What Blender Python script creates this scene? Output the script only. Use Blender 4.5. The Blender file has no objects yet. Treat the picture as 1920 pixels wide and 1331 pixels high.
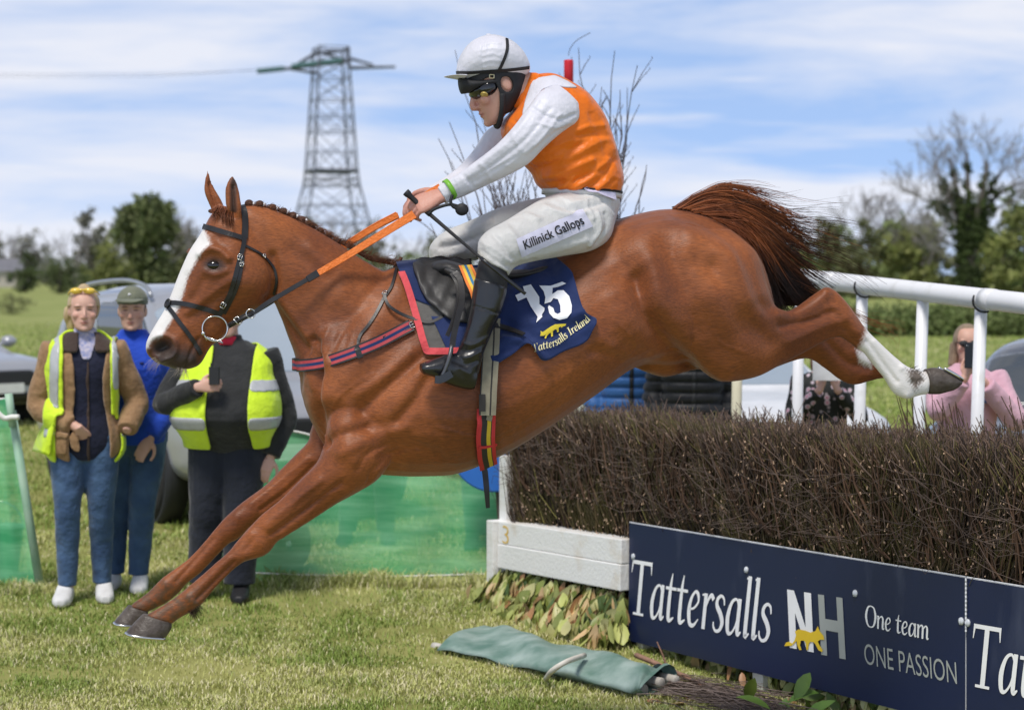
import bpy, bmesh, math, random
import numpy as np
from mathutils import Vector, Matrix
from mathutils.bvhtree import BVHTree
R = math.radians
rng = np.random.default_rng(7)
random.seed(7)
scene = bpy.context.scene
COL = scene.collection

# ------------------------------------------------------------------ camera
CAM_H, FPX, HORIZON = 1.85, 3900.0, 515.0
PITCH = math.atan((665.5 - HORIZON) / FPX)
cam_data = bpy.data.cameras.new('camera')
cam = bpy.data.objects.new('camera', cam_data)
COL.objects.link(cam)
cam.location = (0, 0, CAM_H)
cam.rotation_euler = (math.pi / 2 - PITCH, 0, 0)
cam_data.sensor_width = 36
cam_data.sensor_fit = 'HORIZONTAL'
cam_data.lens = 36 * FPX / 1920
cam_data.clip_start = 0.1
cam_data.clip_end = 5000
cam_data.dof.use_dof = True
cam_data.dof.focus_distance = 7.45
cam_data.dof.aperture_fstop = 3.6
scene.camera = cam

# ------------------------------------------------------------------ sky and sun
SUN_EL, SUN_AZ = 62.0, 205.0        # azimuth: degrees clockwise from +Y, so 200 is behind the camera, slightly left
w = bpy.data.worlds.new('World')
scene.world = w
w.use_nodes = True
nt = w.node_tree
nt.nodes.clear()
def N(t, **kw):
    n = nt.nodes.new(t)
    for k, v in kw.items():
        setattr(n, k, v)
    return n
L = lambda a, b: nt.links.new(a, b)
out = N('ShaderNodeOutputWorld')
bg = N('ShaderNodeBackground')
sky = N('ShaderNodeTexSky', sky_type='NISHITA', sun_disc=False)
sky.sun_elevation = R(SUN_EL)
sky.sun_rotation = R(SUN_AZ)
sky.ozone_density = 2.0
sky.air_density = 1.0
sky.dust_density = 0.6
tc = N('ShaderNodeTexCoord')
# the blue is taken from a little higher in the sky, as a clear cold spring day shows it
lift = N('ShaderNodeVectorMath', operation='ADD'); lift.inputs[1].default_value = (0, 0, 0.32)
L(tc.outputs['Generated'], lift.inputs[0])
nrm = N('ShaderNodeVectorMath', operation='NORMALIZE'); L(lift.outputs[0], nrm.inputs[0])
L(nrm.outputs[0], sky.inputs['Vector'])
# streaky cloud layers: direction space, flattened vertically
mp = N('ShaderNodeMapping'); mp.inputs['Scale'].default_value = (4.2, 4.2, 25.0); mp.inputs['Location'].default_value = (1.3, 0.4, 2.2)
mp.inputs['Rotation'].default_value = (0, R(-1.5), 0)
L(tc.outputs['Generated'], mp.inputs['Vector'])
n1 = N('ShaderNodeTexNoise'); n1.inputs['Scale'].default_value = 1.0; n1.inputs['Detail'].default_value = 7; n1.inputs['Roughness'].default_value = 0.56; n1.inputs['Distortion'].default_value = 0.3
L(mp.outputs[0], n1.inputs['Vector'])
r1 = N('ShaderNodeValToRGB'); r1.color_ramp.elements[0].position = 0.37; r1.color_ramp.elements[1].position = 0.62
L(n1.outputs['Fac'], r1.inputs['Fac'])
mp2 = N('ShaderNodeMapping'); mp2.inputs['Scale'].default_value = (11.0, 11.0, 120.0); mp2.inputs['Location'].default_value = (4.1, 2.0, 0.7)
L(tc.outputs['Generated'], mp2.inputs['Vector'])
n2 = N('ShaderNodeTexNoise'); n2.inputs['Scale'].default_value = 1.0; n2.inputs['Detail'].default_value = 4
L(mp2.outputs[0], n2.inputs['Vector'])
r2 = N('ShaderNodeValToRGB'); r2.color_ramp.elements[0].position = 0.5; r2.color_ramp.elements[1].position = 0.78
L(n2.outputs['Fac'], r2.inputs['Fac'])
mx = N('ShaderNodeMath', operation='MAXIMUM'); 
half = N('ShaderNodeMath', operation='MULTIPLY'); half.inputs[1].default_value = 0.75
L(r2.outputs['Color'], half.inputs[0])
L(r1.outputs['Color'], mx.inputs[0]); L(half.outputs[0], mx.inputs[1])
amt = N('ShaderNodeMath', operation='MULTIPLY'); amt.inputs[1].default_value = 0.78
L(mx.outputs[0], amt.inputs[0])
veil = N('ShaderNodeMath', operation='ADD'); veil.inputs[1].default_value = 0.14; L(amt.outputs[0], veil.inputs[0])      # thin high cloud everywhere
skmul = N('ShaderNodeMix', data_type='RGBA', blend_type='MULTIPLY'); skmul.inputs[0].default_value = 1.0
skmul.inputs[7].default_value = (1.9, 1.95, 2.0, 1)
L(sky.outputs[0], skmul.inputs[6])
cl = N('ShaderNodeMix', data_type='RGBA')
cl.inputs[7].default_value = (7.2, 7.35, 8.0, 1)      # sunlit cloud, in the sky texture's own units
L(veil.outputs[0], cl.inputs[0]); L(skmul.outputs[2], cl.inputs[6])
# unseen upper sky is dimmed, added to deepen the shading below
sepz = N('ShaderNodeSeparateXYZ'); L(tc.outputs['Generated'], sepz.inputs[0])
ovr = N('ShaderNodeMapRange'); ovr.inputs[1].default_value = 0.16; ovr.inputs[2].default_value = 0.7; ovr.inputs[3].default_value = 1.0; ovr.inputs[4].default_value = 0.45
L(sepz.outputs['Z'], ovr.inputs[0])
dim = N('ShaderNodeMix', data_type='RGBA', blend_type='MULTIPLY'); dim.inputs[0].default_value = 1.0
L(cl.outputs[2], dim.inputs[6]); L(ovr.outputs[0], dim.inputs[7])
L(dim.outputs[2], bg.inputs['Color'])
bg.inputs['Strength'].default_value = 0.12
L(bg.outputs[0], out.inputs[0])

sd = bpy.data.lights.new('sun', 'SUN')
sun = bpy.data.objects.new('sun', sd)
COL.objects.link(sun)
sd.energy = 3.0
sd.angle = R(15)
sd.color = (1.0, 0.95, 0.88)
_az, _el = R(SUN_AZ), R(SUN_EL)
_to_sun = Vector((math.sin(_az) * math.cos(_el), math.cos(_az) * math.cos(_el), math.sin(_el)))
sun.rotation_euler = (-_to_sun).to_track_quat('-Z', 'Y').to_euler()
sun.location = (0, 0, 30)

scene.view_settings.view_transform = 'Standard'
scene.view_settings.look = 'None'
scene.view_settings.exposure = 0.0
scene.view_settings.gamma = 1.0

# ------------------------------------------------------------------ pixel <-> world
_c, _s = math.cos(PITCH), math.sin(PITCH)
CAMP = np.array([0, 0, CAM_H])
def ray(px, py):
    u, v = (px - 960) / FPX, (665.5 - py) / FPX
    return np.array([u, _c + v * _s, -_s + v * _c])
def at(px, py, Y):
    d = ray(px, py)
    return CAMP + d * (Y / d[1])
def project(P):
    P = np.atleast_2d(P) - CAMP
    z = P[:, 1] * _c - P[:, 2] * _s
    v = P[:, 1] * _s + P[:, 2] * _c
    return np.stack([960 + FPX * P[:, 0] / z, 665.5 - FPX * v / z], 1)

class Plane:
    """a vertical plane Y = y0 + k X; on(px, py, w) is the point seen at a pixel, w metres nearer the viewer than the plane"""
    def __init__(s, y0, k):
        s.p0 = np.array([0, y0, 0.0])
        s.n = np.array([k, -1, 0]) / math.hypot(k, 1)
        s.t = np.array([1, k, 0]) / math.hypot(k, 1)
    def on(s, px, py, w=0.0):
        d = ray(px, py)
        return CAMP + d * (((s.p0 - CAMP) @ s.n + w) / (d @ s.n))
    def w(s, P):
        return (np.atleast_2d(P) - s.p0) @ s.n

# ------------------------------------------------------------------ mesh helpers
class MB:
    def __init__(s):
        s.v, s.f, s.m = [], [], []
        s.n = 0
    def add(s, v, f, m=0):
        v = [tuple(p) for p in v]
        s.v += v
        s.f += [tuple(i + s.n for i in q) for q in f]
        s.m += [m] * len(f)
        s.n += len(v)
        return s
    def box(s, c, size, rot=None, m=0, taper=1.0):
        c = np.array(c, float); h = np.array(size, float) / 2
        P = []
        for z in (-1, 1):
            for x, y in ((-1, -1), (1, -1), (1, 1), (-1, 1)):
                k = taper if z > 0 else 1
                P.append(np.array([x * h[0] * k, y * h[1] * k, z * h[2]]))
        if rot is not None:
            P = [rot @ p for p in P]
        return s.add([c + p for p in P], [(3, 2, 1, 0), (4, 5, 6, 7), (0, 1, 5, 4), (1, 2, 6, 5), (2, 3, 7, 6), (3, 0, 4, 7)], m)
    def tube(s, pts, rad, seg=8, m=0, cap=True, flat=None):
        v, f = tube(pts, rad, seg, cap)
        return s.add(v, f, m)
    def lathe(s, c, prof, seg=20, axis=(0, 0, 1), m=0):
        a = np.array(axis, float); a /= np.linalg.norm(a)
        t = np.cross(a, [0.3, 1, 0.2]); t /= np.linalg.norm(t); b = np.cross(a, t)
        c = np.array(c, float)
        V = [c + a * z + (t * math.cos(2 * math.pi * k / seg) + b * math.sin(2 * math.pi * k / seg)) * r for r, z in prof for k in range(seg)]
        F = [(i * seg + k, i * seg + (k + 1) % seg, (i + 1) * seg + (k + 1) % seg, (i + 1) * seg + k) for i in range(len(prof) - 1) for k in range(seg)]
        F += [tuple(range(seg))[::-1], tuple((len(prof) - 1) * seg + k for k in range(seg))]
        return s.add(V, F, m)
    def build(s, name, mats, parent=None, smooth=False, bevel=0):
        return mesh_obj(name, s.v, s.f, mats, parent, smooth, s.m, bevel)

def crom(P, sub):
    P = np.array(P, float)
    n = len(P)
    if n < 3 or sub < 2:
        if n == 2 and sub >= 2:
            return np.array([P[0] + (P[1] - P[0]) * k / sub for k in range(sub + 1)])
        return P
    Q = np.vstack([2 * P[0] - P[1], P, 2 * P[-1] - P[-2]])
    out = []
    for i in range(n - 1):
        a, b, c, d = Q[i], Q[i + 1], Q[i + 2], Q[i + 3]
        for k in range(sub):
            t = k / sub
            out.append(0.5 * (2 * b + (c - a) * t + (2 * a - 5 * b + 4 * c - d) * t * t + (3 * b - a - 3 * c + d) * t ** 3))
    out.append(P[-1])
    return np.array(out)

def tube(pts, rad, seg=8, cap=True):
    P = np.array(pts, float); n = len(P)
    r = np.full(n, rad, float) if np.isscalar(rad) else np.array(rad, float)
    T = np.gradient(P, axis=0); T /= np.linalg.norm(T, axis=1)[:, None] + 1e-9
    up = np.array([0.12, 0.31, 0.94]) if abs(T[0][2]) < 0.9 else np.array([0.9, 0.3, 0.1])
    V = []
    a = np.cross(T[0], up); a /= np.linalg.norm(a)
    for i in range(n):
        a = a - T[i] * (a @ T[i]); a /= np.linalg.norm(a) + 1e-9
        b = np.cross(T[i], a)
        for k in range(seg):
            th = 2 * math.pi * k / seg
            V.append(P[i] + (a * math.cos(th) + b * math.sin(th)) * r[i])
    F = [(i * seg + k, i * seg + (k + 1) % seg, (i + 1) * seg + (k + 1) % seg, (i + 1) * seg + k) for i in range(n - 1) for k in range(seg)]
    if cap:
        F += [tuple(range(seg))[::-1], tuple((n - 1) * seg + k for k in range(seg))]
    return V, F

def rings(C, A, B, seg=20, e=None, p=2.0, cap=True):
    """closed surface through elliptical rings: centre C, half axes A and B"""
    n = len(C); V = []
    th = np.linspace(0, 2 * math.pi, seg, endpoint=False)
    ct, st = np.cos(th), np.sin(th)
    if p != 2.0:
        ct = np.sign(ct) * np.abs(ct) ** (2 / p); st = np.sign(st) * np.abs(st) ** (2 / p)
    for i in range(n):
        ee = 0 if e is None else e[i]
        V.append(C[i] + ct[:, None] * A[i] + (st * (1 - ee * ct))[:, None] * B[i])
    V = np.vstack(V)
    F = [(i * seg + k, i * seg + (k + 1) % seg, (i + 1) * seg + (k + 1) % seg, (i + 1) * seg + k) for i in range(n - 1) for k in range(seg)]
    if cap:
        V = np.vstack([V, C[0], C[-1]])
        a, b = n * seg, n * seg + 1
        F += [(a, (k + 1) % seg, k) for k in range(seg)]
        F += [(b, (n - 1) * seg + k, (n - 1) * seg + (k + 1) % seg) for k in range(seg)]
    return V, F

def loft(pl, st, sub=4, seg=22, p=2.0, off=0.0, grow=0.0):
    """stations (ax, ay, bx, by, half_width[, plane_offset[, egg]]): two outline pixels and the half depth in metres"""
    S = np.array([list(s) + [0] * (7 - len(s)) for s in st], float)
    S = crom(S, sub)
    A = np.array([pl.on(s[0], s[1], s[5] + off) for s in S])
    B = np.array([pl.on(s[2], s[3], s[5] + off) for s in S])
    h = (A - B) / 2
    ln = np.linalg.norm(h, axis=1)[:, None]
    h = h * (1 + grow / np.maximum(ln, 1e-4))
    return rings((A + B) / 2, h, np.outer(np.maximum(S[:, 4] + grow, 0.002), pl.n), seg, S[:, 6], p)

def ball(c, r, seg=16, nring=10, rot=None):
    r = np.array([r] * 3 if np.isscalar(r) else r, float)
    V = []; 
    for i in range(nring + 1):
        ph = math.pi * i / nring
        for k in range(seg):
            t = 2 * math.pi * k / seg
            V.append(np.array([math.sin(ph) * math.cos(t), math.sin(ph) * math.sin(t), math.cos(ph)]) * r)
    V = np.array(V)
    if rot is not None: V = V @ np.array(rot).T
    V = V + np.array(c)
    F = [(i * seg + k, (i + 1) * seg + k, (i + 1) * seg + (k + 1) % seg, i * seg + (k + 1) % seg) for i in range(nring) for k in range(seg)]
    return V, F

def raw_mesh(name, V, F):
    me = bpy.data.meshes.new(name)
    me.from_pydata([tuple(map(float, v)) for v in V], [], [tuple(int(i) for i in f) for f in F])
    me.update()
    return me

def fuse(shells, voxel=0.007, iters=6, fac=0.5):
    """grow one continuous skin over overlapping closed shells"""
    V = []; F = []; n = 0
    for v, f in shells:
        v = np.array(v)
        V.append(v); F += [tuple(i + n for i in q) for q in f]; n += len(v)
    me = raw_mesh('tmp', np.vstack(V), F)
    bm = bmesh.new(); bm.from_mesh(me)
    bmesh.ops.remove_doubles(bm, verts=bm.verts, dist=1e-6)
    bmesh.ops.recalc_face_normals(bm, faces=bm.faces)
    bm.to_mesh(me); bm.free()
    ob = bpy.data.objects.new('tmp', me); COL.objects.link(ob)
    md = ob.modifiers.new('r', 'REMESH'); md.mode = 'VOXEL'; md.voxel_size = voxel; md.adaptivity = 0
    if iters:
        ms = ob.modifiers.new('s', 'SMOOTH'); ms.factor = fac; ms.iterations = iters
    dg = bpy.context.evaluated_depsgraph_get(); dg.update()
    m2 = bpy.data.meshes.new_from_object(ob.evaluated_get(dg))
    bpy.data.objects.remove(ob); bpy.data.meshes.remove(me)
    return m2
def mverts(me):
    a = np.empty(len(me.vertices) * 3, np.float32); me.vertices.foreach_get('co', a); return a.reshape(-1, 3).astype(float)
def mnormals(me):
    a = np.empty(len(me.vertices) * 3, np.float32); me.vertices.foreach_get('normal', a); return a.reshape(-1, 3).astype(float)
def set_verts(me, V):
    me.vertices.foreach_set('co', V.astype(np.float32).ravel()); me.update()
def bvh_of(me):
    V = [v.co[:] for v in me.vertices]; F = [tuple(p.vertices) for p in me.polygons]
    return BVHTree.FromPolygons(V, F)
def set_color(me, name, arr):
    at_ = me.color_attributes.new(name, 'FLOAT_COLOR', 'POINT')
    a = np.ones((len(me.vertices), 4), np.float32); a[:, :arr.shape[1]] = arr
    at_.data.foreach_set('color', a.ravel())

def link(o, parent=None):
    COL.objects.link(o)
    if parent is not None:
        o.parent = parent
        root = parent
        off = Vector((0, 0, 0))
        while root is not None:
            off += root.location; root = root.parent
        o.location = -off + Vector(o.location)
    return o
def mesh_from(name, me, mats, parent=None, smooth=True):
    for m in (mats if isinstance(mats, (list, tuple)) else [mats]):
        me.materials.append(m)
    if smooth:
        me.polygons.foreach_set('use_smooth', [True] * len(me.polygons))
    me.name = name
    return link(bpy.data.objects.new(name, me), parent)
def mesh_obj(name, V, F, mats, parent=None, smooth=False, midx=None, bevel=0):
    me = raw_mesh(name, V, F)
    mats = mats if isinstance(mats, (list, tuple)) else [mats]
    for m in mats:
        me.materials.append(m)
    if midx and len(mats) > 1:
        me.polygons.foreach_set('material_index', midx)
    bm = bmesh.new(); bm.from_mesh(me)
    bmesh.ops.recalc_face_normals(bm, faces=bm.faces)
    if bevel:
        bmesh.ops.bevel(bm, geom=[e for e in bm.edges if len(e.link_faces) == 2 and e.calc_face_angle(0) > 0.6], offset=bevel, segments=2, profile=0.6, affect='EDGES', clamp_overlap=True)
    bm.to_mesh(me); bm.free()
    if smooth:
        me.polygons.foreach_set('use_smooth', [True] * len(me.polygons))
    return link(bpy.data.objects.new(name, me), parent)
def quads_obj(name, V, quads, mat, parent=None, col=None):
    """big numpy mesh of quads or triangles"""
    me = bpy.data.meshes.new(name)
    V = np.asarray(V, np.float32); quads = np.asarray(quads, np.int32)
    k = quads.shape[1]
    me.vertices.add(len(V)); me.vertices.foreach_set('co', V.ravel())
    me.loops.add(quads.size); me.loops.foreach_set('vertex_index', quads.ravel())
    me.polygons.add(len(quads))
    me.polygons.foreach_set('loop_start', np.arange(0, quads.size, k, dtype=np.int32))
    me.polygons.foreach_set('loop_total', np.full(len(quads), k, np.int32))
    me.update(calc_edges=True)
    if col is not None:
        set_color(me, 'tint', np.asarray(col, np.float32))
    for m in (mat if isinstance(mat, (list, tuple)) else [mat]):
        me.materials.append(m)
    return link(bpy.data.objects.new(name, me), parent)
def thing(name, label, cat, loc=(0, 0, 0), group=None):
    o = bpy.data.objects.new(name, None); COL.objects.link(o)
    o.location = [float(c) for c in loc]; o.empty_display_size = 0.1
    o['label'] = label; o['category'] = cat
    if group: o['group'] = group
    return o
def tag(o, label, cat, group=None, kind=None):
    if label: o['label'] = label
    if cat: o['category'] = cat
    if group: o['group'] = group
    if kind: o['kind'] = kind
    return o
def structure(o):
    o['kind'] = 'structure'; return o
def centre(o):
    """move a single-mesh thing's origin to the middle of its base"""
    me = o.data
    V = mverts(me)
    c = np.array([(V[:, 0].min() + V[:, 0].max()) / 2, (V[:, 1].min() + V[:, 1].max()) / 2, V[:, 2].min()])
    set_verts(me, V - c); o.location = Vector(o.location) + Vector(c.tolist())
    return o

# ------------------------------------------------------------------ materials
def material(name, base, rough=0.6, spec=0.4, var=None, vscale=6.0, vdetail=4, bump=0.0, bscale=60.0, metal=0.0, stretch=(1, 1, 1), sheen=0.0,
             attr=None, attr_cols=None, attr_mul=None, trans=0.0, alpha=1.0, coat=0.0, bstretch=None, subsurf=0.0, bdist=0.01, streak=0.0, sscale=160.0, sstretch=(.2, 1, 1)):
    m = bpy.data.materials.new(name); m.use_nodes = True
    t = m.node_tree; b = t.nodes['Principled BSDF']
    nn = lambda ty, **kw: (lambda n: [setattr(n, k, v) for k, v in kw.items()] and n or n)(t.nodes.new(ty))
    lk = t.links.new
    tcx = nn('ShaderNodeTexCoord')
    mpx = nn('ShaderNodeMapping'); mpx.inputs['Scale'].default_value = stretch
    lk(tcx.outputs['Object'], mpx.inputs['Vector'])
    base = tuple(base) + (1,)
    ns = nn('ShaderNodeTexNoise'); ns.inputs['Scale'].default_value = vscale; ns.inputs['Detail'].default_value = vdetail
    lk(mpx.outputs[0], ns.inputs['Vector'])
    rp = nn('ShaderNodeValToRGB'); rp.color_ramp.elements[0].position = 0.32; rp.color_ramp.elements[1].position = 0.68
    c2 = tuple(var) + (1,) if var is not None else tuple(min(1, c * 1.15) for c in base[:3]) + (1,)
    rp.color_ramp.elements[0].color = base; rp.color_ramp.elements[1].color = c2
    lk(ns.outputs['Fac'], rp.inputs['Fac'])
    cur = rp.outputs['Color']
    if streak:
        m3 = nn('ShaderNodeMapping'); m3.inputs['Scale'].default_value = sstretch; lk(tcx.outputs['Object'], m3.inputs['Vector'])
        n3 = nn('ShaderNodeTexNoise'); n3.inputs['Scale'].default_value = sscale; n3.inputs['Detail'].default_value = 4; lk(m3.outputs[0], n3.inputs['Vector'])
        r3 = nn('ShaderNodeMapRange'); r3.inputs[1].default_value = .3; r3.inputs[2].default_value = .7; r3.inputs[3].default_value = 1 - streak; r3.inputs[4].default_value = 1 + streak; lk(n3.outputs['Fac'], r3.inputs[0])
        x3 = nn('ShaderNodeMix', data_type='RGBA', blend_type='MULTIPLY'); x3.inputs[0].default_value = 1.0; lk(cur, x3.inputs[6]); lk(r3.outputs[0], x3.inputs[7]); cur = x3.outputs[2]
    if attr:
        an = nn('ShaderNodeVertexColor', layer_name=attr)
        if attr_mul:
            mxn = nn('ShaderNodeMix', data_type='RGBA', blend_type='MULTIPLY'); mxn.inputs[0].default_value = 1.0
            lk(cur, mxn.inputs[6]); lk(an.outputs['Color'], mxn.inputs[7]); cur = mxn.outputs[2]
        else:
            sp = nn('ShaderNodeSeparateColor'); lk(an.outputs['Color'], sp.inputs[0])
            for ch, cc in zip(('Red', 'Green', 'Blue'), attr_cols):
                if cc is None: continue
                mxn = nn('ShaderNodeMix', data_type='RGBA'); mxn.inputs[7].default_value = tuple(cc) + (1,)
                lk(sp.outputs[ch], mxn.inputs[0]); lk(cur, mxn.inputs[6]); cur = mxn.outputs[2]
    lk(cur, b.inputs['Base Color'])
    b.inputs['Roughness'].default_value = rough
    b.inputs['Specular IOR Level'].default_value = spec
    b.inputs['Metallic'].default_value = metal
    b.inputs['Sheen Weight'].default_value = sheen
    b.inputs['Coat Weight'].default_value = coat
    if subsurf:
        b.inputs['Subsurface Weight'].default_value = subsurf; b.inputs['Subsurface Radius'].default_value = (0.012, 0.005, 0.003)
    b.inputs['Transmission Weight'].default_value = trans
    b.inputs['Alpha'].default_value = alpha
    if bump:
        bn = nn('ShaderNodeTexNoise'); bn.inputs['Scale'].default_value = bscale; bn.inputs['Detail'].default_value = 3
        if bstretch:
            mb2 = nn('ShaderNodeMapping'); mb2.inputs['Scale'].default_value = bstretch
            lk(tcx.outputs['Object'], mb2.inputs['Vector']); lk(mb2.outputs[0], bn.inputs['Vector'])
        else:
            lk(mpx.outputs[0], bn.inputs['Vector'])
        bp = nn('ShaderNodeBump'); bp.inputs['Strength'].default_value = bump; bp.inputs['Distance'].default_value = bdist
        lk(bn.outputs['Fac'], bp.inputs['Height']); lk(bp.outputs[0], b.inputs['Normal'])
    return m

# ------------------------------------------------------------------ relief and masks in a thing's own outline coordinates
def seg_dist(Q, poly):
    """distance of 2-D points Q to a polyline"""
    best = np.full(len(Q), 1e9)
    poly = np.array(poly, float)
    if len(poly) == 1:
        return np.hypot(*(Q - poly[0]).T)
    for a, b in zip(poly[:-1], poly[1:]):
        ab = b - a; t = np.clip(((Q - a) @ ab) / (ab @ ab + 1e-9), 0, 1)
        best = np.minimum(best, np.hypot(*(Q - a - t[:, None] * ab).T))
    return best
def inside(Q, poly):
    poly = np.array(poly, float); x, y = Q[:, 0], Q[:, 1]
    c = np.zeros(len(Q), bool)
    for a, b in zip(poly, np.roll(poly, -1, 0)):
        cond = (a[1] > y) != (b[1] > y)
        with np.errstate(divide='ignore', invalid='ignore'):
            xi = (b[0] - a[0]) * (y - a[1]) / (b[1] - a[1] + 1e-12) + a[0]
        c ^= cond & (x < xi)
    return c
def poly_mask(Q, poly, soft=3.0, rough=0.0):
    poly = np.array(poly, float)
    d = seg_dist(Q, np.vstack([poly, poly[:1]]))
    sd_ = np.where(inside(Q, poly), d, -d)
    if rough:
        sd_ = sd_ + rough * (np.sin(Q[:, 0] * 0.9 + 1.3 * np.sin(Q[:, 1] * 0.31)) * np.cos(Q[:, 1] * 0.7 + Q[:, 0] * 0.23))
    return np.clip(sd_ / soft * 0.5 + 0.5, 0, 1)
def relief(me, pl, strokes, extra=1.0):
    V = mverts(me); Nn = mnormals(me)
    Q = project(V); W = pl.w(V)
    face = np.clip(np.abs(Nn @ pl.n) * 1.6, 0, 1)
    D = np.zeros(len(V))
    for s in strokes:
        poly, sig, amp = s[0], s[1], s[2]
        wr = s[3] if len(s) > 3 else (-9, 9)
        P = np.array(poly, float)
        lo, hi = P.min(0) - 3.5 * sig, P.max(0) + 3.5 * sig
        k = np.where((Q[:, 0] > lo[0]) & (Q[:, 0] < hi[0]) & (Q[:, 1] > lo[1]) & (Q[:, 1] < hi[1]) & (W > wr[0]) & (W < wr[1]))[0]
        if len(k) == 0: continue
        pc = crom(P, 5) if len(P) > 2 else P
        d = seg_dist(Q[k], pc)
        D[k] += amp * np.exp(-(d / sig) ** 2)
    V2 = V + Nn * (D * face * extra)[:, None]
    set_verts(me, V2)
    return V2
# ================================================================== the ground
def gz(X, Y):
    """ground height: level turf that lifts a few centimetres beyond the fence"""
    return 0.08 * np.clip((np.asarray(Y, float) - 9.4) / 2.0, 0, 1) + 0.0 * np.asarray(X, float)
soil = material('turf soil', (0.19, 0.20, 0.055), rough=0.95, spec=0.1, var=(0.34, 0.33, 0.12), vscale=1.6, vdetail=9, bump=0.6, bscale=30)
far_f = material('pasture', (0.19, 0.24, 0.062), rough=0.95, spec=0.1, var=(0.33, 0.34, 0.13), vscale=0.35, vdetail=8, bump=0.4, bscale=6)
ys = np.concatenate([np.linspace(1, 9.3, 6), np.linspace(9.4, 11.5, 12), [14, 18, 26]])
xs = np.linspace(-14, 14, 15)
V = [(x, y, float(gz(x, y))) for y in ys for x in xs]
F = [(j * 15 + i, j * 15 + i + 1, (j + 1) * 15 + i + 1, (j + 1) * 15 + i) for j in range(len(ys) - 1) for i in range(14)]
structure(mesh_obj('ground', V, F, soil, smooth=True))
gm = MB()
V = [(-3500, 26, .08), (3500, 26, .08), (3500, 4000, .08), (-3500, 4000, .08)]
structure(mesh_obj('field', V, [(0, 1, 2, 3)], far_f))
V = [(-3500, 1, -.02), (-14, 1, 0), (-14, 26, .08), (-3500, 26, .08), (14, 1, 0), (3500, 1, -.02), (3500, 26, .08), (14, 26, .08)]
structure(mesh_obj('meadow', V, [(0, 1, 2, 3), (4, 5, 6, 7)], far_f))

# ------------------------------------------------------------------ grass
blade_m = material('grass blades', (1, 1, 1), rough=0.6, spec=0.25, var=(1, 1, 1), attr='tint', attr_mul=True)
def vnoise(X, Y, s, seed=0):
    r = np.random.default_rng(seed); T = r.random((64, 64))
    x, y = X * s, Y * s
    xi, yi = np.floor(x).astype(int), np.floor(y).astype(int)
    fx, fy = x - xi, y - yi
    fx = fx * fx * (3 - 2 * fx); fy = fy * fy * (3 - 2 * fy)
    g = lambda a, b: T[a % 64, b % 64]
    return (g(xi, yi) * (1 - fx) + g(xi + 1, yi) * fx) * (1 - fy) + (g(xi, yi + 1) * (1 - fx) + g(xi + 1, yi + 1) * fx) * fy
def grass(name, n, y0, y1, h0, wid, seed, xf=0.27, tall=None, dk=0.0):
    r = np.random.default_rng(seed)
    Y = y0 + (y1 - y0) * r.random(n) ** 1.25
    X = (r.random(n) * 2 - 1) * Y * xf
    if tall is not None:
        X = tall[0] + (tall[1] - tall[0]) * r.random(n); Y = tall[2] + (tall[3] - tall[2]) * r.random(n)
    bare = vnoise(X, Y, 2.1, 21) * .6 + vnoise(X, Y, 6.0, 22) * .4
    ok = (bare < .66) | (r.random(n) < .25); X, Y = X[ok], Y[ok]; n = len(X)
    tuft = vnoise(X, Y, 5.0, 3) * .6 + vnoise(X, Y, 14.0, 4) * .4
    dry = vnoise(X, Y, 1.3, 5) * .5 + vnoise(X, Y, 4.5, 6) * .5
    h = h0 * (0.35 + 1.1 * tuft ** 1.6) * (0.6 + 0.8 * r.random(n))
    a = r.random(n) * 2 * math.pi; lean = (0.25 + 0.75 * r.random(n)) * h
    dx, dy = np.cos(a) * lean, np.sin(a) * lean
    wa = a + math.pi / 2 + r.normal(size=n) * .5
    wx, wy = np.cos(wa) * wid / 2, np.sin(wa) * wid / 2
    Z = gz(X, Y)
    P = np.zeros((n, 6, 3))
    P[:, 0] = np.stack([X - wx, Y - wy, Z - .004], 1); P[:, 1] = np.stack([X + wx, Y + wy, Z - .004], 1)
    P[:, 2] = np.stack([X + dx * .35 + wx * .8, Y + dy * .35 + wy * .8, Z + h * .62], 1); P[:, 3] = np.stack([X + dx * .35 - wx * .8, Y + dy * .35 - wy * .8, Z + h * .62], 1)
    P[:, 4] = np.stack([X + dx - wx * .15, Y + dy - wy * .15, Z + h * .95], 1); P[:, 5] = np.stack([X + dx + wx * .15, Y + dy + wy * .15, Z + h * .95], 1)
    q = np.array([[0, 1, 2, 3], [3, 2, 5, 4]])
    Q = (np.arange(n)[:, None, None] * 6 + q[None]).reshape(-1, 4)
    k = np.clip((dry - .36 - dk) * 3.6 + r.normal(size=n) * .28, 0, 1)[:, None]
    g1 = np.array([.23, .31, .065]); g2 = np.array([.50, .51, .18]); st = np.array([.70, .64, .40])
    c = g1 + (g2 - g1) * k
    s = (r.random(n) < (.07 + .22 * k[:, 0]) * (1 - 3 * dk))[:, None]
    c = np.where(s, st, c) * (0.80 + 0.4 * r.random(n))[:, None]
    tag(quads_obj(name, P.reshape(-1, 3), Q, blade_m, col=np.repeat(c, 6, 0)), None, None, kind='stuff')
grass('grass', 220000, 8.3, 14.0, .027, .0050, 1)
grass('grass', 100000, 13.5, 30.0, .045, .010, 2, xf=.28, dk=.16)
grass('grass', 45000, 26.0, 75.0, .075, .030, 12, xf=.28, dk=.22)
grass('grass', 7000, 0, 0, .085, .005, 3, tall=(-2.0, -.05, 11.65, 11.95))
grass('grass', 2000, 0, 0, .08, .005, 4, tall=(-3.3, -2.6, 11.4, 11.7))

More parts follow.
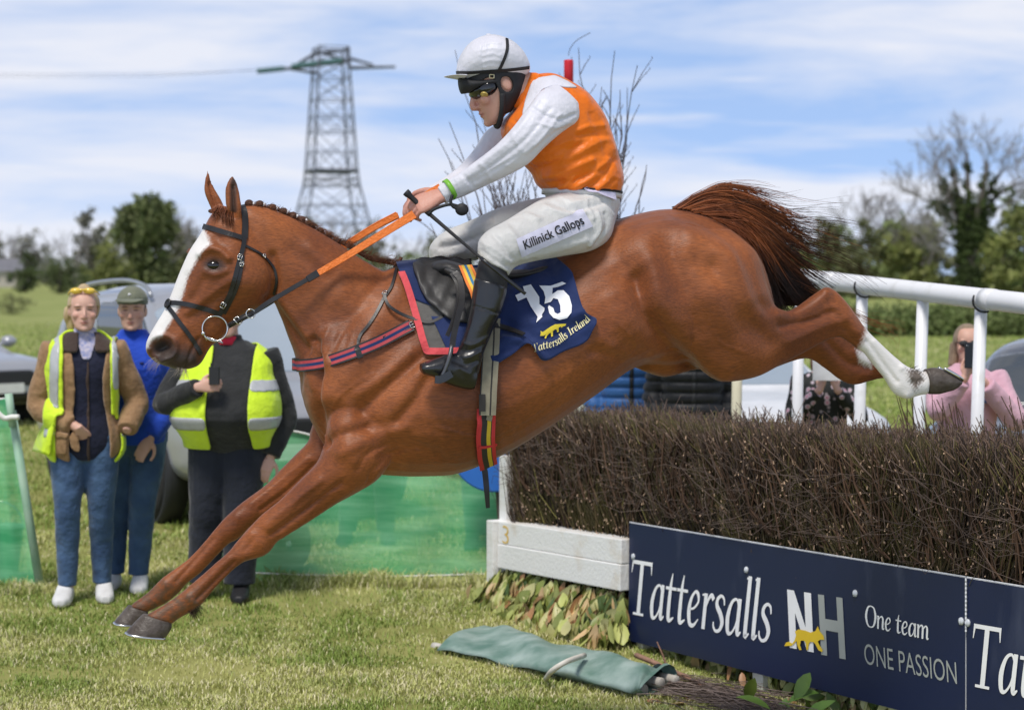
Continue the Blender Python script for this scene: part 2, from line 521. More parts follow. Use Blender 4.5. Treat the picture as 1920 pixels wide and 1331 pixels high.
# ------------------------------------------------------------------ trees
leaf_m = material('far leaves', (1, 1, 1), rough=0.7, spec=0.2, var=(.75, .78, .72), vscale=.6, attr='tint', attr_mul=True)
bark_m = material('bark', (0.075, 0.062, 0.050), rough=0.9, var=(0.12, 0.105, 0.09), vscale=3)
greybark = material('bare grey wood', (0.20, 0.18, 0.175), rough=0.9, var=(0.29, 0.27, 0.265), vscale=2)
def leaf_cloud(name, blobs, n, size, c1, c2, parent, seed=0, clump=26):
    """leaf-sized faces gathered in clumps through the volumes of blobs (cx, cy, cz, rx, ry, rz)"""
    r = np.random.default_rng(seed)
    B = np.array(blobs, float); vol = B[:, 3] * B[:, 4] * B[:, 5]
    nc = max(12, n // clump)
    bi = r.choice(len(B), nc, p=vol / vol.sum())
    d = r.normal(size=(nc, 3)); d /= np.linalg.norm(d, axis=1)[:, None]
    cc = B[bi, :3] + d * B[bi, 3:] * (r.random(nc) ** .42)[:, None]
    shade = 0.55 + 0.75 * r.random(nc)
    li = r.integers(0, nc, n)
    cr = np.mean(B[:, 3:]) * .20
    P = cc[li] + r.normal(size=(n, 3)) * cr
    a = r.normal(size=(n, 3)); a /= np.linalg.norm(a, axis=1)[:, None]
    b = np.cross(a, r.normal(size=(n, 3))); b /= np.linalg.norm(b, axis=1)[:, None]
    s = size * (.6 + .8 * r.random(n))[:, None]
    V = np.stack([P - a * s, P + b * s * .6, P + a * s, P - b * s * .6], 1).reshape(-1, 3)
    k = r.random(n)[:, None]
    c = (np.array(c1) * (1 - k) + np.array(c2) * k) * shade[li][:, None]
    return quads_obj(name, V, np.arange(4 * n).reshape(-1, 4), leaf_m, parent, np.repeat(c, 4, 0))
def branches(m, p, d, ln, r, depth, rnd, spread=.55, up=.12, kids=(2, 3), minr=.02):
    pts = [np.array(p)]; dd = np.array(d) / np.linalg.norm(d)
    for k in range(3):
        dd = dd + np.array([rnd.gauss(0, .12), rnd.gauss(0, .12), rnd.gauss(up * .3, .08)]); dd /= np.linalg.norm(dd)
        pts.append(pts[-1] + dd * ln / 3)
    m.tube(pts, np.linspace(r, r * .62, 4), 5 if r > .1 else 4, cap=False)
    tips = [pts[-1]]
    if depth > 0:
        for k in range(rnd.randint(*kids)):
            nd = dd + np.array([rnd.gauss(0, spread), rnd.gauss(0, spread), rnd.gauss(up, spread * .5)])
            st = pts[-1] if k == 0 else pts[rnd.randint(1, 3)]
            tips += branches(m, st, nd, ln * rnd.uniform(.62, .85), max(minr, r * .6), depth - 1, rnd, spread, up, kids, minr)
    return tips
def base_at(px, D, z=0.08):
    return np.array([(px - 960) / FPX * D, D, z])
def bare_tree(name, px, D, h, label, seed, group=None, depth=5, mat=None, lean=0):
    rnd = random.Random(seed); b = base_at(px, D)
    t = thing(name, label, 'tree', b, group)
    m = MB(); tk = MB()
    tr = [b + np.array([0, 0, -.1]), b + np.array([lean * .3, 0, h * .18]), b + np.array([lean, 0, h * .34])]
    tk.tube(crom(tr, 3), np.linspace(h * .028, h * .019, 7), 8)
    tk.build('trunk', mat or greybark, t, True)
    for k in range(4):
        branches(m, tr[2] - np.array([0, 0, h * .04 * k]), (rnd.gauss(0, .6), rnd.gauss(0, .6), .9), h * .23, h * .013, depth, rnd, .5, .16, (2, 3), h * .0022)
    m.build('crown', mat or greybark, t)
def leafy_tree(name, px, D, h, wd, label, c1, c2, seed, n=2600, group=None, low=.12, squat=1.0, size=None, blobs=None):
    r = random.Random(seed); b = base_at(px, D)
    t = thing(name, label, 'bush' if name.endswith('bush') else 'tree', b, group)
    tk = MB(); tk.tube([b - np.array([0, 0, .1]), b + np.array([0, 0, h * .3]), b + np.array([r.gauss(0, .03) * h, 0, h * .75])], [h * .035, h * .026, h * .008], 7)
    for k in range(4):
        tk.tube([b + np.array([0, 0, h * (.25 + .1 * k)]), b + np.array([r.uniform(-.4, .4) * wd, r.uniform(-.3, .3) * wd, h * (.5 + .12 * k)])], [h * .014, h * .005], 5)
    tk.build('trunk', bark_m, t, True)
    bl = []
    for k in range(9):
        z = h * (low + (1 - low) * (k + .5) / 9)
        f = math.sin(math.pi * min(.97, .18 + .80 * (k + .5) / 9)) ** .6
        for j in range(2):
            bl.append((b[0] + r.uniform(-.28, .28) * wd * f, b[1] + r.uniform(-.25, .25) * wd * f, b[2] + z, wd * .30 * f * r.uniform(.7, 1.15), wd * .30 * f, h * .10))
    if blobs: bl = [(b[0] + x * wd, b[1], b[2] + z * h, r1 * wd, r1 * wd, r2 * h) for x, z, r1, r2 in blobs]
    leaf_cloud('crown', bl, n, size or h * .028, c1, c2, t, seed)
OL = ((.14, .155, .065), (.25, .26, .12)); DK = ((.075, .105, .040), (.15, .18, .08)); YG = ((.18, .21, .06), (.30, .31, .11)); GR = ((.20, .20, .16), (.29, .28, .24)); MG = ((.15, .20, .07), (.26, .31, .12))  # leaf tones partly lightened to stand in for distance haze
# left of the horse's head
leafy_tree('ivy_tree', 275, 210, 9.6, 6.2, 'tall rounded dark ivy-clad tree behind the horse\'s muzzle at left', (.105, .14, .055), (.23, .25, .11), 1, 12000, low=.05, blobs=[(0, .78, .40, .18), (-.12, .62, .40, .18), (.16, .66, .38, .18), (-.2, .80, .26, .13), (.24, .82, .26, .13), (.02, .92, .26, .09), (-.05, .40, .30, .18), (.1, .22, .34, .2), (-.25, .12, .3, .14)])
bare_tree('bare_tree', 312, 214, 9.6, 'bare grey tree standing just behind the rounded dark ivy-clad tree', 21, depth=5)
leafy_tree('dark_bush', 48, 205, 4.2, 3.6, 'small round dark bush at the far left of the field', *DK, 2, 2500, low=.02)
leafy_tree('dark_bush', 112, 190, 3.6, 6.0, 'wide dark bush right of the small round bush on the left', *DK, 3, 3500, low=.02)
leafy_tree('pale_bush', 205, 198, 5.0, 6.0, 'pale yellow-green bush against the left of the rounded ivy-clad tree', *YG, 4, 3500, low=.02)
leafy_tree('olive_tree', 345, 230, 6.4, 6.0, 'olive tree between the rounded ivy-clad tree and the horse\'s ears', *OL, 5, 3500, low=.05)
leafy_tree('field_bush', 25, 92, 0.95, 2.0, 'low olive bush at the left edge of the near field', *OL, 6, 2600, low=.02)
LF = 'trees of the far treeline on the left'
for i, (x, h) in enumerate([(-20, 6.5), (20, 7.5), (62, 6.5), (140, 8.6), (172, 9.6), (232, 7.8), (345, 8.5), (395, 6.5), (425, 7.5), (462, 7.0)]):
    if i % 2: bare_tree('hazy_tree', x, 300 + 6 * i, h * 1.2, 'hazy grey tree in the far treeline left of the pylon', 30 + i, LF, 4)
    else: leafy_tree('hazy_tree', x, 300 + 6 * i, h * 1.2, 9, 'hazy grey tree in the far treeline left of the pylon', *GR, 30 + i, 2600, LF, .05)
MF = 'trees of the far treeline behind the neck and saddle'
for i, (x, h) in enumerate([(575, 8.0), (620, 9.0), (662, 8.0), (700, 8.4), (745, 7.0), (790, 7.5), (835, 8.0), (880, 7.6), (930, 8), (1180, 7), (1240, 7.5)]):
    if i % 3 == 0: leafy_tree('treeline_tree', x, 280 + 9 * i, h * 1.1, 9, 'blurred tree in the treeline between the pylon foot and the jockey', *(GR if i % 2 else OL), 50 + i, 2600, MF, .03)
    else: bare_tree('treeline_tree', x, 260 + 8 * i, h * 1.2, 'blurred tree in the treeline between the pylon foot and the jockey', 50 + i, MF, 4)
LH = 'dense shrubs under the treeline behind the neck'
for i, x in enumerate([560, 610, 665, 720, 775, 830, 885, 940]):
    leafy_tree('shrub', x, 225 + 4 * i, 4.1 + .6 * (i % 3), 6.5, 'low green-brown shrub in the hedge line behind the orange reins', *(OL if i % 2 else MG), 70 + i, 2200, LH, .0)
# right of the tail
RF = 'trees of the wood behind the white rail'
for i, (x, D, h, wd, c) in enumerate([(1490, 150, 5.0, 5.5, MG), (1535, 160, 6.2, 5, OL), (1580, 170, 5.6, 6, MG), (1625, 150, 5.4, 4.5, OL), (1668, 165, 7.0, 5, MG), (1712, 150, 6.2, 5, YG), (1745, 170, 6.5, 5, OL),
                                  (1880, 140, 6.4, 5.5, YG), (1925, 150, 8.2, 6.5, MG), (1850, 160, 6.4, 5, OL)]):
    leafy_tree('spring_tree', x, D, h, wd, 'blurred spring-green tree in the wood beyond the white rail', *c, 90 + i, 2600, RF, .02)
bare_tree('bare_tree', 1722, 150, 7.5, 'bare grey tree with spreading limbs just left of the big ivy-covered tree', 121, depth=5, lean=.3)
bare_tree('bare_tree', 1655, 175, 9.5, 'small bare grey tree in the wood behind the horse\'s streaming tail', 122, depth=5)
bare_tree('bare_tree', 1600, 190, 9.0, 'bare twiggy tree behind the tip of the horse\'s tail', 123, depth=5)
fwx = np.linspace(-170, 170, 90)
tag(leaf_cloud('far_wood', [(x, 345 + 12 * math.sin(x * .21), .2 + 1.6 + .9 * math.sin(x * .13) + .8 * math.sin(x * .47), 4.2, 4, 1.9 + .6 * math.sin(x * .33)) for x in fwx], 26000, .34, (.17, .18, .11), (.27, .275, .20), None, 77, 30), None, None, kind='stuff')
# the big ivy-covered tree
b = base_at(1815, 105)
t = thing('ivy_covered_tree', 'big tree with ivy-covered trunk and bare upper branches at the right', 'tree', b)
m = MB(); rnd = random.Random(5)
m.tube([b - np.array([0, 0, .2]), b + np.array([.05, 0, 3]), b + np.array([-.1, 0, 5.2])], [.45, .40, .3], 10)
limbs = [(-1.5, 8.2, .16), (-.8, 9.1, .17), (.05, 9.5, .18), (.9, 8.9, .16), (1.7, 8.3, .15), (2.5, 7.6, .12), (-2.4, 6.6, .11), (1.4, 6.0, .1)]
tips = []
for x, z, r_ in limbs:
    p0 = b + np.array([x * .12, 0, 3.4 + .18 * abs(x)]); p1 = b + np.array([x * .55, rnd.uniform(-.6, .6), 5.6 if z > 7 else 5.0]); p2 = b + np.array([x, rnd.uniform(-1, 1), z * .84])
    m.tube(crom([p0, p1, p2], 4), np.linspace(r_ * 1.2, r_ * .45, 9), 6)
    tips.append((p0, p1, p2))
m.build('trunk', bark_m, t, True)
tw = MB()
for p0, p1, p2 in tips:
    for k in range(4):
        branches(tw, p2 + (p1 - p2) * rnd.random() * .7, (p2 - p1) / np.linalg.norm(p2 - p1) + np.array([rnd.gauss(0, .5), rnd.gauss(0, .5), .35]), .95, .035, 4, rnd, .5, .12, (2, 3), .012)
for k in range(7):
    branches(tw, b + np.array([-.3, 0, 2.0 + .5 * k]), (-1.0, rnd.gauss(0, .3), .45), 1.5, .06, 4, rnd, .45, .1, (2, 3), .012)
tw.build('branches', greybark, t)
iv = [(b[0] + rnd.uniform(-.15, .15), b[1] - .1, b[2] + z, .62 + .12 * rnd.random(), .62, .55) for z in np.linspace(.2, 5.0, 11)]
for p0, p1, p2 in tips:
    for k in range(6):
        q = p0 + (p1 - p0) * (k / 3) if k < 3 else p1 + (p2 - p1) * ((k - 3) / 3.2)
        s_ = .50 - .05 * k
        iv.append((*q, s_, s_, .42))
leaf_cloud('ivy', iv, 20000, .085, (.04, .065, .018), (.10, .13, .045), t, 7)
# clipped hedge across the field on the right
hb = base_at(1760, 60); hx0, hx1 = (1590 - 960) / FPX * 60, (1990 - 960) / FPX * 60
hg = thing('clipped_hedge', 'low clipped green hedge crossing the field behind the white rail posts', 'hedge', hb)
leaf_cloud('foliage', [(x, 60 + .3 * math.sin(x * 3), .08 + .42 + .06 * math.sin(x * 2.1), .55, .6, .45) for x in np.linspace(hx0, hx1, 16)], 14000, .06, *MG, hg, 8)
m = MB()
for x in np.linspace(hx0, hx1, 24): m.tube([(x, 60, 0), (x + rnd.gauss(0, .1), 60, .7)], .02, 5)
m.build('stems', bark_m, hg)
# far farmhouse roof
hb = base_at(2, 290)
hs = thing('farmhouse', 'distant low farmhouse with grey roof at the left edge of the field', 'house', hb)
ren = material('render', (.42, .38, .33), var=(.5, .46, .40), vscale=.5); slate = material('slate roof', (.14, .14, .16), var=(.19, .19, .21), vscale=1.2); pane_m = material('window glass', (.03, .035, .045), rough=.1)
MB().box(hb + np.array([0, 0, 1.1]), (7, 6, 2.2)).build('wall', ren, hs)
x, y, z = hb
MB().add([(x - 3.8, y - 3.4, z + 2.2), (x + 3.8, y - 3.4, z + 2.2), (x + 3.8, y + 3.4, z + 2.2), (x - 3.8, y + 3.4, z + 2.2), (x - 3.8, y, z + 4), (x + 3.8, y, z + 4)], [(0, 1, 5, 4), (1, 2, 5), (2, 3, 4, 5), (3, 0, 4), (3, 2, 1, 0)]).build('roof', slate, hs)
for dx in (-2, 0, 2): MB().box((x + dx, y - 3.02, z + 1.2), (.9, .08, 1.0)).build('window', pane_m, hs)

# ------------------------------------------------------------------ pylon and its lines
PD = 371.0
lattice = material('galvanised lattice', (.13, .14, .175), rough=.6, metal=.2, var=(.19, .20, .24), vscale=1)
insul = material('teal insulators', (.06, .15, .155), rough=.5, var=(.10, .20, .20), vscale=2)
pb = base_at(622, PD)
py_ = thing('pylon', 'tall grey lattice electricity pylon with teal insulator strings on the horizon', 'pylon', pb)
pz = lambda yy: CAM_H + (HORIZON - yy) / FPX * PD
pxx = lambda xx: (xx - 960) / FPX * PD
m = MB()
prof = [(515, 95), (420, 68), (350, 50), (322, 46), (250, 41), (190, 37), (150, 34), (118, 33), (92, 31)]   # image height, half width in pixels
cx = pxx(622); yaw = R(18)
def corner(i, k):
    yy, hw = prof[i]; h = hw / FPX * PD * .92
    a = yaw + math.pi / 4 + k * math.pi / 2
    return np.array([cx + math.cos(a) * h * 1.36, PD + math.sin(a) * h * 1.36, pz(yy)])
def bar(a, b_, r=.14): m.tube([a, b_], r, 4)
for i in range(len(prof) - 1):
    for k in range(4):
        a0, a1, b0, b1 = corner(i, k), corner(i, k + 1), corner(i + 1, k), corner(i + 1, k + 1)
        bar(a0, b0, .18)
        mid = (a0 + a1 + b0 + b1) / 4
        bar(a0, b1, .075); bar(a1, b0, .075); bar(b0, b1, .09)
        if i < 5:
            bar((a0 + b0) / 2, (a1 + b1) / 2, .08); bar((a0 + a1) / 2, (a0 + b0) / 2, .07); bar((a0 + a1) / 2, (a1 + b1) / 2, .07)
for k in range(4):
    bar(corner(3, k), corner(3, k + 1), .35)
m.build('lattice_mast', lattice, py_)
m = MB()
for (xa, ya, xb, yb) in ((650, 118, 488, 138), (600, 118, 545, 132), (600, 140, 545, 132), (655, 112, 700, 124), (655, 130, 742, 128), (600, 100, 560, 122), (590, 104, 655, 96), (655, 92, 655, 130), (600, 100, 655, 118)):
    for dy in (-1.6, 1.6):
        m.tube([(pxx(xa), PD + dy, pz(ya)), (pxx(xb), PD + dy * .3, pz(yb))], .2, 4)
m.build('cross_arm', lattice, py_)
for (xa, ya, xb, yb) in ((488, 139, 538, 134), (552, 130, 646, 119)):
    P = [np.array([pxx(xa), PD - 3, pz(ya)]), np.array([pxx(xb), PD - 3, pz(yb)])]
    m = MB(); n_ = 12
    m.tube([P[0] + (P[1] - P[0]) * k / (4 * n_) for k in range(4 * n_ + 1)], [.55 if k % 4 in (1, 2) else .38 for k in range(4 * n_ + 1)], 8)
    m.build('insulator_string', insul, py_, True)
wire = material('conductor cable', (.10, .10, .12), rough=.5)
for lab, pts, r_ in (('upper conductor cable running left from the pylon to the frame edge', [(488, 139), (330, 148), (150, 153), (-60, 156)], .032), ('lower conductor cable running left from the pylon to the frame edge', [(552, 131), (330, 152), (150, 158), (-60, 161)], .03)):
    m = MB(); m.tube(crom([(pxx(x), PD - 3 - (abs(x - 560)) * .02, pz(y)) for x, y in pts], 6), r_, 5)
    tag(m.build('power_cable', wire), lab, 'cable')
# ================================================================== the horse
HP = Plane(7.5, 0.20)
coat = material('chestnut coat', (0.150, 0.039, 0.009), rough=0.46, spec=0.36, streak=.24, var=(0.305, 0.088, 0.0195), vscale=3.2, vdetail=6,
                bump=0.5, bscale=260, bdist=0.003, attr='mark', attr_cols=[(0.80, 0.76, 0.72), (0.030, 0.022, 0.018), (0.085, 0.052, 0.028)], bstretch=(0.35, 1, 1), sheen=0.12)
hoof_m = material('hoof horn', (0.055, 0.040, 0.030), rough=0.45, var=(0.12, 0.10, 0.085), vscale=30, bump=0.3, bscale=80)
steel = material('polished steel', (0.62, 0.61, 0.58), rough=0.22, metal=1.0)
hair_m = material('chestnut hair', (0.085, 0.027, 0.010), rough=0.5, spec=0.4, var=(0.15, 0.05, 0.016), vscale=9, attr='tint', attr_mul=True)
eye_m = material('dark eye', (0.008, 0.005, 0.004), rough=0.05, spec=0.7)

barrel = [
 (566,660, 566,740, .085, 0), (590,590, 585,792, .165, 0), (630,560, 618,848, .205, 0), (680,530, 672,884, .225, 0, .12), (740,500, 726,891, .245, 0, .30),
 (800,506, 790,893, .275, 0, .30), (880,520, 860,886, .295, 0, .22), (960,505, 950,846, .305, 0, .16), (1040,462, 1036,793, .305, 0, .14),
 (1120,424, 1112,740, .295, 0, .12), (1188,403, 1188,688, .285, 0, .10), (1250,392, 1250,688, .275, 0, .08), (1310,398, 1322,690, .25, 0, .05),
 (1370,428, 1385,690, .21, 0), (1412,470, 1425,668, .16, 0), (1438,545, 1448,606, .07, 0)]
neck = [(424,398, 452,560, .062), (455,386, 505,560, .072), (500,389, 524,590, .075), (560,413, 540,632, .085), (620,446, 552,664, .105), (685,489, 566,720, .14), (745,520, 600,780, .17)]
head = [(412,384, 470,402, .045), (394,405, 505,470, .082), (376,438, 514,520, .104), (355,470, 508,566, .106), (336,512, 470,585, .088), (322,548, 442,600, .070),
        (310,577, 422,628, .060), (295,602, 396,650, .055), (279,630, 378,680, .056), (273,648, 362,690, .055), (276,664, 340,693, .045), (292,680, 322,690, .02)]
# near foreleg, far foreleg
fore_n = [(640,720, 760,800, .05, .15), (612,800, 745,845, .085, .165), (598,860, 712,895, .085, .16), (560,902, 672,922, .066, .15), (526,936, 629,945, .052, .14), (491,964, 578,978, .044, .135), (468,988, 524,1012, .040, .13),
          (447,1011, 507,1033, .039, .13), (428,1034, 488,1044, .037, .13), (403,1056, 453,1055, .027, .13), (377,1079, 422,1082, .025, .13), (353,1099, 396,1110, .028, .13), (338,1112, 379,1132, .031, .13),
          (318,1126, 362,1145, .028, .13), (292,1142, 338,1158, .027, .13), (272,1153, 322,1170, .030, .13)]
fore_f = [(600,740, 700,820, .05, -.13), (584,805, 690,850, .075, -.145), (577,828, 650,880, .07, -.14), (553,853, 612,900, .058, -.14), (525,881, 572,930, .050, -.14), (498,909, 532,945, .044, -.135), (456,940, 496,970, .042, -.13),
          (436,957, 467,992, .040, -.13), (418,974, 444,1012, .036, -.13), (400,995, 428,1020, .026, -.13), (380,1019, 403,1046, .024, -.13), (353,1047, 376,1074, .024, -.13), (325,1068, 350,1094, .027, -.13), (303,1084, 335,1112, .030, -.13),
          (277,1110, 312,1130, .027, -.13), (254,1127, 288,1142, .027, -.13), (243,1136, 276,1148, .028, -.13)]
# hind legs: thigh to gaskin to hock to cannon
thigh = lambda s: [(1225,430, 1370,430, .06, s*.12), (1212,480, 1418,475, .12, s*.155), (1222,540, 1437,535, .135, s*.165), (1252,605, 1452,572, .125, s*.165), (1300,672, 1470,582, .10, s*.16),
          (1352,710, 1481,583, .085, s*.155)]
hind_n = thigh(1) + [(1405,710, 1490,579, .072, .15), (1465,683, 1502,570, .058, .145), (1508,661, 1523,554, .048, .14), (1545,641, 1545,540, .040, .14), (1573,633, 1562,542, .036, .14),
          (1592,643, 1584,563, .036, .14), (1606,654, 1604,590, .034, .14), (1619,661, 1624,617, .030, .14), (1639,687, 1659,652, .026, .14), (1657,709, 1683,673, .026, .14), (1676,738, 1700,686, .031, .14),
          (1700,748, 1716,692, .032, .14), (1722,742, 1728,697, .029, .14), (1740,739, 1740,693, .028, .14)]
hind_f = thigh(-1) + [(1405,706, 1490,590, .068, -.15), (1450,690, 1515,590, .055, -.14), (1510,672, 1560,610, .046, -.14), (1545,690, 1592,618, .040, -.14), (1574,712, 1618,642, .036, -.14), (1600,722, 1634,662, .033, -.14), (1626,716, 1648,672, .028, -.14),
          (1656,709, 1668,676, .026, -.14), (1682,712, 1690,684, .026, -.14), (1700,724, 1706,694, .026, -.14)]
ear_n = [(428,404, 452,408, .016, .058), (423,383, 453,388, .022, .060), (422,355, 449,360, .020, .058), (428,338, 444,342, .012, .056), (434,329, 437,330, .004, .055)]
ear_f = [(398,398, 424,396, .016, -.050), (390,380, 416,376, .020, -.054), (382,357, 404,356, .018, -.056), (384,336, 396,338, .010, -.056), (388,319, 391,320, .003, -.056)]
shells = [loft(HP, barrel, seg=32), loft(HP, neck, seg=26), loft(HP, head, seg=28, p=2.25), loft(HP, fore_n), loft(HP, fore_f), loft(HP, hind_n, seg=26), loft(HP, hind_f, seg=26),
          loft(HP, ear_n, seg=14), loft(HP, ear_f, seg=14),
          loft(HP, [(1192,690, 1200,640, .03), (1212,698, 1225,640, .06), (1245,707, 1265,640, .07), (1285,698, 1300,640, .06), (1320,690, 1320,640, .03)]),
          loft(HP, [(356,462, 378,505, .03, -.080), (347,473, 386,500, .028, -.09)]),]
horse_me = fuse(shells, voxel=0.0065, iters=7)
near = (0.0, 9)
strokes = [
 # flank, thigh, quarters
 ([(1172,512), (1195,530)], 24, -.016), ([(1196,520), (1212,585), (1248,640), (1292,684)], 16, -.026), ([(1150,560), (1185,620), (1230,672)], 22, .008),
 ([(1222,492), (1238,560), (1286,640), (1348,705)], 26, .020), ([(1200,455), (1240,440), (1290,450)], 30, .014),
 ([(1255,398), (1320,420), (1375,458), (1398,500), (1418,556), (1440,580)], 12, -.009), ([(1290,442), (1352,470), (1382,505), (1404,556)], 22, .012), ([(1180,470), (1215,462)], 22, .008), ([(1130,470), (1150,560)], 30, -.006), ([(1340,500), (1366,560), (1390,620)], 16, -.006), ([(1240,470), (1280,540)], 22, -.007),
 ([(1310,490), (1330,500)], 24, -.012), ([(1345,560), (1375,640), (1420,680)], 30, .010), ([(1400,600), (1440,640)], 16, -.007),
 ([(1290,560), (1300,620)], 30, .008), ([(1327,640), (1370,690)], 22, .008), ([(1210,682), (1260,668), (1300,690)], 8, -.010),
 ([(1262,430), (1180,425), (1110,450)], 30, .004), ([(1100,600), (1150,655), (1215,670)], 12, .006), ([(1110,660), (1160,665)], 10, -.006),
 # gaskin and hock
 ([(1460,590), (1510,582), (1545,556)], 9, .007, near), ([(1465,612), (1520,600), (1560,585)], 7, -.008, near), ([(1480,640), (1540,612), (1580,600)], 9, .006, near),
 ([(1568,578), (1592,598), (1606,622)], 8, .006, near), ([(1550,548)], 10, .008, near), ([(1585,618), (1600,640)], 7, -.004, near),
 ([(1626,640), (1662,690), (1682,716)], 4, -.006, near), ([(1640,640), (1690,690)], 5, .004, near), ([(1692,690), (1708,706)], 6, .006, near), ([(1700,742)], 7, .006, near), ([(1712,718), (1730,712)], 5, -.004, near),
 ([(1550,640), (1590,680), (1630,690)], 8, -.008, (-9, 0)), ([(1600,660), (1640,690)], 6, .005, (-9, 0)),
 # shoulder, chest, ribs
 ([(722,512), (655,600), (600,672)], 14, -.008), ([(745,545), (690,640), (635,740)], 26, .013), ([(606,745)], 24, .014), ([(590,640), (593,720), (600,790), (606,832)], 9, -.030, (.02, 9)),
 ([(610,830), (640,815), (690,800)], 9, -.010), ([(797,664), (755,700), (702,748), (680,768)], 11, -.012), ([(770,660), (720,705), (672,738)], 11, .008), ([(800,690), (765,735), (725,775)], 14, .005), ([(800,712), (780,748), (745,790)], 10, -.010),
 ([(640,850), (700,820), (760,800)], 12, .008), ([(690,800), (730,850)], 14, -.008), ([(655,760), (660,800)], 12, .006), ([(720,860), (770,840), (820,850)], 12, -.010), ([(640,800), (660,860)], 18, .008),
 ([(572,760), (580,810)], 10, .010),
] + [([(800 + 26 * i, 770 + 5 * i), (812 + 26 * i, 862 - 3 * i)], 7, .0028) for i in range(8)] + [([(984 + 25 * i, 650 - 16 * i), (960 + 28 * i, 770 - 18 * i)], 9, .0032) for i in range(0)] + [
 # neck
 ([(472,402), (550,440), (640,505), (700,560)], 18, .007), ([(500,560), (540,608), (585,668), (600,700)], 10, -.010), ([(525,560), (570,625), (612,680)], 10, .007), ([(500,440), (540,500), (560,560)], 26, .005),
 ([(560,545), (620,600), (650,640)], 24, -.006), ([(680,520), (640,580)], 18, -.006), ([(545,470), (620,520)], 14, -.005), ([(640,560), (690,600)], 20, .007), ([(580,470), (650,545)], 16, .006),
 ] + [([(600 + 15 * i, 610 + 5 * i), (575 + 18 * i, 672 - 1 * i)], 3.5, .0022) for i in range(7)] + [
 # forelegs
 ([(600,900), (540,950), (500,985)], 8, .006, near), ([(640,905), (560,965), (510,1002)], 5, -.008, near), ([(660,915), (590,965), (530,1005)], 8, .005, near), ([(470,1000), (488,1020)], 10, .005, near), ([(492,1036)], 8, .004, near), ([(478,1008), (460,1030)], 4, -.003, near),
 ([(430,1045), (390,1085), (360,1115)], 4, .003, near), ([(440,1052), (400,1092), (368,1124)], 3.2, -.006, near), ([(450,1055), (410,1092), (380,1125)], 4, .003, near), ([(352,1118), (366,1130)], 7, .005, near),
 ([(575,860), (520,905), (470,945)], 6, .005, (-9, 0)), ([(590,870), (540,918), (490,955)], 5, -.007, (-9, 0)), ([(400,1010), (365,1050), (330,1090)], 4, -.005, (-9, 0)), ([(310,1095)], 8, .005, (-9, 0)), ([(444,968)], 9, .005, (-9, 0)),
 # face
 ([(438,522), (395,553), (352,585)], 8, .0042), ([(432,540), (392,570), (360,594)], 9, -.004), ([(462,525)], 34, .014), ([(512,480), (516,530), (508,568)], 9, -.014), ([(480,480), (505,520)], 12, .006),
 ([(376,478), (392,468), (412,470), (428,484)], 7, .015), ([(384,508), (402,514), (424,508)], 6, .006), ([(401,495)], 10, -.010), ([(408,446)], 14, -.010), ([(385,440), (400,460)], 8, .005), ([(350,520), (335,580)], 9, -.005),
 ([(380,528), (360,560)], 8, -.005), ([(297,655), (310,648)], 12, -.032), ([(280,655), (284,638), (302,629), (322,636), (330,652), (323,668), (304,675)], 5, .010), ([(346,692), (358,660), (372,634)], 3, -.007),
 ([(330,640), (345,615)], 9, .005), ([(355,675)], 10, .005), ([(432,440), (440,420)], 10, .004), ([(438,402), (438,350)], 6, -.016, near), ([(403,385), (394,345)], 5, -.012, (-9, 0)),
 ([(700,700), (640,740), (620,790), (640,830)], 2.6, .0022), ([(820,800), (900,820), (980,790), (1060,730)], 3, .0022), ([(760,830), (800,860), (860,868)], 2.6, .0018), ([(600,905), (560,935), (540,965), (500,995)], 2.4, .0020, near), ([(650,915), (610,930), (580,960)], 2.2, .0018, near), ([(352,540), (365,575), (360,610)], 2.2, .0020), ([(380,545), (376,580), (388,606)], 2, .0016),
 ([(1330,600), (1350,640), (1400,660)], 2.6, .0018), ([(1500,600), (1540,590), (1575,606)], 2.4, .0022, near), ([(1150,600), (1190,640), (1180,660)], 2.6, .0018), ([(690,905), (700,880), (730,865)], 4, -.004), ([(700,898), (720,870), (760,850)], 4, .003), ([(670,880), (690,850), (740,830)], 5, -.004), ([(566,720), (580,735), (590,770)], 4, -.004), ([(575,700), (585,730)], 4, .003),
 ([(420,560), (408,600)], 6, -.003), ([(440,460), (430,500)], 10, .003),
]
relief(horse_me, HP, strokes, 1.12)
HV = mverts(horse_me); HQ = project(HV); HW = HP.w(HV)
rgh = rng.normal(size=len(HV))
white = np.zeros(len(HV)); dark = np.zeros(len(HV)); mud = np.zeros(len(HV))
blaze = [(330,440), (382,428), (390,446), (394,458), (380,470), (366,492), (352,520), (345,545), (336,575), (322,600), (312,615), (306,626), (300,632), (284,640), (278,652), (268,660), (250,640)]
white = np.maximum(white, poly_mask(HQ, blaze, 3.0, 2.0) * (HW > -.068))
sock = [(1612,650), (1618,640), (1626,612), (1640,600), (1800,700), (1800,790), (1660,790), (1590,680), (1606,662)]
white = np.maximum(white, poly_mask(HQ, sock, 5, 3.0) * (HW > 0))
white = np.maximum(white, poly_mask(HQ, [(1606,656), (1630,660), (1634,690), (1612,680)], 4, 3.0) * (HW < 0))
dark = np.maximum(dark, 0.93 * poly_mask(HQ, [(286,636), (306,632), (324,640), (340,652), (362,652), (376,640), (380,690), (340,705), (296,700), (282,668), (276,656)], 14, 3) * (1 - white * 0.6))
dark = np.maximum(dark, np.exp(-(np.hypot(HQ[:, 0] - 303, (HQ[:, 1] - 652) * 1.1) / 22) ** 4))
dark = np.maximum(dark, 0.9 * np.exp(-(np.hypot((HQ[:, 0] - 402) / 1.6, HQ[:, 1] - 497) / 14) ** 4) * (np.abs(HW) > .06))
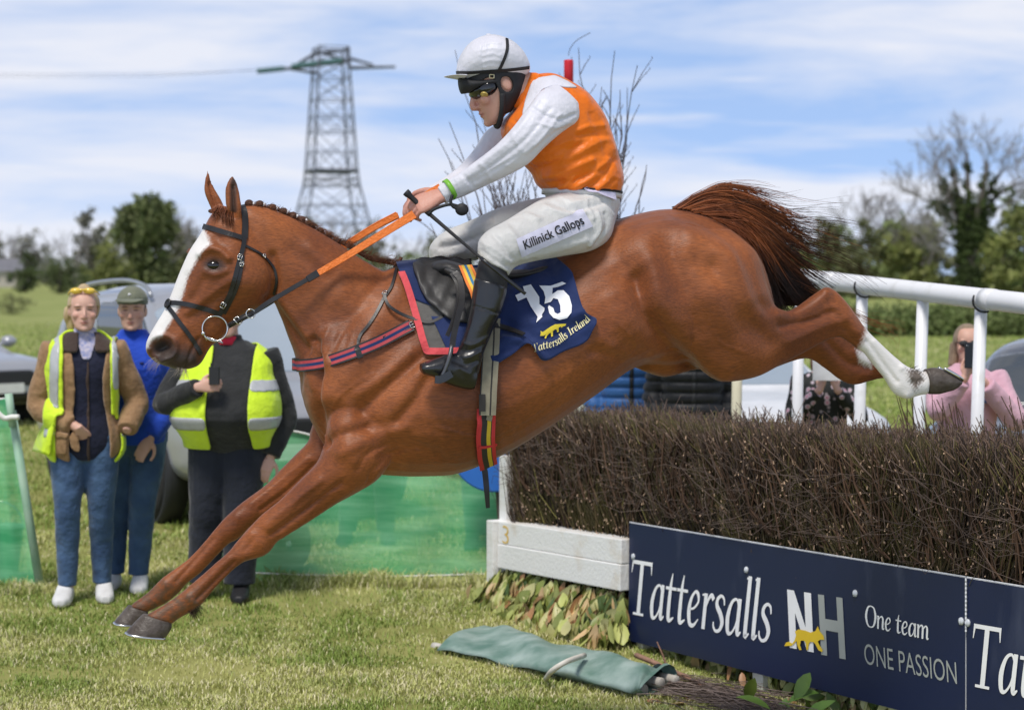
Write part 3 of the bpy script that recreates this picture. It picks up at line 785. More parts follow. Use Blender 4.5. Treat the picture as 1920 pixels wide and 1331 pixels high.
dark = np.maximum(dark, 0.85 * np.exp(-(seg_dist(HQ, [(438,398), (438,340)]) / 7) ** 4) * (HW > 0) * (HQ[:, 1] < 398))
mud = np.maximum(mud, 0.70 * np.clip(.80 + .35 * np.sin(HQ[:, 0] * .23 + 2 * np.sin(HQ[:, 1] * .17)) + .25 * rgh, 0, 1.2) * poly_mask(HQ, [(225,1110), (300,1080), (340,1090), (395,1120), (380,1160), (330,1185), (225,1185)], 22, 10) * (HQ[:, 1] > 1050))
mud = np.maximum(mud, 0.9 * poly_mask(HQ, [(1702,694), (1722,690), (1734,712), (1724,722), (1716,732), (1706,716)], 4, 5) * (HW > 0))
mud = np.maximum(mud, 0.5 * poly_mask(HQ, [(1724,694), (1760,690), (1762,704), (1740,706)], 5, 5) * (HW > 0))
set_color(horse_me, 'mark', np.stack([white, dark, mud], 1))
HBVH = bvh_of(horse_me)
horse = thing('horse', 'chestnut racehorse with white blaze leaping off the brush fence, ridden by jockey', 'horse', HP.on(800, 890, 0).tolist())
body_o = mesh_from('body', horse_me, coat, horse)
def hit(px, py, bvh=None):
    d = Vector(ray(px, py)).normalized()
    loc, nor, _, _ = (bvh or HBVH).ray_cast(Vector(CAMP), d)
    if loc is None: return None, None
    if nor.dot(d) > 0: nor = -nor
    return np.array(loc), np.array(nor)
# hooves with steel shoes
def hoof(name, rows, off, sole):
    v, f = loft(HP, [(*r, off) for r in rows], sub=4, seg=20)
    o = mesh_obj(name, v, f, hoof_m, horse, smooth=True)
    return o
hoof('hoof', [(268,1150, 322,1166, .034), (255,1163, 322,1176, .042), (240,1179, 318,1184, .050), (236,1186, 312,1193, .052)], .13, None)
hoof('hoof', [(240,1134, 278,1146, .032), (228,1148, 276,1158, .040), (216,1162, 268,1166, .046), (214,1167, 262,1170, .048)], -.13, None)
hoof('hoof', [(1734,692, 1742,739, .032), (1752,689, 1760,739, .038), (1772,694, 1776,735, .042), (1790,703, 1788,731, .040), (1800,711, 1799,722, .026)], .14, None)
hoof('hoof', [(1698,698, 1704,724, .026), (1712,700, 1716,728, .034), (1736,706, 1736,726, .032)], -.14, None)
def shoe(name, pts, off, hw):
    m = MB()
    a, b = HP.on(*pts[0], off), HP.on(*pts[1], off)
    for s in (-1, 1):
        m.tube(crom([a, a + (b - a) * .12 + HP.n * s * hw * .75, a + (b - a) * .5 + HP.n * s * hw, b + HP.n * s * hw * .7], 5), .0062, 6)
    return m.build(name, steel, horse, smooth=True)
shoe('horseshoe', [(236,1187), (309,1195)], .13, .050)
shoe('horseshoe', [(214,1168), (258,1171)], -.13, .046)
shoe('horseshoe', [(1803,713), (1765,690)], .14, .036)
# eyes
for s in (1, -1):
    p, nn_ = hit(401, 497)
    if s < 0:
        p = p - 2 * HP.n * HP.w(p)[0]; nn_ = nn_ - 2 * HP.n * (nn_ @ HP.n)
    v, f = ball(p - nn_ * .0075, (.0275, .0205, .0185), 20, 14)
    mesh_obj('eye', v, f, eye_m, horse, smooth=True)
# ================================================================== the steeplechase fence
FP = Plane(11.194, -1.864)
FO = FP.on(1180, 1100, 0); FO[2] = 0.0
def fw(u, b, z):
    """fence frame: u along the fence to the right, b back from its front face, z up from the turf"""
    q = FO + FP.t * u - FP.n * b
    return np.array([q[0], q[1], z])
def fu(px):
    q = FP.on(px, 1100, 0); return float((q - FO) @ FP.t)
white_paint = material('weathered white paint', (.78, .76, .71), rough=.55, var=(.88, .87, .85), vscale=7, vdetail=8, bump=.25, bscale=40, stretch=(1, 1, 2.5))
rusty = material('stained white board', (.86, .85, .83), rough=.5, var=(.70, .60, .48), vscale=4.5, vdetail=9, bump=.3, bscale=60)
for e_, p_ in zip([n for n in rusty.node_tree.nodes if n.type == 'VALTORGB'][0].color_ramp.elements, (.54, .74)): e_.position = p_
twig_m = material('birch twigs', (1, 1, 1), rough=.75, spec=.2, var=(.8, .78, .8), vscale=3, attr='tint', attr_mul=True)
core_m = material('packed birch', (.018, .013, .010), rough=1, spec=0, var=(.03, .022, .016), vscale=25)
fence = thing('brush_fence', 'brown birch brush steeplechase fence with white guard board and laurel apron', 'fence', fw(.8, .3, 0))
U0, U1 = -1.20, 3.7
ZT = lambda u: 1.10 + .022 * u
def end_trim(u): return np.clip((u - U0) / .22, 0, 1)
# dense heart of the brush
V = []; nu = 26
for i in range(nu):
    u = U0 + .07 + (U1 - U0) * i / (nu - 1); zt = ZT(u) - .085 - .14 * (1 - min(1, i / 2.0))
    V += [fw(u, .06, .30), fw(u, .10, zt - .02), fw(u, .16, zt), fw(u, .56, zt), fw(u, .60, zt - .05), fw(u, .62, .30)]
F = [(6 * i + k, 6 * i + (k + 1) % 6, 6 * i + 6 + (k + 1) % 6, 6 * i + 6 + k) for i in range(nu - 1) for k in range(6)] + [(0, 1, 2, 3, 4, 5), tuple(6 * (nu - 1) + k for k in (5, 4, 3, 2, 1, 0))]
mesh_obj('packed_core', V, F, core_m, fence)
def sticks(P0, P1, r0, r1, bend, col0, col1):
    """three-sided sticks with a bend, coloured from foot to tip"""
    n = len(P0); M = (P0 + P1) / 2 + bend
    D = P1 - P0; a = np.cross(D, np.array([.3, .2, 1.0]) + rng.normal(size=(n, 3)) * .2); a /= np.linalg.norm(a, axis=1)[:, None] + 1e-9
    b_ = np.cross(D, a); b_ /= np.linalg.norm(b_, axis=1)[:, None] + 1e-9
    V = np.zeros((n, 9, 3)); C = np.zeros((n, 9, 3))
    for j, (P, rr, cc) in enumerate(((P0, r0, col0), (M, (r0 + r1) / 2, (col0 + col1) / 2), (P1, r1, col1))):
        for k in range(3):
            th = 2 * math.pi * k / 3
            V[:, j * 3 + k] = P + (a * math.cos(th) + b_ * math.sin(th)) * np.asarray(rr)[:, None]
            C[:, j * 3 + k] = cc
    q = [[j * 3 + k, j * 3 + (k + 1) % 3, j * 3 + 3 + (k + 1) % 3, j * 3 + 3 + k] for j in range(2) for k in range(3)] + [[6, 7, 8, 8]]
    q = np.array(q[:6])
    Q = (np.arange(n)[:, None, None] * 9 + q[None]).reshape(-1, 4)
    return V.reshape(-1, 3), Q, C.reshape(-1, 3)
def fwv(u, b, z):
    return FO[None] * np.array([1, 1, 0]) + FP.t[None] * u[:, None] - FP.n[None] * b[:, None] + np.array([0, 0, 1.0])[None] * z[:, None]
BR = np.array([.105, .068, .040]); PU = np.array([.135, .098, .078]); OLV = np.array([.12, .108, .032]); BK = np.array([.032, .023, .017]); TAN = np.array([.30, .19, .11])
def tones(n, w):
    k = rng.choice(4, n, p=w); return np.array([BR, PU, OLV, BK])[k] * (.65 + .8 * rng.random(n))[:, None]
parts = []
# front face: leaning bundles
n = 23000
u = U0 + (U1 - U0) * rng.random(n); trim = end_trim(u)
bun = vnoise(u, u * 0 + 3, 3.1, 11) - .5
z0 = .52 + .52 * rng.random(n) - .2 * (1 - trim); ln = .10 + .26 * rng.random(n)
lean = bun * 1.1 + rng.normal(size=n) * .27 - .14
b0 = .015 + .10 * rng.random(n) + .05 * (z0 - .4)
z1 = np.minimum(z0 + ln, ZT(u) + .02 + rng.normal(size=n) * .025)
olive = (vnoise(u, z0, 4.2, 12) > .5)
c0 = tones(n, [.42, .12, .12, .34]) * np.where(rng.random(n) < .2, 1.8, .62)[:, None]; c0[olive] = c0[olive] * .6 + OLV * .45
c1 = c0 * (1.05 + .5 * rng.random(n))[:, None] + .015
parts.append(sticks(fwv(u, b0, z0), fwv(u + lean * ln, b0 - .03 * rng.random(n), z1), .0014 + .0022 * rng.random(n) ** 2, .0010 + .0008 * rng.random(n), rng.normal(size=(n, 3)) * .014, c0, c1))
# the clipped top
n = 17000
u = U0 + .03 + (U1 - U0) * rng.random(n); b0 = .02 + .60 * rng.random(n)
zt = ZT(u) + rng.normal(size=n) * .024 + .014 * rng.standard_exponential(n) + .06 * (vnoise(u, b0, 6, 13) - .5) - .16 * (1 - end_trim(u)) ** 2
z0 = zt - .10 - .12 * rng.random(n)
c0 = tones(n, [.36, .38, .10, .16]); c1 = c0 * 1.3 + np.array([.05, .036, .032])
parts.append(sticks(fwv(u, b0, z0), fwv(u + rng.normal(size=n) * .06 - .03, b0 + rng.normal(size=n) * .05, zt), .0016 + .002 * rng.random(n), .0010 + .0012 * rng.random(n), rng.normal(size=(n, 3)) * .010, c0, c1))
# left end, fanned outwards
n = 2600
b0 = .03 + .56 * rng.random(n); z0 = .34 + .42 * rng.random(n); ln = .2 + .35 * rng.random(n)
z1 = np.minimum(z0 + ln, ZT(-1.1) - .02 + rng.normal(size=n) * .03)
out = .02 + .16 * rng.random(n)
c0 = tones(n, [.4, .34, .08, .18])
parts.append(sticks(fwv(np.full(n, U0 + .06), b0, z0), fwv(U0 + .06 - out + .12 * (z1 - .4), b0 + rng.normal(size=n) * .06, z1), .0022 + .002 * rng.random(n), np.full(n, .0012), rng.normal(size=(n, 3)) * .02, c0, c0 * 1.3))
# thicker stems and stray long twigs
n = 330
u = U0 + (U1 - U0) * rng.random(n); z0 = .5 + .35 * rng.random(n); ln = .2 + .3 * rng.random(n); lean = rng.normal(size=n) * .35 - .1
z1 = np.minimum(z0 + ln, ZT(u) + .01)
c0 = np.array([.11, .066, .042])[None] * (.5 + .9 * rng.random(n))[:, None]
b0 = .0 + .05 * rng.random(n); z0 = np.maximum(z0, .70)
parts.append(sticks(fwv(u, b0, z0), fwv(u + lean * ln, b0 - .02, z1), .004 + .004 * rng.random(n), .003 + .002 * rng.random(n), rng.normal(size=(n, 3)) * .02, c0, c0))
n = 700
u = U0 + (U1 - U0) * rng.random(n); z0 = .72 + .32 * rng.random(n)
c0 = np.array([.16, .12, .10])[None] * (.5 + .8 * rng.random(n))[:, None]
parts.append(sticks(fwv(u, np.full(n, -.005), z0), fwv(u + rng.normal(size=n) * .2, -.03 - .02 * rng.random(n), np.maximum(z0 + rng.normal(size=n) * .08, .71)), np.full(n, .0016), np.full(n, .0010), rng.normal(size=(n, 3)) * .03, c0, c0))
# pale cut ends
n = 2600
u = U0 + (U1 - U0) * rng.random(n); z0 = .45 + .66 * rng.random(n) ** .8; top = rng.random(n) < .4
b0 = np.where(top, .03 + .4 * rng.random(n), -.004 + .03 * rng.random(n)); z0 = np.where(top, ZT(u) - .01 + rng.normal(size=n) * .015, z0)
P0 = fwv(u, b0, z0); ln = .005 + .020 * rng.random(n) ** 3
c0 = np.array([.62, .44, .30])[None] * (.5 + .9 * rng.random(n))[:, None]
parts.append(sticks(P0, P0 + np.stack([rng.normal(size=n) * .004, rng.normal(size=n) * .003, ln], 1), .0018 + .0036 * rng.random(n) ** 2, .0016 + .0026 * rng.random(n) ** 2, np.zeros((n, 3)), c0, c0))
# tall unclipped sprigs behind the near hind foot
n = 75
u = 1.45 + .95 * rng.random(n) ** 1.0 ; b0 = .30 + .3 * rng.random(n)
z0 = ZT(u) - .1; hh = .04 + .17 * rng.random(n) ** 1.5
parts.append(sticks(fwv(u, b0, z0), fwv(u - .06 - .08 * rng.random(n), b0, ZT(u) + hh), .0035 + .002 * rng.random(n), .0015 + .001 * rng.random(n), rng.normal(size=(n, 3)) * .02, np.tile(BK, (n, 1)), np.tile(BR, (n, 1))))
# loose wisps at the left end
n = 90
b0 = .05 + .5 * rng.random(n); z0 = .5 + .5 * rng.random(n); 
parts.append(sticks(fwv(np.full(n, U0 + .1), b0, z0), fwv(U0 - .1 - .22 * rng.random(n), b0, z0 + .02 + .16 * rng.random(n)), np.full(n, .002), np.full(n, .0012), rng.normal(size=(n, 3)) * .02, np.tile(BR, (n, 1)), np.tile(BR * 1.6, (n, 1))))
o = 0; VV, QQ, CC = [], [], []
for v, q, c in parts:
    VV.append(v); QQ.append(q + o); CC.append(c); o += len(v)
quads_obj('brush', np.vstack(VV), np.vstack(QQ), twig_m, fence, np.vstack(CC))
# white guard board and its posts
def fbox(m, u0, u1, b0, b1, z0, z1, dz=0.0):
    """a box in the fence frame; dz raises its right end"""
    P = [fw(u, b, z + (dz if u == u1 else 0)) for z in (z0, z1) for u, b in ((u0, b0), (u1, b0), (u1, b1), (u0, b1))]
    return m.add(P, [(3, 2, 1, 0), (4, 5, 6, 7), (0, 1, 5, 4), (1, 2, 6, 5), (2, 3, 7, 6), (3, 0, 4, 7)])
fbox(MB(), -1.29, -.004, -.045, .10, .394, .515, .045).build('guard_board', rusty, fence, bevel=.006)
fbox(MB(), -1.29, -.004, -.051, .09, .262, .392, .045).build('guard_board', rusty, fence, bevel=.006)
fbox(MB(), -1.37, -1.295, -.075, .06, -.1, .515).build('post', white_paint, fence, bevel=.005)
fbox(MB(), -1.345, -1.265, -.01, .09, -.1, .87).build('post', white_paint, fence, bevel=.005)
fbox(MB(), -1.30, -1.22, .12, .20, -.1, .255).build('post', white_paint, fence, bevel=.005)
fbox(MB(), .04, .10, .015, .06, -.1, .30).build('post', white_paint, fence, bevel=.004)
fbox(MB(), 1.02, 1.10, .02, .10, -.1, .30).build('post', white_paint, fence, bevel=.004)
fbox(MB(), 2.2, 2.28, .02, .10, -.1, .30).build('post', white_paint, fence, bevel=.004)
# laurel apron: hanging leaves
laurel_m = material('laurel leaf', (1, 1, 1), rough=.42, spec=.45, var=(.82, .86, .78), vscale=25, attr='tint', attr_mul=True)
def leaves(name, P, direc, nor, ln, wd, col, parent=None, mat=laurel_m):
    """pointed oval leaves with a folded midrib"""
    n = len(P); d = direc / np.linalg.norm(direc, axis=1)[:, None]
    s = np.cross(d, nor); s /= np.linalg.norm(s, axis=1)[:, None] + 1e-9
    up = np.cross(s, d)
    prof = [(0, .03), (.14, .22), (.36, .43), (.62, .5), (.86, .33), (1, .03)]
    curl = rng.normal(size=n) * .25
    V = np.zeros((n, 18, 3))
    for j, (t_, wv) in enumerate(prof):
        c = P + d * (ln * t_)[:, None] + up * (ln * curl * (t_ ** 2))[:, None]
        V[:, j * 3] = c - s * (wd * wv)[:, None] + up * (wd * wv * .35)[:, None]
        V[:, j * 3 + 1] = c
        V[:, j * 3 + 2] = c + s * (wd * wv)[:, None] + up * (wd * wv * .35)[:, None]
    q = np.array([[j * 3 + k, j * 3 + k + 1, j * 3 + 4 + k, j * 3 + 3 + k] for j in range(5) for k in range(2)])
    Q = (np.arange(n)[:, None, None] * 18 + q[None]).reshape(-1, 4)
    return quads_obj(name, V.reshape(-1, 3), Q, mat, parent, np.repeat(col, 18, 0))
LC = np.array([[.42, .44, .14], [.24, .28, .07], [.62, .58, .27], [.64, .44, .23], [.38, .19, .09], [.085, .13, .04]])
def laurel(name, n, u0, u1, z0, z1, parent, w_, b0=-.07, b1=.10, ln0=.09, bank=0):
    u = u0 + (u1 - u0) * rng.random(n); z = z0 + (z1 - z0) * rng.random(n); b = b0 + (b1 - b0) * rng.random(n)
    b = b - bank * np.clip(1 - (z - z0) / (z1 - z0), 0, 1) * rng.random(n) ** .7
    P = fwv(u, b, z)
    d = FP.t[None] * (rng.normal(size=n) * .42 - .12)[:, None] + FP.n[None] * (rng.normal(size=n) * .16 + (.10 if b0 < 0 else -.05))[:, None] + np.array([0, 0, -1.0])
    nor = FP.n[None] + np.array([0, 0, .35]) + rng.normal(size=(n, 3)) * .45
    k = rng.choice(6, n, p=w_)
    return leaves(name, P, d, nor, ln0 * (.6 + .75 * rng.random(n)), .062 * (.7 + .6 * rng.random(n)), LC[k] * (.7 + .6 * rng.random(n))[:, None], parent)
laurel('laurel_apron', 1500, -1.38, .02, .09, .285, fence, [.26, .22, .26, .15, .05, .06], -.03, .09, .125, .24)
laurel('laurel_apron', 620, .0, 3.2, .04, .21, fence, [.30, .22, .26, .10, .05, .07], .05, .14, .12)
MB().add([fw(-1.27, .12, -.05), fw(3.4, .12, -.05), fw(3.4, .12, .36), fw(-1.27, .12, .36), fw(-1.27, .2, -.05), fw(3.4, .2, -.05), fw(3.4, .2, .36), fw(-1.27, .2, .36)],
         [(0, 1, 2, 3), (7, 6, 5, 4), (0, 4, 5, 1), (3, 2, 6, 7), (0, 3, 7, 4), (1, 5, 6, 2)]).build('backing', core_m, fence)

# ------------------------------------------------------------------ lettering
SER = {  # strokes: (points, widths); x to the right, y up, capitals 1 high
 'T': (.74, [([(0, .955), (.72, .955)], .075), ([(.025, .99), (.0, .76)], [.07, .02]), ([(.695, .99), (.72, .76)], [.07, .02]), ([(.36, .95), (.36, .03)], .135), ([(.17, .025), (.55, .025)], .05)]),
 'a': (.50, [([(.40, .50), (.30, .61), (.16, .54), (.07, .30), (.10, .06), (.20, .02), (.32, .14), (.40, .34)], [.07, .05, .08, .125, .11, .06, .05, .07]), ([(.41, .63), (.40, .14), (.43, .03), (.52, .08)], [.115, .12, .09, .03])]),
 't': (.36, [([(.20, .86), (.16, .60), (.15, .14), (.20, .03), (.34, .09)], [.03, .10, .125, .09, .03]), ([(.0, .595), (.37, .595)], .06)]),
 'e': (.45, [([(.09, .30), (.24, .33), (.37, .45), (.34, .58), (.24, .61), (.12, .47), (.08, .25), (.14, .05), (.27, .03), (.41, .15)], [.04, .05, .06, .09, .06, .09, .125, .10, .07, .03])]),
 'r': (.40, [([(.02, .585), (.13, .595)], .04), ([(.14, .62), (.13, .0)], .12), ([(.16, .38), (.24, .54), (.33, .60), (.40, .53)], [.05, .07, .09, .10])]),
 's': (.39, [([(.34, .47), (.31, .58), (.21, .62), (.11, .55), (.11, .44), (.24, .31), (.31, .18), (.26, .05), (.14, .01), (.05, .07), (.03, .16)], [.04, .06, .06, .09, .11, .12, .12, .08, .06, .06, .04])]),
 'l': (.24, [([(.04, .985), (.13, 1.0)], .04), ([(.13, 1.03), (.12, .12), (.15, .03), (.24, .08)], [.12, .125, .09, .03])]),
 'O': (.78, [([(.39, 1.0), (.18, .90), (.06, .50), (.18, .10), (.38, .0), (.60, .10), (.71, .50), (.60, .90), (.39, 1.0)], [.05, .10, .15, .10, .05, .10, .15, .10, .05])]),
 'n': (.53, [([(.01, .585), (.10, .60)], .04), ([(.11, .62), (.10, .0)], .12), ([(.12, .40), (.25, .57), (.36, .60), (.43, .48), (.42, .12), (.46, .03), (.54, .09)], [.05, .06, .09, .12, .12, .08, .03])]),
 'm': (.80, [([(.01, .585), (.10, .60)], .04), ([(.11, .62), (.10, .0)], .12), ([(.12, .40), (.24, .57), (.34, .60), (.40, .48), (.39, .0)], [.05, .06, .09, .12, .12]), ([(.41, .40), (.53, .57), (.63, .60), (.69, .48), (.68, .12), (.72, .03), (.80, .09)], [.05, .06, .09, .12, .12, .08, .03])]),
 'I': (.36, [([(.18, .97), (.18, .03)], .13), ([(.04, .975), (.32, .975)], .05), ([(.04, .025), (.32, .025)], .05)]),
 'd': (.50, [([(.40, .50), (.30, .61), (.16, .54), (.07, .30), (.10, .06), (.20, .02), (.32, .14), (.40, .34)], [.07, .05, .08, .125, .11, .06, .05, .07]), ([(.41, 1.03), (.40, .14), (.43, .03), (.52, .08)], [.115, .12, .09, .03])]),
 ' ': (.26, []),
 '1': (.5, [([(.33, 1.0), (.33, .0)], .22), ([(.05, .70), (.33, .86)], [.16, .18])]),
}
def serif_text(s, bold=1.0, gap=.02, slant=.14):
    """list of quads-strips [(pts2d, faces)], and the total width"""
    x = 0; out = []
    for ch in s:
        adv, st = SER[ch]
        for pts, wd in st:
            P = np.array(pts, float); W = np.full(len(P), wd) if np.isscalar(wd) else np.array(wd)
            Q = np.hstack([P, W[:, None]])
            if len(P) > 2: Q = crom(Q, 5)
            T = np.gradient(Q[:, :2], axis=0); T /= np.linalg.norm(T, axis=1)[:, None] + 1e-9
            Nn = np.stack([-T[:, 1], T[:, 0]], 1)
            A = Q[:, :2] + Nn * Q[:, 2:3] * .5 * bold; B = Q[:, :2] - Nn * Q[:, 2:3] * .5 * bold
            PP = np.vstack([A, B]); PP[:, 0] += x + slant * PP[:, 1]
            n = len(Q)
            out.append((PP, [(i, i + 1, n + i + 1, n + i) for i in range(n - 1)]))
        x += adv + gap
    return out, x - gap
def sans_text(s, bold=0.0):
    """triangles of the built-in sans face: capitals 1 high"""
    cu = bpy.data.curves.new('t', 'FONT'); cu.body = s; cu.size = 1.0; cu.offset = bold; cu.resolution_u = 4
    ob = bpy.data.objects.new('t', cu); COL.objects.link(ob)
    dg = bpy.context.evaluated_depsgraph_get(); dg.update()
    me = bpy.data.meshes.new_from_object(ob.evaluated_get(dg))
    P = mverts(me)[:, :2]; Fs = [tuple(p.vertices) for p in me.polygons]
    bpy.data.objects.remove(ob); bpy.data.meshes.remove(me)
    return P, Fs
def set_on(m, place, strips, width, m_idx=0, dl=.0003):
    for i, (P, F_) in enumerate(strips):
        m.add([place(p[0] / width, p[1], .0006 + dl * (i % 9)) for p in P], F_, m_idx)
navy = material('navy printed board', (.010, .018, .062), rough=.38, spec=.45, var=(.050, .062, .115), vscale=5, vdetail=14, bump=.04, bscale=200, stretch=(1, 1, .35))
for e_, p_ in zip([n for n in navy.node_tree.nodes if n.type == 'VALTORGB'][0].color_ramp.elements, (.60, .80)): e_.position = p_
navy2 = material('board edge', (.62, .63, .66), rough=.5)
ink = material('white print', (.88, .88, .89), rough=.5)
grey_ink = material('grey print', (.36, .38, .36), rough=.5)
yellow_ink = material('yellow print', (.82, .56, .03), rough=.5)
clip_m = material('clear plastic washer', (.55, .58, .62), rough=.15, spec=.7)
def place3(A, B, Ct):
    """affine lettering frame on the board plane through baseline left, baseline right and cap-height left"""
    a, b_, c = FP.on(*A, .0), FP.on(*B, .0), FP.on(*Ct, .0)
    return lambda x, y, d: a + (b_ - a) * x + (c - a) * y + FP.n * (.0135 + d)
def board(name, label, c, loc):
    t = thing(name, label, 'sign board', loc, 'advertising boards along the fence foot')
    TL, TR, BR_, BL = [FP.on(*q, .012) for q in c]
    V = []; nb = 24
    for w_ in (0, -.008):
        for i in range(nb + 1):
            k = i / nb
            for a, b_ in ((TL, TR), (BL, BR_)):
                V.append(a + (b_ - a) * k + FP.n * w_)
    n2 = 2 * (nb + 1)
    F_ = []; mi = []
    for i in range(nb):
        F_ += [(2 * i, 2 * i + 1, 2 * i + 3, 2 * i + 2), (n2 + 2 * i + 2, n2 + 2 * i + 3, n2 + 2 * i + 1, n2 + 2 * i), (2 * i, 2 * i + 2, n2 + 2 * i + 2, n2 + 2 * i), (2 * i + 3, 2 * i + 1, n2 + 2 * i + 1, n2 + 2 * i + 3)]; mi += [0, 1, 1, 1]
    F_ += [(1, 0, n2, n2 + 1), (2 * nb, 2 * nb + 1, n2 + 2 * nb + 1, n2 + 2 * nb)]; mi += [1, 1]
    mesh_obj('panel', V, F_, [navy, navy2], t, midx=mi)
    m = MB(); m.tube([TL + FP.n * -.004 + np.array([0, 0, .003]), TR + FP.n * -.004 + np.array([0, 0, .003])], .0035, 6); m.build('edge_trim', navy2, t)
    return t
def washer(t, px, py):
    p = FP.on(px, py, .012); m = MB()
    m.lathe(p, [(.001, .010), (.006, .010), (.014, .006), (.016, .0005)], 14, FP.n)
    m.tube([p + FP.n * .008 + np.array([0, 0, .008]), p + FP.n * .010 - np.array([0, 0, .012])], .0025, 6)
    m.build('fixing', clip_m, t, True)
def flat_poly(pts):
    bm = bmesh.new(); vs = [bm.verts.new((p[0], p[1], 0)) for p in pts]; bm.faces.new(vs).normal_update()
    bmesh.ops.triangulate(bm, faces=bm.faces); bm.verts.index_update()
    P = [v.co[:2] for v in bm.verts]; F_ = [tuple(v.index for v in f.verts) for f in bm.faces]; bm.free()
    return P, F_
b1 = board('advertising_board', 'navy board reading Tattersalls NH One team ONE PASSION with yellow fox', [(1180,980), (1810,1083), (1810,1363), (1178,1200)], FP.on(1480, 1290, 0))
st, wd = serif_text('Tattersalls', .92)
m = MB(); set_on(m, place3((1183,1149), (1449,1204), (1184.5,1046)), st, wd); m.build('lettering', ink, b1); m = MB()
nh, nf = sans_text('N', .0); 
def sans_on(m, place, s, bold=0.0, d=.0012, squeeze=True):
    P, F_ = sans_text(s, bold)
    x0, x1 = P[:, 0].min(), P[:, 0].max(); y0, y1 = P[:, 1].min(), P[:, 1].max()
    cap = sans_text('N', bold)[0]; y0, y1 = cap[:, 1].min(), cap[:, 1].max()
    m.add([place((p[0] - x0) / (x1 - x0), (p[1] - y0) / (y1 - y0), d) for p in P], F_)
st, wd = serif_text('One team', .95)
set_on(m, place3((1627,1172), (1747,1199), (1624,1132)), st, wd)
m.build('lettering', ink, b1)
for pts, fr_, mt_ in (([(0, 0), (0, 1), (.29, 1), (.71, .40), (.71, 1), (1, 1), (1, 0), (.73, 0), (.29, .62), (.29, 0)], ((1486,1213), (1531,1222), (1481,1104)), ink), ([(0, 0), (0, 1), (.25, 1), (.25, .61), (.75, .61), (.75, 1), (1, 1), (1, 0), (.75, 0), (.75, .42), (.25, .42), (.25, 0)], ((1545,1226), (1591,1235), (1539,1113)), grey_ink)):
    P, F_ = flat_poly(pts); pl_ = place3(*fr_); MB().add([pl_(p[0], p[1], .0012) for p in P], F_).build('initial', mt_, b1)
m = MB(); sans_on(m, place3((1627,1243), (1800,1281), (1625,1205)), 'ONE PASSION', -.004); m.build('lettering', grey_ink, b1)
FOX = [(0, .02), (.04, .16), (.12, .22), (.20, .17), (.26, .30), (.30, .52), (.27, .64), (.36, .74), (.52, .74), (.66, .70), (.78, .78), (.84, .98), (.89, .80), (.98, .66), (1.0, .52), (.90, .50), (.84, .42), (.88, .30), (.96, .14), (.95, .06), (.86, .10), (.78, .30), (.74, .36), (.66, .36), (.62, .28), (.60, .06), (.56, .02), (.54, .28), (.50, .36), (.42, .34), (.40, .16), (.44, .0), (.38, -.02), (.34, .10), (.31, .30), (.24, .18), (.18, .08), (.08, .05)]
P, F_ = flat_poly(FOX); pl_ = place3((1477,1211), (1552,1225), (1477,1161))
MB().add([pl_(p[0], p[1], .0045) for p in P], F_).build('fox_emblem', yellow_ink, b1)
for q in ((1188,1043), (1400,1068), (1604,1112), (1803,1164)): washer(b1, *q)
b2 = board('advertising_board', 'navy board cut off at the right edge, showing only the letters Ta', [(1812,1083.5), (2330,1169), (2330,1496), (1812,1363.5)], FP.on(2000, 1420, 0))
st, wd = serif_text('Tattersalls', .92)
m = MB(); set_on(m, place3((1822,1284), (2190,1361), (1823,1165)), st, wd); m.build('lettering', ink, b2)
washer(b2, 1815, 1167)
m = MB()
m.tube([FP.on(1811, 1084 + 4 * k, .018 + .002 * (k % 2)) for k in range(26)], .004, 5); m.build('lacing', navy2, b2)
# orange-yellow fence number on the guard board
num_m = material('yellow stencil paint', (.80, .50, .08), rough=.6, var=(.75, .58, .25), vscale=30)
P, F_ = sans_text('3', -.01); P = (P - P.min(0)) / (P.max(0) - P.min(0))
MB().add([fw(-1.235 + .07 * p[0], -.0475, .402 + .098 * p[1]) for p in P], F_).build('fence_number', num_m, fence)

# ------------------------------------------------------------------ rolled green mat with its poles
tarp = material('faded green tarpaulin', (.11, .205, .165), rough=.55, spec=.3, var=(.34, .43, .39), vscale=7, vdetail=9, bump=.5, bscale=14, bdist=.01)
pole_m = material('peeled timber', (.42, .38, .32), rough=.8, var=(.60, .57, .52), vscale=14)
mat_t = thing('rolled_mat', 'flattened roll of faded green tarpaulin lying on the turf before the laurel apron', 'rolled mat', at(1040, 1240, 9.9))
def gpt(px, py, z):
    d = ray(px, py); k = (z - CAM_H) / d[2]; return CAMP + d * k
n1_, n2_ = 34, 12
near_ = crom([gpt(818, 1226, .02), gpt(935, 1248, .02), gpt(1060, 1278, .02), gpt(1180, 1304, .02), gpt(1200, 1308, .02)], 9)
far_ = crom([gpt(915, 1172, .07), gpt(995, 1192, .07), gpt(1100, 1226, .07), gpt(1215, 1256, .07), gpt(1270, 1262, .07)], 9)
V = []
for i in range(len(near_)):
    a, b_ = near_[i], far_[i]
    for j in range(n2_ + 1):
        t_ = j / n2_; p = a + (b_ - a) * t_
        p = p + np.array([0, 0, .075 * max(0, math.sin(math.pi * min(1, .06 + .94 * t_))) ** .55 * (.55 + .45 * min(1, i / 18)) + .006 * math.sin(i * 1.1 + 3 * t_) + .012 * math.sin(i * .43 + j * .5)])
        V.append(p)
    for j in range(1, 5):
        V.append(b_ + (a - b_) * (j / 5) + np.array([0, 0, -.015 if j not in (0, 5) else 0]))
m_ = n2_ + 5
F_ = [(i * m_ + j, i * m_ + (j + 1) % m_, (i + 1) * m_ + (j + 1) % m_, (i + 1) * m_ + j) for i in range(len(near_) - 1) for j in range(m_)]
mesh_obj('tarpaulin', V, F_, tarp, mat_t, smooth=True)
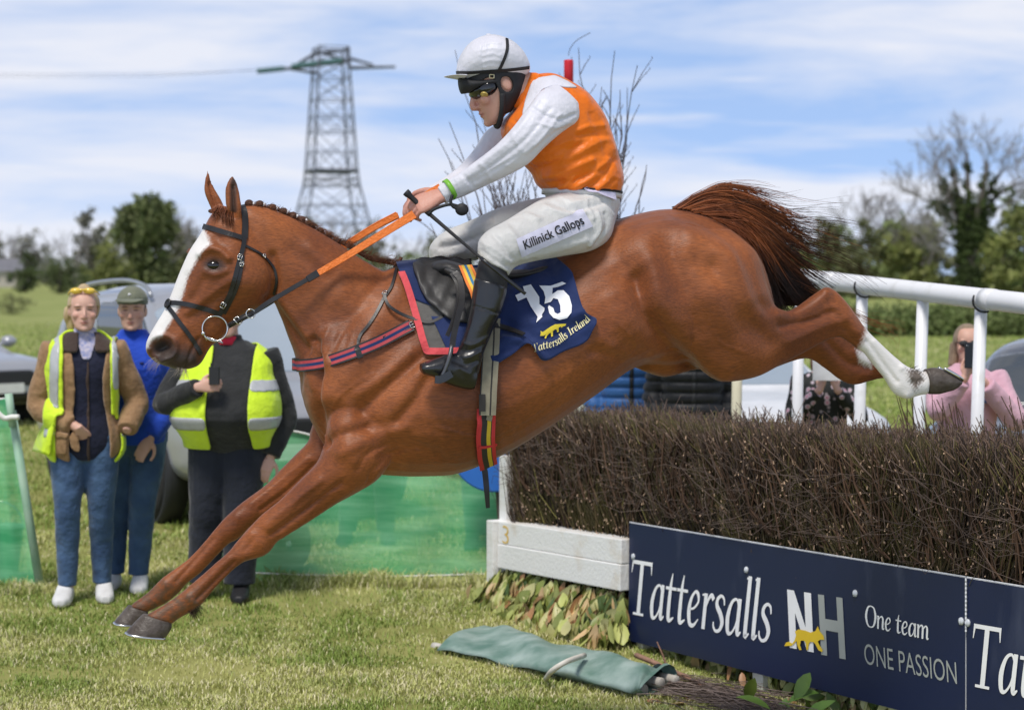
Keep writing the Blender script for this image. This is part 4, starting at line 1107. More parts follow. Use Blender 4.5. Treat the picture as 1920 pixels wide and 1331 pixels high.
ax = (near_[-1] - near_[0]); ax[2] = 0; ax /= np.linalg.norm(ax)
for (px, py, z, r_) in ((1206, 1292, .035, .024), (1238, 1279, .062, .023), (1266, 1274, .060, .021), (1252, 1296, .022, .021)):
    p = gpt(px, py, z); m = MB(); rad = np.array([r_] * 5)
    m.tube([p - ax * .10, p - ax * .06, p - ax * .02, p + ax * .008, p + ax * .012], [r_, r_, r_, r_, r_ * .8], 14)
    m.build('pole', pole_m, mat_t, True)
p = gpt(818, 1212, .03); m = MB(); m.tube([p - ax * .02, p + ax * .06], .020, 12); m.build('pole', pole_m, mat_t, True)
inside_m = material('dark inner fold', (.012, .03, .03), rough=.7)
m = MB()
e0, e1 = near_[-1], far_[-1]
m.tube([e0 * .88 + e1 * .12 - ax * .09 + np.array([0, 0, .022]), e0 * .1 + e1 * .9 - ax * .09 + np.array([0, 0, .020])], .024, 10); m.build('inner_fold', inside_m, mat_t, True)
strap_m = material('off-white webbing', (.62, .58, .50), rough=.8, var=(.72, .69, .62), vscale=20)
m = MB(); m.tube(crom([gpt(1024, 1272, .03), gpt(1034, 1258, .10), gpt(1062, 1240, .145), gpt(1096, 1228, .125)], 4), .013, 6); m.build('strap', strap_m, mat_t, True)

# ------------------------------------------------------------------ cut branch, twig pile and laurel sprig on the ground
branch_m = material('pink-brown cut branch', (.36, .20, .14), rough=.7, var=(.26, .15, .10), vscale=18, bump=.4, bscale=50)
m = MB(); m.tube(crom([gpt(1193, 1228, .10), gpt(1232, 1244, .09), gpt(1285, 1268, .05), gpt(1320, 1284, .03)], 4), np.linspace(.013, .009, 13), 8)
m.tube([gpt(1250, 1250, .075), gpt(1243, 1228, .12), gpt(1232, 1203, .19)], [.006, .005, .003], 6)
tag(centre(m.build('cut_branch', branch_m, smooth=True)), 'pinkish cut branch lying across the end of the rolled mat', 'branch')
n = 260
t_ = rng.random(n); px = 1250 + 215 * t_ + rng.normal(size=n) * 26; py = 1276 + 62 * t_ + rng.normal(size=n) * (5 + 8 * t_)
P0 = np.array([gpt(x - 20 - 70 * random.random(), y - 26 * random.random() + 6 * random.random(), .01 + .05 * random.random()) for x, y in zip(px, py)])
P1 = np.array([gpt(x + 20 + 80 * random.random(), y + 26 * random.random() - 4, .0 + .05 * random.random()) for x, y in zip(px, py)])
c0 = np.array([.27, .21, .18])[None] * (.4 + rng.random(n))[:, None]
v, q, c = sticks(P0, P1, .0018 + .002 * rng.random(n), .0012 + .001 * rng.random(n), rng.normal(size=(n, 3)) * np.array([.02, .02, .015]), c0, c0)
tag(centre(quads_obj('twig_pile', v, q, twig_m, None, c)), 'grey-brown heap of loose birch twigs on the turf below the navy board', 'twig pile')
sp = thing('laurel_sprig', 'green laurel sprig with broad leaves lying under the navy board', 'sprig', gpt(1530, 1318, 0))
n = 26
px = np.array([1510, 1525, 1540, 1552, 1566, 1580, 1600, 1535, 1560, 1590, 1505, 1548, 1571, 1618, 1640, 1660, 1490, 1690, 1530, 1550, 1400, 1380, 1655, 1676, 1475, 1615]); py = 1296 + 24 * rng.random(n)
P0 = np.array([gpt(x, y, .03 + .06 * random.random()) for x, y in zip(px, py)])
d = rng.normal(size=(n, 3)) * np.array([.8, .3, .6]) + np.array([0, -.2, -.35])
leaves('foliage', P0, d, np.array([0, -.8, .6])[None] + rng.normal(size=(n, 3)) * .4, .10 + .05 * rng.random(n), .045 + .02 * rng.random(n), np.array([[.10, .19, .03]]) * (.6 + .9 * rng.random(n))[:, None] + np.array([[.06, .03, 0]]) * rng.random(n)[:, None], sp)
m = MB(); m.tube(crom([gpt(1500, 1275, .10), gpt(1560, 1290, .09), gpt(1600, 1308, .06), gpt(1625, 1330, .04)], 4), .004, 5); m.build('stem', branch_m, sp)
n = 60
P0 = np.array([gpt(1200 + 480 * random.random(), 1285 + 46 * random.random(), .012) for k in range(n)])
tag(leaves('fallen_leaves', P0, rng.normal(size=(n, 3)) * np.array([1, 1, .1]), np.tile([0, -.2, 1.0], (n, 1)) + rng.normal(size=(n, 3)) * .3, .05 + .04 * rng.random(n), .03 + .012 * rng.random(n), LC[rng.integers(0, 5, n)]), None, None, kind='stuff')
# ================================================================== white rail of the far wing, birch wing, red marker
RP = Plane(15.78, -2.536)
pvc = material('white plastic rail', (.80, .80, .81), rough=.35, spec=.5, var=(.58, .57, .53), vscale=9, vdetail=10)
for e_, p_ in zip([n for n in pvc.node_tree.nodes if n.type == 'VALTORGB'][0].color_ramp.elements, (.56, .85)): e_.position = p_
cream = material('cream painted post', (.74, .70, .52), rough=.5, var=(.68, .63, .45), vscale=5)
black_tie = material('black cable tie', (.012, .012, .014), rough=.5)
rt = thing('wing_rail', 'white plastic running rail on upright posts behind the brush fence', 'rail', RP.on(1600, 900, 0))
m = MB()
ln = [RP.on(x, 474 + (x - 1090) * .1145, 0) for x in (1090, 1300, 1500, 1630, 1800, 1911, 2050)]
m.tube(ln, .0505, 24); m.build('rail', pvc, rt, True)
for x in (1560, 1856):
    y = 474 + (x - 1090) * .1145; a, b_ = RP.on(x - 9, y - 1, 0), RP.on(x + 9, y + 1, 0); m = MB(); m.tube([a, b_], .053, 24); m.build('joint_sleeve', pvc, rt, True)
for i, (xt, xb, mat_) in enumerate([(1160, 1154, cream), (1271, 1264, cream), (1386, 1380, cream), (1500, 1494, pvc), (1617, 1611, pvc), (1731, 1722, pvc), (1840, 1831, pvc), (1952, 1944, pvc)]):
    yr = 474 + (xt - 1090) * .1145
    a = RP.on(xt, yr, 0); b_ = RP.on(xb, 820, 0); dz = (a - b_) / (a[2] - b_[2])
    foot = a - dz * (a[2] + .05)
    m = MB(); m.tube([foot, a - dz * .048], .0305, 16); po = m.build('post', mat_, rt, True)
    if mat_ is cream: po['label'] = 'cream painted post'
    if i in (4, 6):
        c = a - np.array([0, 0, .010]); m = MB()
        m.tube([c + RP.n * .055 * math.cos(th) + np.array([0, 0, 1]) * .055 * math.sin(th) + RP.t * (.03 - .02 * math.cos(th * 1.0)) for th in np.linspace(-1.9, .5, 12)], .005, 6); m.build('cable_tie', black_tie, rt, True)
# low white rail near the ground behind the hedge
# birch wing: tall bare twigs beside the far end of the fence
bw = thing('birch_wing', 'tall bare birch twigs of the fence wing standing behind the jockey', 'twigs', at(1010, 1120, 13.0))
twd = material('dark birch twig', (.060, .045, .045), rough=.7, var=(.11, .085, .085), vscale=6)
m = MB(); rnd = random.Random(11)
YB = 12.8
def twig(px0, py0, px1, py1, r0=.007, side=3, bend=0):
    a, b_ = at(px0, py0, YB), at(px1, py1, YB)
    a = a + np.array([0, rnd.uniform(-.3, .3), 0]); b_ = b_ + np.array([0, rnd.uniform(-.3, .3), 0])
    n = 9; P = [a + (b_ - a) * (k / n) + np.array([rnd.gauss(0, .008) + bend * math.sin(math.pi * k / n), 0, rnd.gauss(0, .006)]) for k in range(n + 1)]
    m.tube(P, np.linspace(r0, .0022, n + 1), 5)
    for k in range(side):
        i = rnd.randint(2, n - 1); q = P[i]; s = rnd.choice((-1, 1)); l = rnd.uniform(.08, .26)
        d = (b_ - a) / np.linalg.norm(b_ - a) + np.array([s * rnd.uniform(.35, .8), 0, .05]); d /= np.linalg.norm(d)
        m.tube([q, q + d * l * .5 + np.array([0, 0, .01]), q + d * l], [.0035, .0026, .0018], 4)
        for h_ in (.5, .8, 1):
            c = q + d * l * h_; m.tube([c, c + np.array([rnd.uniform(-.006, .006), 0, .012])], [.0028, .0012], 4)
for (x0, y0, x1, y1, s) in [(1000, 700, 853, 94, 4), (985, 640, 848, 236, 3), (975, 640, 823, 262, 4), (960, 640, 845, 300, 3), (1010, 640, 905, 215, 4), (990, 600, 925, 205, 3), (1120, 520, 1087, 92, 4), (1130, 560, 1148, 100, 6), (1140, 560, 1188, 130, 5), (1125, 560, 1110, 200, 4), (1150, 520, 1160, 180, 4), (1100, 420, 1075, 100, 2),
                            (1150, 560, 1216, 308, 2), (1160, 480, 1210, 388, 1)]:
    twig(x0, y0, x1, y1, .0085, s)
for k in range(46):
    x0 = rnd.uniform(930, 1060); x1 = x0 + rnd.gauss(-35, 45)
    twig(x0, 640, x1, rnd.uniform(318, 420), rnd.uniform(.006, .011), rnd.randint(2, 5), rnd.gauss(0, .015))
for k in range(14):
    x0 = rnd.uniform(1100, 1170); twig(x0, 560, x0 + rnd.gauss(15, 35), rnd.uniform(150, 330), rnd.uniform(.005, .008), 3)
a = at(1066, 105, YB); m.tube(crom([a, at(1069, 92, YB), at(1082, 76, YB), at(1107, 62, YB)], 4), .0022, 5)
m.build('bare_twigs', twd, bw)
red = material('red wrapped pole', (.62, .012, .025), rough=.45, var=(.50, .01, .02), vscale=20)
mk = thing('marker_pole', 'red-topped marker pole rising behind the jockey\'s shoulder', 'marker pole', at(1066, 1100, 12.6) * np.array([1, 1, 0]))
m = MB(); p0 = at(1066, 152, 12.6); p1 = at(1066.5, 114, 12.6)
m.lathe(p0 * .5 + p1 * .5, [(.022, -.10), (.029, -.095), (.029, .058), (.026, .064), (.01, .066)], 14); m.build('red_sleeve', red, mk, True)
m = MB(); m.tube([p0 * np.array([1, 1, 0]), p0 + np.array([0, 0, -.05])], .02, 10); m.build('pole', white_paint, mk, True)
# blue disc on the far end of the fence
blue_p = material('blue painted disc', (.03, .16, .58), rough=.35, var=(.04, .19, .62), vscale=4)
dt = thing('marker_disc', 'blue round marker disc standing behind the hanging girth strap', 'marker disc', at(925, 1090, 11.7) * np.array([1, 1, 0]))
c = at(926, 842, 11.7); MB().lathe(c, [(.005, .012), (.235, .012), (.243, .006), (.243, -.006), (.235, -.012), (.005, -.012)], 40, (0, -1, 0)).build('disc', blue_p, dt)
m = MB(); m.tube([c + np.array([.02, .03, .12]), c + np.array([.02, .03, -.2]), (c + np.array([.06, .12, 0])) * np.array([1, 1, 0])], .014, 8); m.build('stake', bark_m, dt, True)

# ------------------------------------------------------------------ green mesh screens
net = bpy.data.materials.new('green debris netting'); net.use_nodes = True
t = net.node_tree; bs = t.nodes['Principled BSDF']
tcx = t.nodes.new('ShaderNodeTexCoord'); mpx = t.nodes.new('ShaderNodeMapping'); mpx.inputs['Scale'].default_value = (.8, .8, 7)
ns = t.nodes.new('ShaderNodeTexNoise'); ns.inputs['Scale'].default_value = 2.5; ns.inputs['Detail'].default_value = 6
rp = t.nodes.new('ShaderNodeValToRGB'); rp.color_ramp.elements[0].color = (.08, .52, .22, 1); rp.color_ramp.elements[1].color = (.30, .76, .42, 1); rp.color_ramp.elements[0].position = .35; rp.color_ramp.elements[1].position = .7
ra = t.nodes.new('ShaderNodeMapRange'); ra.inputs[3].default_value = .58; ra.inputs[4].default_value = .76
t.links.new(tcx.outputs['Object'], mpx.inputs[0]); t.links.new(mpx.outputs[0], ns.inputs['Vector']); t.links.new(ns.outputs['Fac'], rp.inputs['Fac']); t.links.new(ns.outputs['Fac'], ra.inputs[0])
t.links.new(rp.outputs[0], bs.inputs['Base Color']); t.links.new(ra.outputs[0], bs.inputs['Alpha']); bs.inputs['Roughness'].default_value = .6
pale_post = material('pale green post', (.30, .50, .36), rough=.5, var=(.42, .58, .45), vscale=8)
cordm = material('white cord', (.75, .75, .72), rough=.8)
def screen(name, label, bot, top, nsx=40, nsz=10, rip=.02):
    """hanging net between two lines of points"""
    t = thing(name, label, 'mesh fence', bot[len(bot) // 2], None)
    B, T = crom(bot, max(2, nsx // (len(bot) - 1))), crom(top, max(2, nsx // (len(top) - 1)))
    n = min(len(B), len(T)); V = []
    for i in range(n):
        for j in range(nsz + 1):
            k = j / nsz; p = B[i] + (T[i] - B[i]) * k
            V.append(p + np.array([0, rip * math.sin(i * .7) * math.sin(math.pi * k) + rip * .6 * math.sin(i * .31 + 5 * k), rip * .5 * math.sin(i * .5) * k]))
    F_ = [(i * (nsz + 1) + j, (i + 1) * (nsz + 1) + j, (i + 1) * (nsz + 1) + j + 1, i * (nsz + 1) + j + 1) for i in range(n - 1) for j in range(nsz)]
    mesh_obj('netting', V, F_, net, t, smooth=True)
    m = MB(); m.tube(T, .006, 5); m.build('top_cord', cordm, t)
    return t
YS = 11.95
s1 = screen('mesh_screen', 'long green mesh screen hanging behind the horse\'s forelegs and belly', [at(x, 1092, YS) for x in (395, 560, 720, 860, 1000)], [at(x, y, YS) for x, y in ((395, 805), (560, 810), (720, 868), (860, 884), (1000, 880))])
for x in (420, 985):
    m = MB(); m.tube([at(x, 1100, YS + .03), at(x - 4, 800 if x < 600 else 860, YS + .03)], .018, 8); m.build('post', pale_post, s1, True)
m = MB(); m.tube(crom([at(400, 1070, YS - .03), at(560, 1077, YS - .03), at(740, 1080, YS - .03), at(930, 1075, YS - .03)], 6), .0055, 6); m.build('bottom_cord', cordm, s1, True)
s2 = screen('mesh_screen', 'green mesh screen with slanting post at the left edge', [at(-160, 1105, 11.7), at(-40, 1106, 11.7), at(74, 1106, 11.7)], [at(-160, 742, 11.7), at(-60, 748, 11.7), at(14, 748, 11.7)])
m = MB(); m.tube([at(77, 1112, 11.68), at(22, 770, 11.68)], .025, 10); m.build('post', pale_post, s2, True)
m = MB(); m.tube([at(24, 800, 11.65), at(16, 738, 11.65)], .022, 8); m.build('post', pale_post, s2, True)
m = MB(); m.tube(crom([at(-8, 770, 11.6), at(8, 784, 11.6), at(22, 782, 11.6), at(36, 782, 11.6)], 3), .016, 6); m.build('white_tie', cordm, s2, True)
# green bucket behind the left screen
bk = material('green plastic bucket', (.02, .20, .10), rough=.4, var=(.03, .24, .12), vscale=6)
p = at(0, 1112, 12.0); p[2] = .08
bt = thing('bucket', 'green plastic bucket on the grass behind the left mesh screen', 'bucket', p)
MB().lathe(p, [(.09, 0), (.10, .01), (.135, .30), (.145, .305), (.145, .32), (.13, .32), (.128, .30), (.09, .03)], 24).build('pail', bk, bt, True)
m = MB(); m.tube([p + np.array([.14 * math.cos(a), 0, .30 + .16 * math.sin(a)]) for a in np.linspace(0, math.pi, 14)], .005, 6); m.build('handle', steel, bt, True)
# round brown drum lying on edge behind the screen
drum = material('brown wooden drum', (.20, .12, .055), rough=.7, var=(.28, .17, .08), vscale=9)
p = at(515, 1016, 12.25)
ct = thing('cable_drum', 'brown round wooden drum seen through the green mesh behind the near foreleg', 'drum', p * np.array([1, 1, 0]))
MB().lathe(p, [(.03, .06), (.21, .06), (.215, .05), (.215, .03), (.21, .02), (.12, .02), (.12, -.12), (.21, -.12), (.215, -.14), (.03, -.14)], 36, (.12, -1, .02)).build('flange', drum, ct)
MB().lathe(p + np.array([.09, -.062, .0]), [(.004, .006), (.018, .006), (.018, 0)], 12, (.12, -1, .02)).build('hub_cap', cordm, ct)
# ================================================================== parked cars
def patch(me, keep, off, thick, name, mat, parent=None, xf=None, smooth=True):
    """a panel lifted off a surface: the faces of me whose centre passes keep, moved out by off and given thickness"""
    V = mverts(me); Nn = mnormals(me)
    C = np.array([p.center[:] for p in me.polygons])
    ok = np.where(keep(C))[0]
    if len(ok) == 0: return None
    used = {}; F_ = []
    for i in ok:
        q = []
        for k in me.polygons[i].vertices:
            if k not in used: used[k] = len(used)
            q.append(used[k])
        F_.append(q)
    idx = np.array(list(used.keys()))
    P = V[idx] + Nn[idx] * off
    Q = V[idx] + Nn[idx] * (off - thick)
    n = len(idx)
    E = {}
    for q in F_:
        for a, b in zip(q, q[1:] + q[:1]): E[(a, b)] = 1
    G = [tuple(q) for q in F_] + [tuple(n + k for k in reversed(q)) for q in F_]
    for a, b in E:
        if (b, a) not in E: G.append((b, a, n + a, n + b))
    rimn = {}
    for a, b in E:
        if (b, a) not in E: rimn.setdefault(a, []).append(b); rimn.setdefault(b, []).append(a)
    rk = [k for k in rimn if len(rimn[k]) == 2]
    ra = np.array([rimn[k] for k in rk], int); rk = np.array(rk, int)
    for _ in range(8):
        if len(rk):
            for X in (P, Q): X[rk] = X[rk] * .4 + (X[ra[:, 0]] + X[ra[:, 1]]) * .3
    W = np.vstack([P, Q])
    if xf is not None: W = xf(W)
    return mesh_obj(name, W, G, mat, parent, smooth)
glass_m = material('car glass', (.045, .055, .065), rough=.06, spec=.9, var=(.07, .08, .09), vscale=1)
sheen_glass = material('windscreen painted with sky reflection', (.30, .36, .42), rough=.08, spec=.9, var=(.36, .42, .48), vscale=1)  # pale base colour stands in for the sky's reflection on the glass
tyre_m = material('tyre rubber', (.020, .020, .021), rough=.85, var=(.035, .034, .033), vscale=20)
rim_m = material('alloy wheel', (.40, .41, .43), rough=.35, metal=.7)
trim_m = material('black plastic trim', (.022, .023, .025), rough=.6)
lamp_m = material('headlamp glass', (.60, .63, .66), rough=.08, spec=.8)
plate_m = material('number plate', (.75, .75, .72), rough=.4)
def car(name, label, pos, heading, paint, dims=(4.5, 1.82, 1.66), suv=True, screen=glass_m):
    """heading: unit 2-D vector of the bonnet"""
    Lg, W, H = dims; hx = np.array([heading[0], heading[1], 0.0]); hx /= np.linalg.norm(hx); hy = np.array([-hx[1], hx[0], 0.0])
    pos = np.array(pos, float)
    xf = lambda P: pos + np.outer(np.asarray(P)[:, 0], hx) + np.outer(np.asarray(P)[:, 1], hy) + np.outer(np.asarray(P)[:, 2], [0, 0, 1.0])
    t = thing(name, label, 'car', pos)
    h = H / 1.66; l = Lg / 4.5
    st = [(-2.25, .42, .75, .88), (-2.18, .30, .98, .90), (-1.9, .26, 1.02, .905), (-1.0, .24, 1.03, .91), (.5, .24, 1.02, .91), (1.0, .24, 1.0, .91), (1.7, .26, .93, .90), (2.05, .30, .86, .86), (2.22, .40, .76, .76)]
    C, A, B = [], [], []
    for x, z0, z1, hw in np.array(crom(st, 3)):
        C.append([x * l, 0, (z0 + z1) / 2 * h]); A.append([0, 0, (z1 - z0) / 2 * h]); B.append([0, hw * W / 1.82, 0])
    lower = rings(np.array(C), np.array(A), np.array(B), 28, None, 4.5)
    if suv: cab = [(-2.12, .92, 1.06, .78), (-2.0, .92, 1.46, .74), (-1.6, .92, 1.62, .70), (-.5, .92, 1.66, .68), (.2, .92, 1.61, .68), (.62, .92, 1.42, .72), (1.05, .90, 1.10, .78), (1.22, .88, .98, .8)]
    else: cab = [(-1.75, .92, 1.05, .76), (-1.35, .92, 1.30, .70), (-.8, .92, 1.45, .66), (.0, .92, 1.47, .65), (.45, .92, 1.36, .68), (1.0, .90, 1.06, .76), (1.15, .88, .98, .78)]
    C, A, B = [], [], []
    for x, z0, z1, hw in np.array(crom(cab, 3)):
        C.append([x * l, 0, (z0 + z1) / 2 * h]); A.append([0, 0, (z1 - z0) / 2 * h]); B.append([0, hw * W / 1.82, 0])
    cabin = rings(np.array(C), np.array(A), np.array(B), 28, None, 3.6)
    me = fuse([lower, cabin], voxel=.026, iters=4)
    zb = 1.04 * h
    top = lambda C: np.interp(C[:, 0] / l, [s_[0] for s_ in cab], [s_[2] for s_ in cab]) * h
    side = lambda C: (C[:, 2] > zb) & (C[:, 2] < top(C) - .14 * h) & (np.abs(C[:, 1]) > .52)
    for sg in (1, -1):
        for x0, x1 in ((-1.85, -1.05), (-.95, -.10), (.0, .75)):
            patch(me, lambda C: side(C) & (C[:, 1] * sg > 0) & (C[:, 0] / l > x0) & (C[:, 0] / l < x1), .006, .02, 'side_window', glass_m, t, xf)
        patch(me, lambda C: (C[:, 0] / l > 1.93) & (C[:, 2] > .64 * h) & (C[:, 2] < .80 * h) & (C[:, 1] * sg > .50), .006, .02, 'headlight', lamp_m, t, xf)
        patch(me, lambda C: (C[:, 1] * sg > .8) & (C[:, 2] < .40 * h) & (np.abs(C[:, 0]) < 1.0), .006, .02, 'sill', trim_m, t, xf)
    patch(me, lambda C: (C[:, 0] / l > .42) & (C[:, 2] > 1.02 * h) & (C[:, 2] < (1.56 if suv else 1.38) * h) & (np.abs(C[:, 1]) < .63), .006, .02, 'windscreen', screen, t, xf)
    patch(me, lambda C: (C[:, 0] / l > 2.0) & (C[:, 2] > .56 * h) & (C[:, 2] < .74 * h) & (np.abs(C[:, 1]) < .42), .005, .02, 'grille', trim_m, t, xf)
    patch(me, lambda C: (C[:, 0] / l > 1.9) & (C[:, 2] > .32 * h) & (C[:, 2] < .46 * h) & (np.abs(C[:, 1]) < .62), .005, .02, 'bumper_intake', trim_m, t, xf)
    set_verts(me, xf(mverts(me))); mesh_from('body', me, paint, t)
    ex = lambda v: v[0] * hx + v[1] * hy + np.array([0, 0, v[2]])
    for sx in (1.34 * l, -1.34 * l):
        for sy in (1, -1):
            c = pos + ex((sx, sy * (W / 2 - .085), .34))
            wm = MB(); wm.lathe(c, [(.20, -.12), (.30, -.115), (.335, -.09), (.335, .09), (.30, .115), (.235, .11), (.225, .07), (.02, .06)], 30, hy * sy); wo = wm.build('tyre', tyre_m, t, True)
            rm = MB(); rm.lathe(c + hy * sy * .095, [(.22, -.02), (.232, .012), (.215, .018), (.20, -.015)], 30, hy * sy)
            for k in range(5):
                a = 2 * math.pi * k / 5 + .3; d = hx * math.cos(a) + np.array([0, 0, 1]) * math.sin(a)
                rm.tube([c + hy * sy * .10 + d * .03, c + hy * sy * .085 + d * .21], [.035, .024], 6)
            rm.lathe(c + hy * sy * .09, [(.06, -.02), (.06, .02), (.03, .03)], 14, hy * sy)
            rm.build('rim', rim_m, wo, True)
            am = MB(); am.lathe(pos + ex((sx, sy * (W / 2 - .03), .36)), [(.40, -.12), (.405, .0), (.385, .032), (.34, .034), (.34, -.12)], 30, hy * sy); am.build('wheel_arch', trim_m, t, True)
    for sy in (1, -1):
        m = MB(); m.add(*ball(pos + ex((.72 * l, sy * (W / 2 + .08), 1.08 * h)), (.10, .10, .075), 12, 8)); m.tube([pos + ex((.75 * l, sy * (W / 2 - .08), 1.04 * h)), pos + ex((.72 * l, sy * (W / 2 + .05), 1.06 * h))], .025, 6); m.build('wing_mirror', paint, t, True)
        if suv:
            m = MB(); m.tube(crom([pos + ex((x * l, sy * .60, z * h)) for x, z in ((-1.75, 1.57), (-1.6, 1.645), (-.5, 1.685), (.1, 1.645), (.28, 1.57))], 4), .018, 6); m.build('roof_rail', rim_m, t, True)
        for xx in (-.95, -.05):
            m = MB(); m.tube([pos + ex((xx * l - .18, sy * (W / 2 + .005), .93 * h)), pos + ex((xx * l, sy * (W / 2 + .012), .93 * h))], .014, 6); m.build('door_handle', paint, t, True)
    m = MB(); c = pos + ex((2.245 * l, 0, .52 * h))
    V = [c + hy * y + np.array([0, 0, z]) + hx * x for x in (-.03, .012) for y, z in ((-.26, -.055), (.26, -.055), (.26, .055), (-.26, .055))]
    m.add(V, [(0, 1, 2, 3), (7, 6, 5, 4), (0, 4, 5, 1), (1, 5, 6, 2), (2, 6, 7, 3), (3, 7, 4, 0)]); m.build('number_plate', plate_m, t)
    return t
silver = material('silver car paint', (.36, .37, .40), rough=.28, spec=.6, metal=.25, var=(.40, .41, .44), vscale=1, coat=.5)
white_p = material('white car paint', (.68, .69, .71), rough=.25, spec=.5, coat=.5)
dgrey = material('dark grey car paint', (.075, .082, .098), rough=.25, spec=.6, metal=.3, coat=.6)
fr, re = np.array([-2.46, 14.9]), np.array([-3.66, 17.25]); hd = (fr - re) / np.linalg.norm(fr - re); off = np.array([-hd[1], hd[0]])
ctr = (fr + re) / 2 + off * .80
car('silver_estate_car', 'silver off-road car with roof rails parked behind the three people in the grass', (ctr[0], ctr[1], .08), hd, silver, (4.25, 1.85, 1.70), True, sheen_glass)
p = at(-75, 790, 24.5) + np.array([.10, 0, 0])
car('silver_hatchback', 'silver car with dark front half out of frame at the left edge', (p[0] - .95, 25.4, .08), (.72, -.69), silver, (4.2, 1.78, 1.46), False)
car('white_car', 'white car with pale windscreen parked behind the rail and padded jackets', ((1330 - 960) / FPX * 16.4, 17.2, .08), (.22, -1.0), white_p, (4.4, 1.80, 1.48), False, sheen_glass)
car('dark_grey_car', 'dark grey car at the right edge behind the woman in pink', ((2060 - 960) / FPX * 14.4, 14.6, .08), (-.35, -.94), dgrey, (4.6, 1.9, 1.50), False, glass_m)
# ================================================================== spectators
skin = material('skin', (.60, .345, .255), rough=.5, spec=.35, var=(.66, .40, .31), vscale=9, attr='mark', attr_cols=[(.42, .13, .11), (.09, .055, .04), (.55, .22, .17)], subsurf=.12, bump=.05, bscale=90)
def cloth(name, c, var=None, rough=.8, vscale=5, bump=.45, bscale=14, sheen=.2, bd=.04, **k):
    return material(name, c, rough, .25, var, vscale, 5, bump, bscale, sheen=sheen, bdist=bd, **k)
blond = material('blond hair', (.42, .30, .16), rough=.5, var=(.55, .42, .25), vscale=14, stretch=(3, 3, .6), bump=.5, bscale=40)
brown_h = material('brown hair', (.10, .055, .03), rough=.5, var=(.16, .09, .05), vscale=14, bump=.5, bscale=40)
hivis = cloth('yellow high-visibility fabric', (.58, .80, .02), (.68, .90, .04), .6)
reflect = material('silver reflective tape', (.42, .43, .44), rough=.3, spec=.7, var=(.50, .51, .52), vscale=20)
jean = cloth('blue denim', (.034, .072, .155), (.068, .128, .235), vscale=9, bump=.7, bscale=11)
white_shoe = material('white trainers', (.72, .72, .72), rough=.6, var=(.62, .61, .60), vscale=20)
FACE = [(-.118, .022, -.080, -.045), (-.104, .044, -.094, -.022), (-.080, .057, -.095, .02), (-.045, .067, -.094, .07), (.0, .073, -.091, .092), (.04, .0755, -.092, .100), (.08, .066, -.072, .086), (.105, .044, -.040, .056), (.117, .016, -.008, .02)]
def head_shells(c, M, s=1.0, ears=True, mouth_open=0.0):
    """head looking along -y in its own frame; c its middle, M its rotation"""
    M = np.array(M); T = lambda P: np.asarray(P) * s @ M.T + c
    S = crom(FACE, 3); C = np.stack([S[:, 1] * 0, (S[:, 2] + S[:, 3]) / 2, S[:, 0]], 1)
    v, f = rings(C, np.stack([S[:, 1], S[:, 1] * 0, S[:, 1] * 0], 1), np.stack([S[:, 1] * 0, (S[:, 3] - S[:, 2]) / 2, S[:, 1] * 0], 1), 24, None, 2.25)
    out = [(T(v), f)]
    v, f = tube([(0, -.086, .012), (0, -.099, -.008), (0, -.110, -.030), (0, -.112, -.039), (0, -.098, -.047)], [.0075, .0095, .0115, .0120, .009], 10); out.append((T(v), f))
    for sx in (-1, 1):
        v, f = ball((sx * .0105, -.102, -.042), (.0075, .009, .0065), 10, 6); out.append((T(v), f))
        if ears:
            v, f = ball((sx * .0765, .012, -.008), (.010, .019, .031), 12, 8); out.append((T(v), f))
    v, f = ball((0, -.0945, -.066), (.021, .0105, .0065), 12, 6); out.append((T(v), f))
    v, f = ball((0, -.0925, -.0765), (.018, .0105, .006), 12, 6); out.append((T(v), f))
    v, f = ball((0, -.086, -.104), (.022, .016, .015), 12, 8); out.append((T(v), f))
    for sx in (-1, 1):
        v, f = ball((sx * .034, -.083, .021), (.022, .012, .007), 12, 6); out.append((T(v), f))
        v, f = ball((sx * .045, -.070, -.030), (.022, .020, .020), 12, 8); out.append((T(v), f))
    return out
def head_marks(V, c, M, s=1.0):
    """relief and colour of eyes, brows and lips on the skin of a head"""
    P = ((V - c) @ np.array(M)) / s
    fr = P[:, 1] < -.055
    eye = np.zeros(len(V)); brow = np.zeros(len(V)); lip = np.zeros(len(V)); blush = np.zeros(len(V)); dent = np.zeros(len(V))
    for sx in (-1, 1):
        d = np.hypot((P[:, 0] - sx * .032) / .017, (P[:, 2] - .002) / .0095)
        dent += -.007 * np.exp(-(d * .85) ** 2) * fr
        eye = np.maximum(eye, np.exp(-(np.hypot((P[:, 0] - sx * .032) / .0155, (P[:, 2] - .001) / .0048)) ** 4) * fr)
        d = np.hypot((P[:, 0] - sx * .034) / .021, (P[:, 2] - .020 + 3.0 * (P[:, 0] - sx * .034) ** 2) / .0045)
        brow = np.maximum(brow, .75 * np.exp(-d ** 4) * fr)
        blush = np.maximum(blush, .35 * np.exp(-(np.hypot(P[:, 0] - sx * .045, P[:, 2] + .032) / .024) ** 2) * fr)
    lip = np.exp(-(np.hypot(P[:, 0] / .023, (P[:, 2] + .071) / .0095)) ** 4) * fr
    mouth = np.exp(-(np.hypot(P[:, 0] / .021, (P[:, 2] + .071) / .0022)) ** 2) * fr
    dent += -.004 * mouth
    blush = np.maximum(blush, .4 * np.exp(-(np.hypot(P[:, 0], P[:, 2] + .036) / .016) ** 2) * fr)
    col = np.stack([np.clip(lip * .75, 0, 1), np.clip(np.maximum(np.maximum(eye, brow), mouth * .6), 0, 1), np.clip(blush, 0, 1)], 1)
    return dent * s, col
